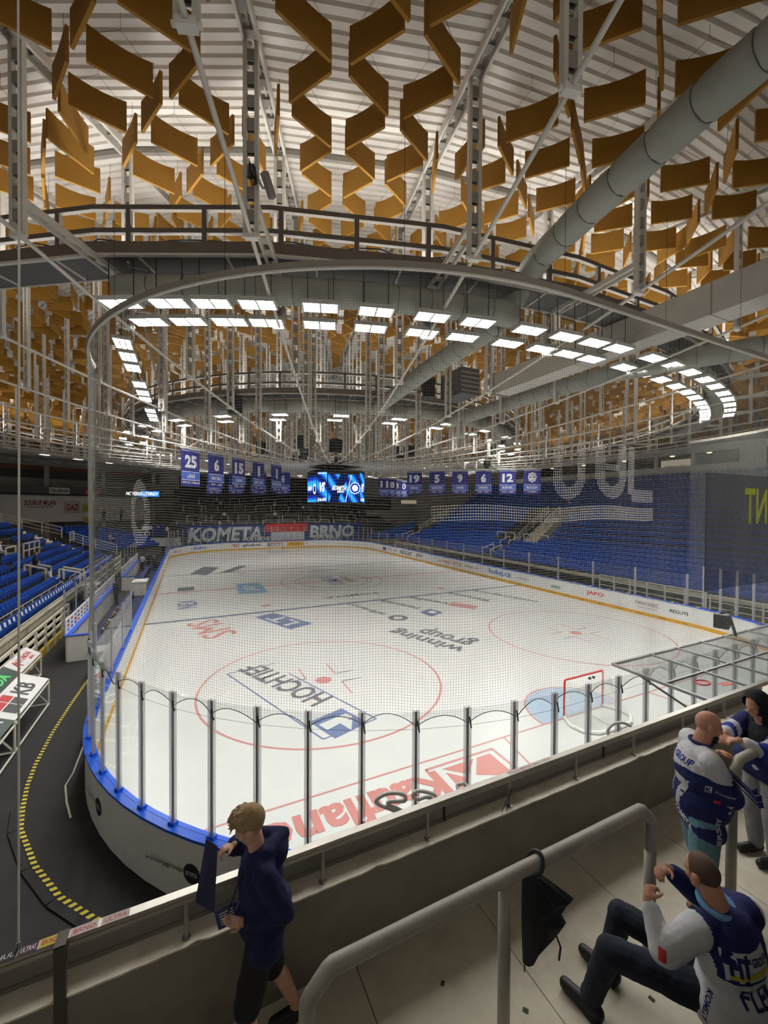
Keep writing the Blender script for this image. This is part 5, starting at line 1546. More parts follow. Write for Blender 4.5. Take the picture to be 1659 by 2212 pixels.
for i in range(9):
    t = thing('water_bottle', 'dark drink bottle with pale cap standing in the row on the nearer bench', 'bottle', (-15.4, 18.2+0.55*i, 0.52), 0, 'bottles on the nearer bench')
    b = MB(); b.tube([(0, 0, 0), (0, 0, 0.22), (0, 0, 0.27)], [0.09, 0.09, 0.05], 10); b.build('body', BLACK, t)
    b = MB(); b.tube([(0, 0, 0.27), (0, 0, 0.34)], 0.045, 8); b.build('cap', (CARD, INKR, YELLOW)[i % 3], t)
t = thing('timekeeper_table', 'white box table between the two players benches', 'table', (-15.0, 30.6, 0))
b = MB(); b.bx(-0.5, 0.5, -0.7, 0.7, 0.98, 1.05); b.build('top', CARD, t)
b = MB(); b.bx(-0.45, 0.45, -0.65, 0.65, 0, 0.98); b.build('body', ENCL, t)
t = thing('box_cabinet', 'white cabinet with brown side standing by the corner glass', 'cabinet', (-14.95, 14.35, 0))
b = MB(); b.bx(-0.25, 0.35, -0.35, 0.35, 0, 0.97); b.build('body', mat('cardboard_brown', srgb(150, 124, 96), 0.8), t)
b = MB(); b.bx(-0.28, 0.38, -0.38, 0.38, 0.97, 1.02); b.bx(-0.28, -0.25, -0.38, 0.38, 0, 0.97); b.build('white_lid', CARD, t)
# white sheet behind the first side glass
t = thing('white_side_board', 'tall white board standing behind the left side glass before the bench', 'board', (-14.3, 9.0, 0))
b = MB(); b.bx(-0.03, 0.03, 0, 6.8, 0.0, 1.7); b.build('board', ENCL, t)
# glass canopy over the tunnel at right
cn = thing('glass_canopy', 'flat glass canopy in a grey metal frame over the tunnel at right', 'canopy', (-3.83, -1.8, 3.5))
CAN = mat('canopy_frame', srgb(148, 148, 148), 0.4, 0.5)
Lc, Wc = 8.6, 2.16
b = MB(); b.bx(0.03, Lc, 0.03, Wc-0.03, 0, 0.012); b.build('glass_sheet', glassy('canopy_glass', (0.86, 0.88, 0.88), 1.5, 0.05, 0.06), cn)
b = MB()
for y in (0, Wc): b.beam((0, y, 0), (Lc, y, 0), 0.05, 0.05)
b.beam((0, 0, 0), (0, Wc, 0), 0.05, 0.05); b.build('frame', CAN, cn)
for x in (1.23, 2.19, 3.19, 4.2, 5.3, 6.4, 7.5):
    b = MB(); b.beam((x, 0, 0.02), (x, Wc, 0.02), 0.03, 0.04); b.build('cross_bar', CAN, cn)
b = MB(); b.beam((0.03, 1.12, 0.02), (Lc, 1.12, 0.02), 0.03, 0.04); b.build('long_bar', CAN, cn)
for x in (0.9, 2.6):
    b = MB(); b.bx(x-0.04, x+0.04, 0.3, 0.38, -3.5, 0); b.build('post', ALU, cn)
b = MB(); b.tube([(0.0, 1.6, -0.02), (0.95, 0.35, -0.95)], 0.02, 6); b.build('strut', CAN, cn)
c0 = Vector((0.66, 0.85, 0.016))
b = MB(); b.tube([c0+Vector((0.14*cos(2*pi*k/24), 0.10*sin(2*pi*k/24), 0)) for k in range(24)], 0.013, 4, closed=True); b.beam(c0+Vector((-0.1, 0.07, 0)), c0+Vector((0.1, -0.07, 0)), 0.02, 0.004); b.build('warning_ring', RED, cn)
b = MB()
for k in range(2): b.beam((0.86, 0.70-0.07*k, 0.016), (1.12, 0.66-0.07*k, 0.016), 0.04, 0.003)
b.build('warning_bars', RED, cn)
# television camera on an arm at the right
tv = thing('rink_camera', 'black camera box on a tilted black arm above the glass at right', 'camera', (0.66, 0.25, 3.52))
b = MB(); b.box((-0.62, -0.02, 0.46), (0.30, 0.30, 0.34), 0, 0.3); b.build('housing', BLACK, tv, bevel=0.02)
b = MB(); b.tube([(0.08, 0.0, 0.0), (-0.30, 0, 0.64)], 0.035, 8); b.tube([(-0.62, 0, 0.64), (-0.05, 0, 0.66)], 0.03, 8); b.build('arm', BLACK, tv)
b = MB(); b.tube([(-0.66, -0.15, 0.46), (-0.68, -0.22, 0.46)], 0.06, 10); b.build('lens', DARK, tv)
# grey bent cable loops behind the rail
GREYC = mat('grey_cable', srgb(205, 205, 205), 0.6)
def loop(pts, label):
    P = []
    Q = [Vector(p) for p in pts]
    for i in range(len(Q)-1):
        p0, p1, p2, p3 = Q[max(0, i-1)], Q[i], Q[i+1], Q[min(len(Q)-1, i+2)]
        for k in range(6):
            t_ = k/6; P.append(0.5*((2*p1)+(p2-p0)*t_+(2*p0-5*p1+4*p2-p3)*t_*t_+(-p0+3*p1-3*p2+p3)*t_**3))
    P.append(Q[-1]); b = MB(); b.tube(P, 0.022, 8); tag(b.build('cable_loop', GREYC, None, True), label, 'cable')

loop([(-9.95, -1.75, 3.3), (-9.8, -1.3, 3.2), (-9.6, -1.0, 3.18), (-9.54, -1.0, 3.21), (-9.77, -1.0, 3.37), (-9.79, -1.0, 3.44), (-9.65, -1.0, 3.46), (-9.46, -1.0, 3.39), (-9.44, -1.0, 3.31), (-9.64, -1.0, 3.36), (-9.63, -1.0, 3.31), (-9.45, -1.1, 3.2), (-9.3, -1.75, 3.1)], 'grey bent cable loop behind the rail, leftmost of four')
loop([(-8.95, -1.75, 3.1), (-9.07, -1.05, 3.23), (-9.26, -1.0, 3.27), (-9.33, -1.0, 3.34), (-9.26, -1.0, 3.37), (-9.07, -1.0, 3.28), (-8.98, -1.05, 3.2), (-8.9, -1.75, 3.1)], 'grey bent cable loop behind the rail, second from the left')
loop([(-8.74, -1.75, 3.1), (-8.7, -1.05, 3.22), (-8.64, -1.0, 3.27), (-8.55, -1.05, 3.22), (-8.5, -1.75, 3.1)], 'small grey cable loop just showing over the rail')
loop([(-5.9, -1.75, 3.1), (-5.87, -1.05, 3.19), (-5.8, -1.0, 3.35), (-5.52, -1.0, 3.33), (-5.28, -1.05, 3.2), (-5.2, -1.75, 3.1)], 'grey cable loop over the rail below the goal')
# ================================================================ NEAR STAND: parapet, rail, walkway
ZF = 3.076          # walkway floor
ZL = 3.765          # ledge
WALLC = stained('parapet_concrete', srgb(148, 143, 130), srgb(124, 119, 108), 0.9, 1.4)
LEDGE = stained('ledge_paint', srgb(236, 229, 212), srgb(200, 188, 166), 0.8, 2.6, 0.5, 0.72)
b = MB(); b.bx(-22, 14, -2.1155, -1.76, -0.2, ZL-0.012)
struct(b.build('wall_parapet', WALLC))
random.seed(11)
vs = []; n = 240
b = MB(); P = []
for i in range(n+1):
    x = -16.0+18.0*i/n
    P.append((x, -2.119+0.006*random.random()+(0.02*random.random() if random.random() < 0.06 else 0)))
b.prism(P+[(2.0, -1.755), (-16.0, -1.755)], ZL-0.012, ZL)
struct(b.build('trim_ledge', LEDGE))
b = MB(); x = -20.1
while x < 10:
    b.bx(x, x+1.192, -3.76, -2.1155, ZF-0.25, ZF); x += 1.2
struct(b.build('floor_walkway', CONC))
b = MB()
for i, (y, z) in enumerate(((-3.72, 3.456), (-4.5, 4.1), (-5.0, 5.0), (-5.9, 5.5), (-6.8, 6.0))):
    b.bx(-22, 12, y-(0.9 if i != 1 else 0.6), y, 0, z)
struct(b.build('floor_steps', CONC_D))
SST = mat('brushed_steel', srgb(168, 164, 156), 0.38, 0.75, 0.1, 20)
rl = thing('parapet_rail', 'flat steel rail on short round posts along the concrete parapet', 'railing', (-12.4, -2.05, ZL))
b = MB(); b.bx(-2.4, 13, -0.032, 0.032, 0.29, 0.322); b.bx(-2.4, 13, -0.032, -0.024, 0.262, 0.30); b.build('top_bar', SST, rl, bevel=0.003)
for x in (-11.72, -10.75, -9.78, -8.83, -7.88, -6.89, -5.88, -4.88, -3.9, -2.9, -1.9):
    b = MB(); b.tube([(x+12.4, 0.0, 0), (x+12.4, 0.0, 0.265)], 0.015, 10); b.tube([(x+12.4, 0, 0), (x+12.4, 0, 0.006)], 0.03, 10); b.build('post', SST, rl)
b = MB(); b.bx(-0.03, 0.03, -0.075, -0.04, -0.16, 0.33); b.bx(-0.03, 0.03, -0.075, 0.035, 0.322, 0.328); b.build('flat_end_post', mat('scuffed_steel', srgb(92, 86, 78), 0.6, 0.4), rl)
b = MB(); b.bx(-0.43, -0.37, -0.075, -0.04, -0.25, 0.3); b.build('flat_end_post', MATS['scuffed_steel'], rl)
pl = thing('kick_plate', 'low grey sheet plate along the outer side of the parapet ledge under the rail', 'plate', (-12.4, -1.93, ZL))
b = MB(); b.bx(-2.4, 8.9, -0.004, 0.004, 0, 0.19); b.build('sheet', mat('plate_grey', srgb(150, 147, 140), 0.5, 0.2), pl)
b = MB(); b.bx(-2.4, 8.9, -0.012, -0.004, 0.0, 0.03); b.build('angle_strip', SST, pl)
for x in (2.87, 5.12, 7.3):
    b = MB(); b.box((x, -0.012, 0.09), (0.014, 0.012, 0.2)); b.tube([(x-0.03, -0.014, 0.15), (x-0.03, -0.006, 0.15)], 0.008, 8); b.tube([(x+0.03, -0.014, 0.16), (x+0.03, -0.006, 0.16)], 0.008, 8); b.build('joint_clip', BLACK, pl)
# stickers on the rail
stk = thing('rail_label', 'pale label on the rail reading Pouze deti do vysky 120cm', 'label', (-8.55, -2.05, ZL+0.322))
b = MB(); b.bx(-0.30, 0.30, -0.028, 0.028, 0, 0.001); b.build('paper', mat('label_paper', srgb(226, 220, 214), 0.7), stk)
text('Pouze děti do výšky 120cm', (0, 0, 0.001), (1, 0, 0), (0, 1, 0), 0.032, 0.56, mat('label_ink', srgb(150, 40, 60), 0.6), stk, 'label_lettering', 0.0, 0.001)
for i, (x0, x1, c, s_) in enumerate(((-12.72, -12.62, (28, 28, 30), 'HUL'), (-12.61, -12.52, (60, 40, 60), 'ULTRAS'), (-12.51, -12.42, (200, 180, 60), 'BK'), (-12.36, -12.22, (200, 180, 178), 'BRNO'), (-12.20, -12.05, (190, 176, 172), 'ULTRA'))):
    t = thing('sticker', 'worn sticker on the left end of the rail reading %s' % s_, 'sticker', ((x0+x1)/2, -2.05, ZL+0.3225))
    b = MB(); b.bx(-(x1-x0)/2, (x1-x0)/2, -0.03, 0.03, 0, 0.001); b.build('paper', mat('sticker_%d' % i, srgb(*c), 0.6), t)
    text(s_, (0, 0, 0.001), (1, 0, 0), (0, 1, 0), 0.03, (x1-x0)*0.8, CARD if i < 2 else INKR, t, 'sticker_lettering', 0.0, 0.001)
# wire ties at a rail post
t = thing('wire_tie', 'thin dark wire ends tied to a rail post', 'wire', (-8.83, -2.06, ZL))
b = MB()
for dx, dy in ((-0.14, -0.03), (-0.10, -0.045), (-0.05, -0.02)): b.tube([(0, -0.01, 0.16), (dx*0.5, dy, 0.10), (dx, dy*1.2, 0.012)], 0.0035, 5)
b.tube([(0.018*cos(k), 0.018*sin(k), 0.15+0.004*k) for k in range(9)], 0.0035, 5); b.build('wire', BLACK, t)
# floor litter
random.seed(5)
for i, (x, y) in enumerate(((-9.5, -2.95), (-9.62, -3.05), (-9.45, -3.2), (-10.35, -3.0), (-9.15, -2.6), (-9.7, -3.3), (-9.95, -2.55), (-8.6, -3.3))):
    t = MB(); r_ = 0.012+0.012*random.random(); t.box((0, 0, 0.003), (r_*2, r_*1.4, 0.004), 0, random.random()*3)
    o = t.build('litter_scrap', mat('scrap', srgb(70, 78, 60), 0.9)); o.location = (x, y, ZF); tag(o, 'tiny dark scrap of litter on the concrete walkway', 'litter', 'litter scraps on the walkway')
# tubular barriers on the walkway
TUBE = stained('worn_tube_paint', srgb(168, 164, 152), srgb(140, 134, 122), 0.45, 3, 0.5, 0.8)
def tube_barrier(label, x0, x1, y, h, posts, mid=()):
    t = thing('tubular_barrier', label, 'barrier', (x0, y, ZF))
    L = x1-x0; c = 0.13
    b = MB(); b.tube([(0, 0, h-c-0.25), (0, 0, h-c), (0.012, 0, h-c+0.02), (c-0.02, 0, h-0.012), (c, 0, h), (L-c, 0, h), (L-c+0.02, 0, h-0.012), (L-0.012, 0, h-c+0.02), (L, 0, h-c), (L, 0, h-c-0.25)], 0.043, 18); b.build('top_tube', TUBE, t, True)
    for x in (0, L):
        b = MB(); b.tube([(x, 0, 0), (x, 0, h-c-0.24)], 0.043, 18); b.build('post', TUBE, t, True)
        b = MB(); b.tube([(x, 0, 0), (x, 0, 0.012)], 0.075, 18); b.build('foot_plate', STEEL_D, t)
    for x in mid:
        b = MB(); b.tube([(x, 0, 0), (x, 0, h-0.03)], 0.04, 18); b.build('post', TUBE, t, True)
    return t
tube_barrier('thick pale tubular barrier running across the foreground walkway', -11.16, -8.33, -3.115, 1.255, 3, (1.30,))
tube_barrier('second pale tubular barrier at the right edge under the hands of the bald man', -7.08, -4.6, -3.115, 1.255, 3, ())

# folded black umbrella hanging on the barrier
u_ = thing('umbrella', 'black half-folded umbrella hooked over the foreground barrier', 'umbrella', (-9.60, -3.115, ZF+1.255))
UM = mat('umbrella_cloth', srgb(17, 19, 26), 0.7, 0, 0.3, 8)
b = MB(); b.tube([(0.045*cos(a)+0.0, 0.062*sin(a), 0.0+0.062*cos(a)-0.005) for a in [radians(x) for x in range(-130, 120, 14)]]+[(0.02, 0.075, -0.10), (0.02, 0.06, -0.14)], 0.012, 8); b.build('handle', mat('umbrella_handle', srgb(22, 26, 36), 0.4), u_, True)
right = Vector((xi.x, xi.y, 0)).normalized(); outd = Vector((right.y, -right.x, 0))
prof = [(-0.045, -0.07), (0.015, -0.055), (0.10, -0.12), (0.225, -0.205), (0.205, -0.235), (0.165, -0.30), (0.185, -0.335), (0.14, -0.42), (0.03, -0.51), (-0.02, -0.565), (-0.035, -0.57), (-0.05, -0.3)]
vs = []; m_ = len(prof)
prof = [(x_*1.30+0.035, z_*1.28) for x_, z_ in prof]
cen = Vector((0.07, -0.36))
b = MB()
for s_, k in ((0.02, 0.9), (0.055, 0.55), (-0.02, 0.9), (-0.055, 0.55)): pass
layers = ((-0.05, 0.45), (-0.03, 0.85), (0.0, 1.0), (0.03, 0.85), (0.05, 0.45))
base_p = Vector((-0.03, 0.05, 0))
for (dpt, sc2) in layers:
    for i, (px, pz) in enumerate(prof):
        w2 = dpt+0.012*sin(i*2.4)
        q = base_p+right*(cen.x+(px-cen.x)*sc2)+outd*w2+Vector((0, 0, cen.y+(pz-cen.y)*(0.75+0.25*sc2)))
        vs.append(q)
fs = [tuple(range(m_-1, -1, -1)), tuple(4*m_+k for k in range(m_))]
for l in range(4):
    for k in range(m_): j = (k+1) % m_; fs.append((l*m_+k, l*m_+j, (l+1)*m_+j, (l+1)*m_+k))
b.add(vs, fs); b.build('folded_canopy', UM, u_)
b = MB(); q = base_p+right*0.215+Vector((0, 0, -0.53)); b.tube([q, q+right*0.03+Vector((0, 0, -0.08)), q+right*0.02+Vector((0, 0, -0.17))], 0.007, 6); q = base_p+right*0.0+Vector((0, 0, -0.70)); b.tube([q, q+Vector((0, 0, -0.08))], 0.005, 5); b.build('strap', UM, u_)

wn = thing('cable_winch', 'small grey winch motor with black cable bundle fixed to a roof post above the catwalk', 'winch', (-10.45, 2.75, 12.75), 0.4)
b = MB(); b.box((0.12, 0, 0.0), (0.12, 0.12, 0.42), 0, R=Matrix.Rotation(-0.45, 3, 'Y')); b.build('motor', GALV, wn, bevel=0.01)
b = MB(); b.tube([(-0.2, 0, 0.2), (-0.1, 0, 0.0), (0.0, 0, -0.12), (0.1, 0, -0.05)], 0.025, 6); b.build('bracket', GALV, wn)
b = MB()
for k in range(6): b.tube([(-0.28+0.02*k, 0.03*sin(k), 0.25-0.02*k), (-0.26+0.025*k, 0.04*cos(k), 0.02), (-0.22+0.02*k, 0, -0.22+0.02*k)], 0.01, 5)
b.tube([(-0.3, -0.06, 0.0), (-0.12, 0.06, 0.0)], 0.02, 5)
b.build('cable_bundle', BLACK, wn)
# ================================================================ PEOPLE
def cap(b, p, q, r0, r1=None, n=14):
    p, q = Vector(p), Vector(q); r1 = r0 if r1 is None else r1
    L = (q-p).length
    b.ball(p, r0, n, 8)
    if L > 1e-5:
        b.tube([p, p.lerp(q, 0.5), q], [r0, (r0+r1)/2, r1], n); b.ball(q, r1, n, 8)
def ell(b, c, rx, ry, rz, R=None): b.ball(c, 1.0, 18, 12, 0, (rx, ry, rz), R)
def blob(name, b, voxel, mats, parent=None, smooth=4, disp=None, zmat=None, fmat=None, world=None):
    me = b.mesh(name)
    o = bpy.data.objects.new(name, me); COL.objects.link(o)
    rm = o.modifiers.new('remesh', 'REMESH'); rm.mode = 'VOXEL'; rm.voxel_size = voxel; rm.use_smooth_shade = True
    sm = o.modifiers.new('smooth', 'SMOOTH'); sm.factor = 0.5; sm.iterations = smooth
    if disp:
        tx = bpy.data.textures.new('folds', 'CLOUDS'); tx.noise_scale = disp[1]
        dm = o.modifiers.new('folds', 'DISPLACE'); dm.texture = tx; dm.strength = disp[0]; dm.mid_level = 0.5
    dg = bpy.context.evaluated_depsgraph_get()
    nm = bpy.data.meshes.new_from_object(o.evaluated_get(dg)); nm.name = name
    bpy.data.objects.remove(o); bpy.data.meshes.remove(me)
    nm.materials.clear()
    for m in (mats if isinstance(mats, (list, tuple)) else [mats]): nm.materials.append(m)
    n = len(nm.polygons)
    nm.polygons.foreach_set('use_smooth', [True]*n)
    idx = [0]*n
    if fmat:
        for p in nm.polygons: idx[p.index] = fmat(p.center, p.normal)
    nm.polygons.foreach_set('material_index', idx)
    o = bpy.data.objects.new(name, nm); COL.objects.link(o)
    if parent: setp(o, parent)
    return o
def decal(s_, target, c, right, upv, ray, h, wd, m, parent, name='lettering', bold=0.02, off=0.003, shear=0.0):
    """flat lettering pressed onto the surface of target along direction ray"""
    o = text(s_, c, right, upv, h, wd, m, parent, name, bold, 0.0, shear)
    press(o, target, ray, off); return o
def press(o, target, ray, off=0.003):
    me = target.data
    bv = BVHTree.FromPolygons([v.co[:] for v in me.vertices], [p.vertices[:] for p in me.polygons])
    d = Vector(ray).normalized()
    bm = bmesh.new(); bm.from_mesh(o.data)
    bmesh.ops.triangulate(bm, faces=bm.faces[:])
    for _ in range(2):
        ed = [e for e in bm.edges if e.calc_length() > 0.02]
        if ed: bmesh.ops.subdivide_edges(bm, edges=ed, cuts=1); bmesh.ops.triangulate(bm, faces=[f for f in bm.faces if len(f.verts) > 3])
    for v in bm.verts:
        h = bv.ray_cast(v.co-d*0.8, d, 1.6)
        if h[0] is not None: v.co = h[0]-d*off
    bm.to_mesh(o.data); bm.free(); o.data.update()
def patch_on(pts, target, ray, m, parent, name, off=0.002):
    b = MB(); b.add(pts, [tuple(range(len(pts)))]); o = b.build(name, m, parent); press(o, target, ray, off); return o
def hand(b, wrist, d, up_, side, curl=0.5, s=1.0, spread=0.0):
    """palm and five fingers: d points along the fingers, up_ is the back of the hand, side points to the thumb"""
    w = Vector(wrist); d = Vector(d).normalized(); u = Vector(up_); u = (u-d*u.dot(d)).normalized(); sd = d.cross(u)
    if sd.dot(Vector(side)) < 0: sd = -sd
    R = Matrix((sd, d, u)).transposed()
    ell(b, w+d*0.045*s, 0.040*s, 0.052*s, 0.017*s, R); ell(b, w+d*0.07*s, 0.040*s, 0.024*s, 0.015*s, R)
    lens = (0.068, 0.076, 0.071, 0.056)
    for k in range(4):
        off = (0.031-0.0205*k)*s; L = lens[k]*s
        p = w+d*(0.082-0.004*abs(k-1))*s+sd*off; dd = (d+sd*spread*(1.5-k)*0.12).normalized(); ang = 0
        for j, f in enumerate((0.45, 0.32, 0.23)):
            ang += curl*(0.9, 1.1, 0.8)[j]
            dk = dd*cos(ang)-u*sin(ang); q = p+dk*L*f
            cap(b, p, q, (0.0098-0.0008*j)*s, (0.0092-0.0009*j)*s, 10); p = q
    p = w+d*0.025*s+sd*0.033*s; q = p+(d*0.6+sd*0.75-u*0.25*curl).normalized()*0.038*s
    cap(b, p, q, 0.0125*s, 0.0105*s, 10); r = q+(d*0.85+sd*0.25-u*0.5*curl).normalized()*0.032*s; cap(b, q, r, 0.0102*s, 0.0085*s, 10)
def head(b, c, fwd, upv=(0, 0, 1), s=1.0, beard=False):
    """skull, jaw, nose, brow, lips and ears; c is the middle of the skull"""
    c = Vector(c); f = Vector(fwd).normalized(); u = Vector(upv); u = (u-f*u.dot(f)).normalized(); r = f.cross(u)
    R = Matrix((r, f, u)).transposed()
    P = lambda x, y, z: c+(r*x+f*y+u*z)*s
    ell(b, P(0, -0.008, 0.025), 0.076*s, 0.097*s, 0.092*s, R)
    ell(b, P(0, 0.022, -0.045), 0.060*s, 0.066*s, 0.070*s, R)
    ell(b, P(0, 0.062, -0.088), 0.032*s, 0.028*s, 0.026*s, R)
    cap(b, P(-0.035, 0.080, 0.010), P(0.035, 0.080, 0.010), 0.013*s, None, 8)
    cap(b, P(0, 0.090, 0.002), P(0, 0.108, -0.035), 0.010*s, 0.014*s, 8)
    for sx in (-1, 1):
        ell(b, P(sx*0.012, 0.100, -0.038), 0.009*s, 0.010*s, 0.008*s, R)
        ell(b, P(sx*0.040, 0.062, -0.025), 0.022*s, 0.022*s, 0.022*s, R)
        ell(b, P(sx*0.078, -0.008, -0.015), 0.010*s, 0.022*s, 0.034*s, R); ell(b, P(sx*0.083, -0.016, 0.002), 0.008*s, 0.017*s, 0.018*s, R)
    cap(b, P(-0.020, 0.086, -0.062), P(0.020, 0.086, -0.062), 0.0075*s, None, 8); cap(b, P(-0.017, 0.085, -0.072), P(0.017, 0.085, -0.072), 0.0085*s, None, 8)
    return P, R
def face_bits(P, s, t, R, brow=None):
    EYE = mat('eye_white', srgb(220, 215, 205), 0.3); IRIS = mat('iris_dark', srgb(40, 34, 30), 0.3)
    for sx in (-1, 1):
        b = MB(); ell(b, P(sx*0.031, 0.073, -0.012), 0.013*s, 0.012*s, 0.011*s, R); e = b.build('eye', EYE, t, True)
        b = MB(); ell(b, P(sx*0.031, 0.082, -0.012), 0.006*s, 0.004*s, 0.006*s, R); b.build('iris', IRIS, e, True)
        if brow:
            b = MB(); cap(b, P(sx*0.018, 0.090, 0.012), P(sx*0.045, 0.080, 0.014), 0.005*s, 0.004*s, 8); b.build('eyebrow', brow, t, True)
SKIN = mat('skin', srgb(205, 150, 122), 0.55, 0, 0.08, 12)
SKIN_L = mat('light_skin', srgb(214, 166, 140), 0.55, 0, 0.08, 12)
HOODIE = mat('blue_hoodie', srgb(24, 30, 74), 0.9, 0, 0.15, 20, 0.2)
SHORTK = mat('black_shorts', srgb(22, 22, 26), 0.85, 0, 0.15, 15)
TRIM = mat('hoodie_zip', srgb(92, 98, 128), 0.6, 0, 0.2, 30)
# ---------------------------------------------------------------- boy at the parapet
t = thing('person', 'boy in dark blue hoodie and black shorts standing at the parapet holding a poster card', 'person', (-11.27, -2.36, ZF), pi/2)
b = MB()
hc = Vector((0.0, 0.07, 1.565)); hf = Vector((0.34, 0.84, -0.42))
P, R = head(b, hc, hf, (0, 0.35, 1), 1.0)
cap(b, (0, 0.02, 1.36), (0, 0.045, 1.49), 0.056, 0.052)
ell(b, (0, 0.0, 1.18), 0.155, 0.10, 0.24); ell(b, (0, 0.0, 0.92), 0.14, 0.105, 0.14)
SHL, SHR = Vector((-0.165, 0.0, 1.33)), Vector((0.165, 0.05, 1.35))
EL, ER = Vector((-0.20, -0.12, 1.08)), Vector((0.27, 0.14, 1.24))
WL, WR = Vector((-0.115, 0.115, 1.045)), Vector((0.12, 0.155, 1.375))
for a_, e_, w_ in ((SHL, EL, WL), (SHR, ER, WR)):
    cap(b, a_, e_, 0.048, 0.038); cap(b, e_, w_, 0.037, 0.026)
hand(b, WL, (0.35, 0.95, 0.12), (0, -0.2, -1), (-1, 0.3, 0.2), 0.25, 0.9)
hand(b, WR, (-0.1, 0.95, 0.0), (0.1, 0.2, 1), (-1, 0, 0), 0.75, 0.9)
HL, HR = Vector((-0.09, 0.0, 0.88)), Vector((0.09, 0.0, 0.88))
KL, KR = Vector((-0.10, 0.10, 0.48)), Vector((0.09, -0.09, 0.47))
AL, AR = Vector((-0.10, 0.10, 0.08)), Vector((0.09, -0.26, 0.09))
for h_, k_, a_ in ((HL, KL, AL), (HR, KR, AR)):
    cap(b, h_, k_, 0.078, 0.052); cap(b, k_, k_.lerp(a_, 0.35)+Vector((0, -0.012, 0)), 0.05, 0.052); cap(b, k_.lerp(a_, 0.35)+Vector((0, -0.012, 0)), a_, 0.052, 0.034)
    cap(b, a_+Vector((0, -0.03, -0.035)), a_+Vector((0, 0.15, -0.045)), 0.038, 0.033)
blob('body', b, 0.0075, SKIN_L, t, 3)
b = MB()
ell(b, (0, 0.0, 1.19), 0.19, 0.145, 0.25); ell(b, (0, -0.02, 0.98), 0.19, 0.185, 0.18); cap(b, (-0.13, -0.01, 0.86), (0.13, -0.01, 0.86), 0.115)
cap(b, (-0.12, 0, 1.35), (0.12, 0.03, 1.36), 0.075)
for a_, e_, w_ in ((SHL, EL, WL), (SHR, ER, WR)):
    cap(b, a_, e_, 0.078, 0.062); w2 = e_.lerp(w_, 0.88); cap(b, e_, w2, 0.060, 0.045)
ell(b, (0, -0.10, 1.36), 0.115, 0.085, 0.10); cap(b, (-0.09, -0.03, 1.41), (0.0, -0.14, 1.43), 0.05); cap(b, (0.09, 0.0, 1.41), (0.0, -0.14, 1.43), 0.05)
hd = blob('hoodie', b, 0.009, HOODIE, t, 4, (0.020, 0.09))
b = MB()
for k in range(7):
    pass
b = MB(); b.tube([(0.0, 0.125+0.01*sin(k), 1.33-0.055*k) for k in range(9)], 0.010, 6); o = b.build('zip_strip', TRIM, t); press(o, hd, (0, -1, 0), 0.004)
b = MB(); b.tube([(-0.05, 0.13, 1.30), (-0.055, 0.17, 1.20), (-0.05, 0.205, 1.10), (-0.05, 0.215, 1.07)], 0.005, 6); b.build('drawstring', BLACK, t)
b = MB()
for h_, k_ in ((HL, KL), (HR, KR)): cap(b, h_+Vector((0, 0, 0.02)), h_.lerp(k_, 0.98), 0.105, 0.088)
cap(b, (-0.07, 0, 0.90), (0.07, 0, 0.90), 0.11)
blob('shorts', b, 0.009, SHORTK, t, 4, (0.014, 0.1))
for a_ in (AL, AR):
    b = MB(); cap(b, a_+Vector((0, -0.035, -0.04)), a_+Vector((0, 0.16, -0.05)), 0.046, 0.04); b.box(a_+Vector((0, 0.06, -0.075)), (0.085, 0.27, 0.018)); blob('shoe', b, 0.008, DARK, t, 2)
# hair: short at the back and sides, tousled fringe
b = MB(); rnd = random.Random(2)
ell(b, P(0, -0.018, 0.042), 0.083, 0.103, 0.092, R)
for k in range(150):
    a = rnd.uniform(-2.6, 2.6); rr = rnd.uniform(0.2, 1.0)
    x, y = 0.078*rr*sin(a), 0.075*rr*cos(a)+0.012; zz = 0.075+0.055*sqrt(max(0, 1-rr*rr*0.9))
    cap(b, P(x, y, zz-0.02), P(x*1.15+rnd.uniform(-.008, .008), y*1.08+0.02, zz+rnd.uniform(-0.005, 0.008)), 0.010, 0.004, 6)
for k in range(26):
    x = rnd.uniform(-0.07, 0.07); cap(b, P(x, 0.072, 0.085), P(x*1.1, 0.112+rnd.uniform(-.01, .008), 0.045+rnd.uniform(-0.03, 0.02)), 0.011, 0.004, 6)
HAIR = mat('fair_hair', srgb(164, 136, 98), 0.7, 0, 0.3, 60, 0.3)
hr = blob('hair', b, 0.006, HAIR, t, 1)
# cut the hair away from the face
bm = bmesh.new(); bm.from_mesh(hr.data)
ff = hf.normalized(); uu = Vector((0, 0.35, 1)); uu = (uu-ff*uu.dot(ff)).normalized()
kill = [v for v in bm.verts if (v.co-hc).dot(ff) > 0.035 and (v.co-hc).dot(uu) < 0.035 or (v.co-hc).dot(uu) < -0.045]
bmesh.ops.delete(bm, geom=kill, context='VERTS'); bm.to_mesh(hr.data); bm.free()
face_bits(P, 1.0, t, R, HAIR)
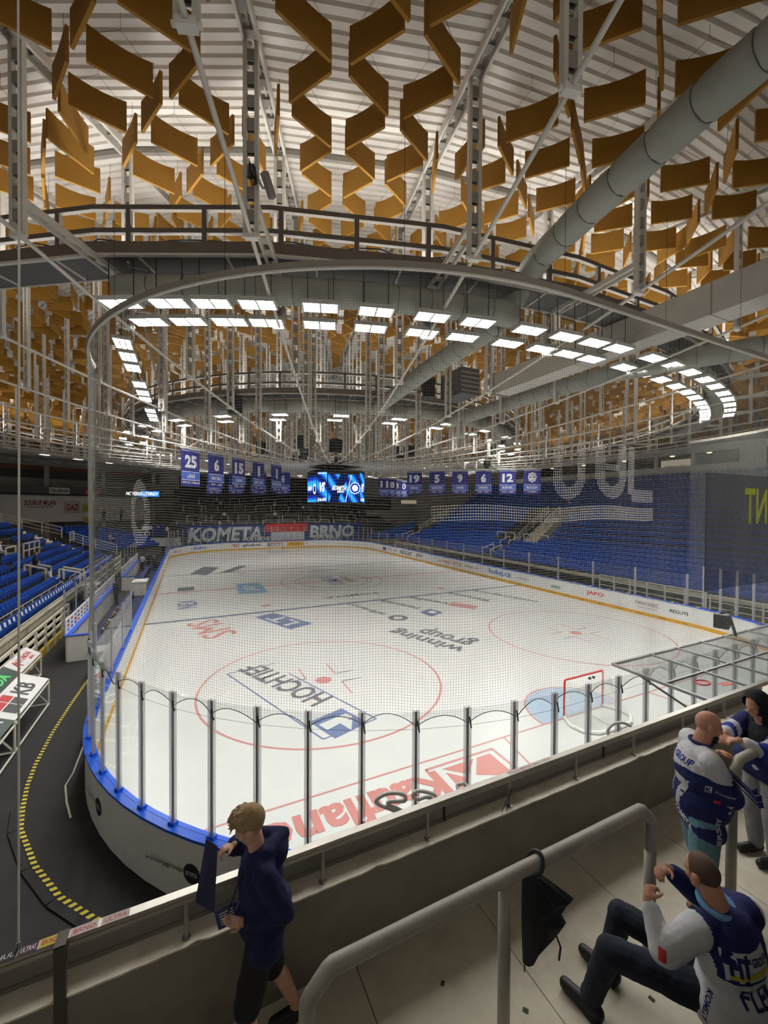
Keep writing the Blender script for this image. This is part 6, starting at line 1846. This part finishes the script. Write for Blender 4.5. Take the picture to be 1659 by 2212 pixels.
# the poster card in his hands
pc = thing('poster_card', 'dark folded poster card with a small fair-haired figure held upright by the boy', 'poster', (-11.55, -2.24, 4.09))
PCM = mat('poster_navy', srgb(30, 34, 78), 0.4, 0, 0.3, 6)
o_ = Vector((-11.55, -2.24, 4.09))
A, B_, B2, A2 = [Vector(p)-o_ for p in ((-11.53, -2.246, 4.48), (-11.594, -2.116, 4.46), (-11.662, -2.138, 4.065), (-11.554, -2.301, 4.095))]
def slab(name, q, th, m):
    n = (q[1]-q[0]).cross(q[2]-q[0]).normalized()*th
    b = MB(); b.add(list(q)+[p+n for p in q], [(0, 1, 2, 3), (7, 6, 5, 4), (0, 4, 5, 1), (1, 5, 6, 2), (2, 6, 7, 3), (3, 7, 4, 0)]); return b.build(name, m, pc)
slab('upper_sheet', (A, B_, B2, A2), 0.003, PCM)
nrm = (B_-A).cross(A2-A).normalized()
if (CAM-o_-A).dot(nrm) < 0: nrm = -nrm
hv = (B_-A); vv = (A2-A)
def print_spot(name, u, v, ru, rv, m):
    b = MB(); c = A+hv*u+vv*v+nrm*0.0045
    b.add([c+hv*(ru*cos(2*pi*k/16))+vv*(rv*sin(2*pi*k/16)) for k in range(16)], [tuple(range(16))]); b.build(name, m, pc)
print_spot('printed_hair', 0.52, 0.46, 0.20, 0.07, mat('print_fair', srgb(190, 168, 120), 0.5))
print_spot('printed_face', 0.50, 0.56, 0.20, 0.06, mat('print_brown', srgb(140, 98, 82), 0.5))
print_spot('printed_shoulders', 0.50, 0.65, 0.34, 0.05, mat('print_plum', srgb(96, 66, 84), 0.5))
F = (A2, A2+Vector((0.02, -0.10, -0.03)), A2+Vector((0.15, -0.12, -0.005)), A2+Vector((0.13, -0.01, 0.03)))
slab('lower_flap', F, 0.003, PCM)
b = MB(); fn = (F[1]-F[0]).cross(F[2]-F[0]).normalized(); fn = fn if fn.z > 0 else -fn
for k in range(5):
    c = F[0].lerp(F[1], 0.25+0.14*k); d_ = (F[3]-F[0]); b.add([c+d_*0.15+fn*0.005, c+d_*0.8+fn*0.005, c+d_*0.8+fn*0.005+Vector((0.001, -0.006, -0.001)), c+d_*0.15+fn*0.005+Vector((0.001, -0.006, -0.001))], [(0, 1, 2, 3)])
b.build('printed_lines', SGY, pc)
# ---------------------------------------------------------------- bald bearded man standing at the second barrier
JW = mat('jersey_white', srgb(205, 206, 210), 0.85, 0, 0.06, 25, 0.1); JN = mat('jersey_navy', srgb(26, 36, 96), 0.85, 0, 0.12, 25, 0.1)
JB = mat('jersey_royal', srgb(34, 52, 150), 0.85, 0, 0.12, 25); TEAL = mat('teal_shorts', srgb(104, 150, 164), 0.85, 0, 0.08, 15, 0.1)
BEARD = mat('dark_beard', srgb(44, 36, 30), 0.9, 0, 0.3, 80, 0.4)
t = thing('person', 'bald bearded man in white and navy hockey jersey and teal shorts at the barrier', 'person', (-7.42, -3.0, ZF), radians(-129))
b = MB()
hc = Vector((0, 0.075, 1.645)); hf = Vector((0.05, 0.95, -0.22))
P, R = head(b, hc, hf, (0, 0.2, 1), 1.06)
cap(b, (0, 0.0, 1.42), (0, 0.045, 1.57), 0.072, 0.066)
ell(b, (0, 0.0, 1.2), 0.2, 0.14, 0.25); ell(b, (0, 0.03, 0.98), 0.19, 0.16, 0.2)
SHL, SHR = Vector((-0.20, 0.02, 1.40)), Vector((0.20, 0.0, 1.40))
EL, ER = Vector((-0.29, 0.04, 1.15)), Vector((0.19, 0.16, 1.12))
WL, WR = Vector((-0.24, 0.27, 1.27)), Vector((-0.06, 0.29, 1.10))
for a_, e_, w_ in ((SHL, EL, WL), (SHR, ER, WR)): cap(b, a_, e_, 0.06, 0.048); cap(b, e_, w_, 0.047, 0.032)
hand(b, WR, (-0.75, 0.65, 0.1), (0.6, 0.7, 0.2), (0, 0.1, 1), 0.75, 1.05)
hand(b, WL, (-0.3, 0.95, -0.02), (0, 0, 1), (1, 0, 0), 0.35, 1.05)
for sx, yk in ((-1, 0.06), (1, -0.02)):
    k_ = Vector((sx*0.12, yk+0.02, 0.50)); a_ = Vector((sx*0.13, yk-0.03, 0.09))
    cap(b, (sx*0.10, 0, 0.9), k_, 0.095, 0.062); m2 = k_.lerp(a_, 0.35)+Vector((0, -0.015, 0)); cap(b, k_, m2, 0.058, 0.064); cap(b, m2, a_, 0.064, 0.04)
    cap(b, a_+Vector((0, -0.04, -0.04)), a_+Vector((0, 0.17, -0.05)), 0.042, 0.036)
blob('body', b, 0.0075, SKIN, t, 3)
b = MB()
ell(b, (0, 0.0, 1.22), 0.235, 0.185, 0.26); ell(b, (0, 0.035, 0.98), 0.245, 0.225, 0.24); cap(b, (-0.11, 0.02, 0.76), (0.11, 0.02, 0.76), 0.145); cap(b, (-0.15, 0, 1.41), (0.15, 0, 1.41), 0.085)
for a_, e_, w_ in ((SHL, EL, WL), (SHR, ER, WR)): cap(b, a_, e_, 0.098, 0.098); cap(b, e_, e_.lerp(w_, 0.30), 0.095, 0.085)
def fm(c, n): return 0 if c.z > 1.255+0.03*sin(c.x*9) else 1
jer = blob('jersey', b, 0.009, [JW, JN], t, 4, (0.022, 0.12), fmat=fm)
b = MB(); b.tube([(0.082*cos(2*pi*k/20), 0.015+0.085*sin(2*pi*k/20), 1.487+0.012*sin(2*pi*k/20)*-1) for k in range(20)], 0.014, 8, closed=True); b.build('collar', JN, t, True)
decal('HT GROUP', jer, (0, -0.4, 1.34), (1, 0, 0), (0, 0, 1), (0, 1, 0), 0.06, 0.3, JB, t, 'jersey_lettering')
decal('17', jer, (0, -0.4, 1.02), (1, 0, 0), (0, 0, 1), (0, 1, 0), 0.32, 0.30, JW, t, 'jersey_number', 0.04)
decal('KOMETA', jer, (0.0, -0.4, 0.76), (1, 0, 0), (0, 0, 1), (0, 1, 0), 0.06, 0.32, JW, t, 'jersey_lettering', 0.03)
decal('JERS3Y', jer, (0.5, 0.06, 0.82), (0, 0, 1), (0, -1, 0), (-1, 0, 0), 0.055, 0.26, JW, t, 'side_lettering', 0.03)
patch_on([(0.5, -0.05, 1.21), (0.5, 0.0, 1.21), (0.5, 0.0, 1.15), (0.5, -0.05, 1.15)], jer, (-1, 0, 0), JW, t, 'sleeve_badge')
decal('K', jer, (0.5, -0.025, 1.18), (0, 1, 0), (0, 0, 1), (-1, 0, 0), 0.045, None, JN, t, 'badge_letter', 0.03, 0.007)
decal('koulovic', jer, (0.5, 0.085, 1.175), (0, 1, 0), (0, 0, 1), (-1, 0, 0), 0.02, 0.12, JW, t, 'sleeve_lettering')
patch_on([(0.5, 0.02, 1.09), (0.5, 0.07, 1.085), (0.5, 0.07, 1.06), (0.5, 0.02, 1.065)], jer, (-1, 0, 0), RED, t, 'sleeve_badge')
for k, (y, z) in enumerate(((0.10, 1.07), (0.13, 1.03), (0.16, 1.05), (0.19, 1.00), (0.12, 0.99))):
    patch_on([(0.5, y, z), (0.5, y+0.045, z+0.02), (0.5, y+0.03, z-0.015)], jer, (-1, 0, 0), JW, t, 'jersey_flash')
for k, (y, z) in enumerate(((0.16, 1.38), (0.19, 1.33), (0.15, 1.30), (0.20, 1.28))):
    patch_on([(0.5, y-0.03, z), (0.5, y+0.02, z+0.03), (0.5, y+0.03, z-0.02), (0.5, y-0.01, z-0.03)], jer, (-1, 0, 0), JN, t, 'jersey_flash')
b = MB()
for sx, yk in ((-1, 0.06), (1, -0.02)):
    cap(b, (sx*0.11, 0.01, 0.80), (sx*0.125, yk+0.01, 0.42), 0.13, 0.108)
blob('shorts', b, 0.009, TEAL, t, 4, (0.016, 0.12))
for sx, yk in ((-1, 0.06), (1, -0.02)):
    b = MB(); cap(b, (sx*0.13, yk-0.06, 0.045), (sx*0.13, yk+0.15, 0.04), 0.05, 0.042); b.box((sx*0.13, yk+0.04, 0.012), (0.09, 0.28, 0.024)); blob('shoe', b, 0.008, DARK, t, 2)
b = MB(); cap(b, P(0, 0.066, -0.098), P(0, 0.078, -0.128), 0.034, 0.018); cap(b, P(-0.045, 0.05, -0.075), P(0.045, 0.05, -0.075), 0.024); ell(b, P(0, 0.085, -0.085), 0.028, 0.014, 0.02, R)
blob('beard', b, 0.006, BEARD, t, 1, (0.006, 0.02))
face_bits(P, 1.06, t, R, BEARD)
b = MB(); b.tube([WL.lerp(EL, 0.12)+Vector((0.035*cos(2*pi*k/14)*0.6, 0.03*cos(2*pi*k/14), 0.036*sin(2*pi*k/14))) for k in range(14)], 0.008, 6, closed=True); b.build('wristband', BLACK, t)

# ---------------------------------------------------------------- man seated on the step, seen from behind
DENIM = mat('dark_jeans', srgb(30, 36, 52), 0.9, 0, 0.2, 18, 0.15)
t = thing('person', 'man seated on the step with cropped hair and white and navy jersey, seen from behind', 'person', (-8.58, -3.76, 3.456))
b = MB()
hc = Vector((0.0, 0.155, 0.815)); hf = Vector((0.15, 0.95, -0.22))
P, R = head(b, hc, hf, (-0.02, 0.2, 1), 1.05)
cap(b, (0.04, 0.06, 0.58), (0.015, 0.12, 0.75), 0.074, 0.068)
ell(b, (0.06, 0.03, 0.38), 0.19, 0.14, 0.26); ell(b, (0.06, 0.0, 0.13), 0.19, 0.16, 0.16)
SHL, SHR = Vector((-0.15, 0.09, 0.565)), Vector((0.24, 0.01, 0.575))
EL, ER = Vector((-0.34, 0.20, 0.40)), Vector((0.30, 0.33, 0.40))
WL, WR = Vector((-0.25, 0.36, 0.555)), Vector((0.08, 0.42, 0.60))
for a_, e_, w_ in ((SHL, EL, WL), (SHR, ER, WR)): cap(b, a_, e_, 0.06, 0.048); cap(b, e_, w_, 0.047, 0.032)
hand(b, WL, (0.75, 0.3, 0.35), (-0.3, 0.3, 0.9), (0.2, -0.9, 0.2), 0.7, 1.05)
hand(b, WR, (-0.85, 0.0, 0.2), (0.1, 0.2, 1), (0, -1, 0.1), 0.7, 1.05)
HL, HR = Vector((-0.04, 0.03, 0.10)), Vector((0.15, 0.05, 0.10))
KL, KR = Vector((-0.45, 0.50, 0.15)), Vector((-0.15, 0.62, 0.17))
AL, AR = Vector((-0.50, 0.60, -0.29)), Vector((-0.17, 0.70, -0.29))
for h_, k_, a_ in ((HL, KL, AL), (HR, KR, AR)):
    cap(b, h_, k_, 0.085, 0.058); cap(b, k_, a_, 0.056, 0.04); cap(b, a_+Vector((0, -0.04, -0.04)), a_+Vector((-0.05, 0.16, -0.05)), 0.04, 0.034)
blob('body', b, 0.0075, SKIN, t, 3)
b = MB()
ell(b, (0.06, 0.02, 0.40), 0.235, 0.175, 0.27); ell(b, (0.07, -0.01, 0.16), 0.26, 0.215, 0.20); cap(b, (-0.07, 0.0, 0.10), (0.2, 0.02, 0.10), 0.16)
cap(b, (-0.12, 0.08, 0.56), (0.20, 0.02, 0.57), 0.085)
for a_, e_, w_ in ((SHL, EL, WL), (SHR, ER, WR)): cap(b, a_, e_, 0.095, 0.09); cap(b, e_, e_.lerp(w_, 0.75), 0.085, 0.062)
sd_ = Vector((0.98, -0.20, 0)).normalized()
def fm2(c, n):
    q = (c-Vector((0.05, 0.03, 0))).dot(sd_)
    return 1 if (c.z > 0.37+0.03*(q > 0.12) and abs(q) < 0.215-0.10*max(0, 0.5-c.z)) else 0
jer = blob('jersey', b, 0.009, [JW, JN], t, 4, (0.02, 0.13), fmat=fm2)
LBL = mat('light_blue_collar', srgb(110, 160, 205), 0.85, 0, 0.08, 20)
b = MB(); b.tube([Vector((0.03, 0.085, 0.655))+sd_*(0.095*cos(2*pi*k/24))+Vector((-sd_.y, sd_.x, 0))*(0.09*sin(2*pi*k/24))+Vector((0, 0, 0.015*sin(2*pi*k/24))) for k in range(24)], 0.022, 8, closed=True); b.build('collar', LBL, t, True)
bn = Vector((-0.20, -0.98, 0)); ray = -bn
def on_back(x, z): return Vector((0.06, 0.0, 0))+sd_*x+Vector((0, 0, z))+bn*0.5
patch_on([on_back(-0.20, 0.535), on_back(0.07, 0.555), on_back(0.07, 0.405), on_back(-0.20, 0.385)], jer, ray, JW, t, 'back_patch', 0.004)
decal('HT', jer, on_back(-0.125, 0.47), sd_, (0, 0, 1), ray, 0.10, 0.11, JN, t, 'back_lettering', 0.05, 0.008)
decal('GROUP', jer, on_back(0.0, 0.50), sd_, (0, 0, 1), ray, 0.045, 0.12, JN, t, 'back_lettering', 0.03, 0.008)
patch_on([on_back(-0.18, 0.42), on_back(0.05, 0.46), on_back(0.05, 0.425), on_back(-0.18, 0.397)], jer, ray, mat('print_yellow', srgb(200, 190, 60), 0.8), t, 'yellow_print', 0.007)
decal('FLEK', jer, on_back(-0.01, 0.295), sd_, (0, 0, 1), ray, 0.085, 0.24, JN, t, 'name_lettering', 0.02, 0.004)
decal('9', jer, on_back(0.0, 0.13), sd_, (0, 0, 1), ray, 0.17, None, JN, t, 'back_number', 0.05, 0.004)
decal('KOMETA', jer, (-0.45, 0.02, 0.16), (0, 0, -1), (0, 1, 0), (1, 0, 0), 0.035, 0.16, JN, t, 'side_lettering', 0.03)
lp = EL+Vector((-0.3, -0.15, 0.03))
patch_on([lp+Vector((0, 0, 0.035)), lp+Vector((0.03, -0.03, 0.035)), lp+Vector((0.03, -0.03, -0.03)), lp+Vector((0, 0, -0.03))], jer, (0.8, 0.5, 0), RED, t, 'sleeve_badge', 0.004)
b = MB()
cap(b, (0.06, 0.0, 0.09), (0.06, 0.05, 0.09), 0.17)
for h_, k_, a_ in ((HL, KL, AL), (HR, KR, AR)): cap(b, h_, k_, 0.115, 0.09); cap(b, k_, a_+Vector((0, 0, 0.03)), 0.085, 0.072)
blob('trousers', b, 0.009, DENIM, t, 4, (0.018, 0.1))
for a_ in (AL, AR):
    b = MB(); cap(b, a_+Vector((0, -0.05, -0.035)), a_+Vector((-0.05, 0.18, -0.045)), 0.05, 0.042); b.box(a_+Vector((-0.02, 0.06, -0.072)), (0.09, 0.29, 0.02)); blob('shoe', b, 0.008, BLACK, t, 2)
face_bits(P, 1.05, t, R, None)
SHAVE = mat('cropped_hair', srgb(92, 70, 58), 0.8, 0, 0.2, 120)
b = MB(); ell(b, P(0, -0.012, 0.027), 0.0785*1.05, 0.099*1.05, 0.094*1.05, R); cp = blob('cropped_hair', b, 0.007, SHAVE, t, 1)
bm = bmesh.new(); bm.from_mesh(cp.data); ff = hf.normalized()
bmesh.ops.delete(bm, geom=[v for v in bm.verts if (v.co-hc).dot(ff) > 0.03+0.4*max(0, (v.co-hc).z-0.05) or (v.co-hc).z < -0.02], context='VERTS'); bm.to_mesh(cp.data); bm.free()

# ---------------------------------------------------------------- hooded person at the right edge
t = thing('person', 'person in black hood with white and blue sleeves at the right edge barrier', 'person', (-6.28, -3.05, ZF), radians(72))
b = MB()
hc = Vector((0, 0.12, 1.62)); hf = Vector((0, 0.9, -0.3)); P, R = head(b, hc, hf, (0, 0.25, 1), 1.0)
cap(b, (0, 0.03, 1.40), (0, 0.09, 1.54), 0.06, 0.056); ell(b, (0, 0, 1.18), 0.18, 0.12, 0.25); ell(b, (0, 0, 0.95), 0.16, 0.13, 0.16)
SHL, SHR = Vector((-0.18, 0.03, 1.37)), Vector((0.18, 0.03, 1.37)); EL, ER = Vector((-0.22, 0.24, 1.24)), Vector((0.16, 0.26, 1.26)); WL, WR = Vector((-0.10, 0.44, 1.33)), Vector((0.02, 0.47, 1.33))
for a_, e_, w_ in ((SHL, EL, WL), (SHR, ER, WR)): cap(b, a_, e_, 0.05, 0.042); cap(b, e_, w_, 0.04, 0.03)
hand(b, WL, (0.3, 0.9, -0.1), (0, 0, 1), (1, 0, 0), 0.5); hand(b, WR, (-0.4, 0.9, -0.1), (0, 0, 1), (-1, 0, 0), 0.5)
for sx in (-1, 1): cap(b, (sx*0.09, 0, 0.88), (sx*0.1, 0.03, 0.48), 0.085, 0.055); cap(b, (sx*0.1, 0.03, 0.48), (sx*0.1, -0.02, 0.09), 0.055, 0.038); cap(b, (sx*0.1, -0.06, 0.045), (sx*0.1, 0.15, 0.04), 0.04, 0.034)
blob('body', b, 0.0085, SKIN, t, 3)
b = MB(); ell(b, P(0, -0.02, 0.02), 0.118, 0.128, 0.135, R); cap(b, (0, -0.05, 1.42), (0, 0.0, 1.5), 0.13, 0.12); ell(b, (0, 0, 1.2), 0.225, 0.175, 0.25); cap(b, (-0.13, 0, 1.37), (0.13, 0, 1.37), 0.09)
hd = blob('black_hood', b, 0.010, mat('black_hoodie', srgb(24, 25, 32), 0.9, 0, 0.2, 15, 0.2), t, 4, (0.02, 0.1))
bm = bmesh.new(); bm.from_mesh(hd.data); ff = hf.normalized()
bmesh.ops.delete(bm, geom=[v for v in bm.verts if (v.co-hc).dot(ff) > 0.07 and v.co.z > 1.5], context='VERTS'); bm.to_mesh(hd.data); bm.free()
b = MB()
for a_, e_, w_ in ((SHL, EL, WL), (SHR, ER, WR)): cap(b, a_, e_, 0.088, 0.08); cap(b, e_, e_.lerp(w_, 0.7), 0.078, 0.062)
cap(b, (-0.1, 0, 1.0), (0.1, 0, 1.0), 0.19); 
blob('jersey', b, 0.010, [JW, JB, JN], t, 4, (0.018, 0.1), fmat=lambda c, n: 2 if c.y < 0.19 else (1 if 0.24 < c.y < 0.33 else 0))
b = MB()
for sx in (-1, 1): cap(b, (sx*0.09, 0, 0.86), (sx*0.1, 0.03, 0.5), 0.115, 0.085); cap(b, (sx*0.1, 0.03, 0.5), (sx*0.1, -0.02, 0.1), 0.085, 0.07)
blob('jeans', b, 0.010, mat('light_jeans', srgb(150, 152, 156), 0.9, 0, 0.2, 20), t, 4, (0.015, 0.1))
for sx in (-1, 1):
    b = MB(); cap(b, (sx*0.1, -0.06, 0.045), (sx*0.1, 0.16, 0.042), 0.048, 0.042); blob('shoe', b, 0.010, DARK, t, 2)
face_bits(P, 1.0, t, R, None)

# ---------------------------------------------------------------- small distant people
DRK = mat('dark_clothes', srgb(30, 31, 38), 0.9, 0, 0.3, 5); LTC = mat('light_clothes', srgb(190, 190, 195), 0.9, 0, 0.1, 5); GRN = mat('grey_clothes', srgb(90, 92, 100), 0.9)
HAIRD = mat('dark_hair', srgb(40, 32, 28), 0.9)
def small_person(name, pose, top, leg):
    b = MB()
    if pose == 'stand':
        H = 0.0
        for sx, y in ((-1, 0.04), (1, -0.03)): cap(b, (sx*0.1, 0, 0.88), (sx*0.11, y, 0.1), 0.1, 0.06, 8); cap(b, (sx*0.11, y-0.05, 0.05), (sx*0.11, y+0.14, 0.05), 0.05, 0.045, 8)
    else:
        H = -0.42
        for sx in (-1, 1): cap(b, (sx*0.1, 0, 0.5), (sx*0.13, 0.45, 0.52), 0.1, 0.08, 8); cap(b, (sx*0.13, 0.45, 0.52), (sx*0.13, 0.42, 0.08), 0.075, 0.06, 8); cap(b, (sx*0.13, 0.38, 0.05), (sx*0.13, 0.58, 0.05), 0.05, 0.045, 8)
    ell(b, (0, 0, 1.2+H), 0.2, 0.14, 0.27); ell(b, (0, 0, 0.96+H), 0.18, 0.15, 0.15)
    for sx in (-1, 1): cap(b, (sx*0.19, 0, 1.4+H), (sx*0.26, 0.02, 1.14+H), 0.075, 0.06, 8); cap(b, (sx*0.26, 0.02, 1.14+H), (sx*0.17, 0.22, 1.02+H), 0.055, 0.045, 8)
    cap(b, (0, 0.01, 1.4+H), (0, 0.03, 1.52+H), 0.06, 0.055, 8); ell(b, (0, 0.04, 1.63+H), 0.078, 0.098, 0.115)
    def fmx(c, n):
        z = c.z-H
        if z > 1.5: return 3 if (c.y < 0.03 or z > 1.69) else 2
        if abs(c.x) < 0.22 and c.y > 0.19 and 0.93 < z < 1.1 and pose == 'stand': return 2
        return 0 if z > 0.95 else 1
    return blob(name, b, 0.022, [top, leg, SKIN, HAIRD], None, 3, fmat=fmx)
first = {}
def put_person(kind, x, y, z, rz, label, group=None, sc=1.0):
    pose, top, leg = kind
    k = (pose, top.name, leg.name)
    if k not in first:
        o = small_person('person', pose, top, leg); first[k] = o; tag(o, label, 'person', group)
        o.location = (x, y, z); o.rotation_euler = (0, 0, rz)
    else: o = dup(first[k], (x, y, z), rz, label, group)
    if group is None and 'group' in o: del o['group']
    o.scale = (sc, sc, sc); return o
SD, SL_, SG = ('stand', DRK, DRK), ('stand', LTC, DRK), ('stand', GRN, DRK); QD, QL = ('sit', DRK, DRK), ('sit', LTC, DRK)
put_person(SD, -21.0, 29.6, 1.85, -1.4, 'dark clothed spectator standing on the left stand stair by the cream handrail')
put_person(QL, -20.0, 28.6, 1.30, -1.3, 'spectator in a pale jersey seated beside the stair in the left stand')
put_person(SD, -19.9, 41.6, 1.45, -1.2, 'spectator in black standing alone near the far end of the left stand')
put_person(SL_, -22.6, 28.9, 2.70, -1.2, 'spectator in pale top standing at the left edge by the stand entrance railing')
put_person(QD, -23.6, 44.9, 2.2, -1.2, 'dark clothed person seated by the far stair of the left stand')
put_person(SD, -15.5, 43.6, 0, 2.2, 'dark clothed club man standing at the farther bench, left of the pair')
put_person(SG, -15.0, 44.2, 0, 1.4, 'grey clothed club man standing at the farther bench, right of the pair')
put_person(SL_, -16.0, 43.2, 0, -0.6, 'club man in a white top bending over the farther bench')
put_person(QD, -14.6, 42.0, 0, 0.3, 'dark figure sitting low beside the boards at the farther bench')
put_person(SD, -16.15, 27.5, 0, -0.8, 'dark figure standing between the benches on the left')
put_person(SD, -22.0, 56.0, 2.6, -1.0, 'dark spectator standing in the far left corner seats, left one')
put_person(QL, -20.5, 55.0, 2.0, -1.0, 'spectator in white leaning forward in the far left corner seats')
put_person(SL_, 30.6, 30.2, 5.9, 1.4, 'person in white standing at the top of the right stand entrance')
put_person(SD, -22.3, 62.5, 4.4, 0.4, 'dark clothed pair member standing below the LED strip at far left')
put_person(SG, -20.4, 63.5, 4.6, -0.4, 'grey clothed person standing below the LED strip at far left')
rnd = random.Random(9)
for k in range(46):
    i = rnd.randrange(1, 9); x = rnd.uniform(-11.5, 19)
    put_person((SD, SD, SD, SG, SL_, SD)[k % 6], x, 62.5+1.15*i, 3.3+0.4*i, pi+rnd.uniform(-0.5, 0.5), 'small dark spectator among the crush barriers of the far terrace', 'spectators on the far terrace', rnd.uniform(0.9, 1.04))
fl_ = thing('fan_flag', 'black cut-out fan figure with a pale face standing at the far left corner', 'figure board', (-13.8, 59.2, 3.0))
b = MB(); b.add([(-1.1, 0, -0.6), (-1.1, 0, 0.9), (-0.9, 0, 1.5), (-0.4, 0, 1.5), (-0.1, 0, 0.9), (0.9, 0, 0.85), (1.6, 0, 0.7), (1.2, 0, 0.0), (0.6, 0, -0.5)], [tuple(range(8, -1, -1))]); b.add([(-1.1, 0.05, -0.6), (-1.1, 0.05, 0.9), (-0.9, 0.05, 1.5), (-0.4, 0.05, 1.5), (-0.1, 0.05, 0.9), (0.9, 0.05, 0.85), (1.6, 0.05, 0.7), (1.2, 0.05, 0.0), (0.6, 0.05, -0.5)], [tuple(range(9))]); b.build('board', BLACK, fl_)
b = MB(); b.add([(-0.85, -0.01, 0.5), (-0.75, -0.01, 0.15), (-0.55, -0.01, 0.05), (-0.35, -0.01, 0.5), (-0.6, -0.01, 0.8)], [(0, 1, 2, 3, 4)]); b.build('face', SGY, fl_)
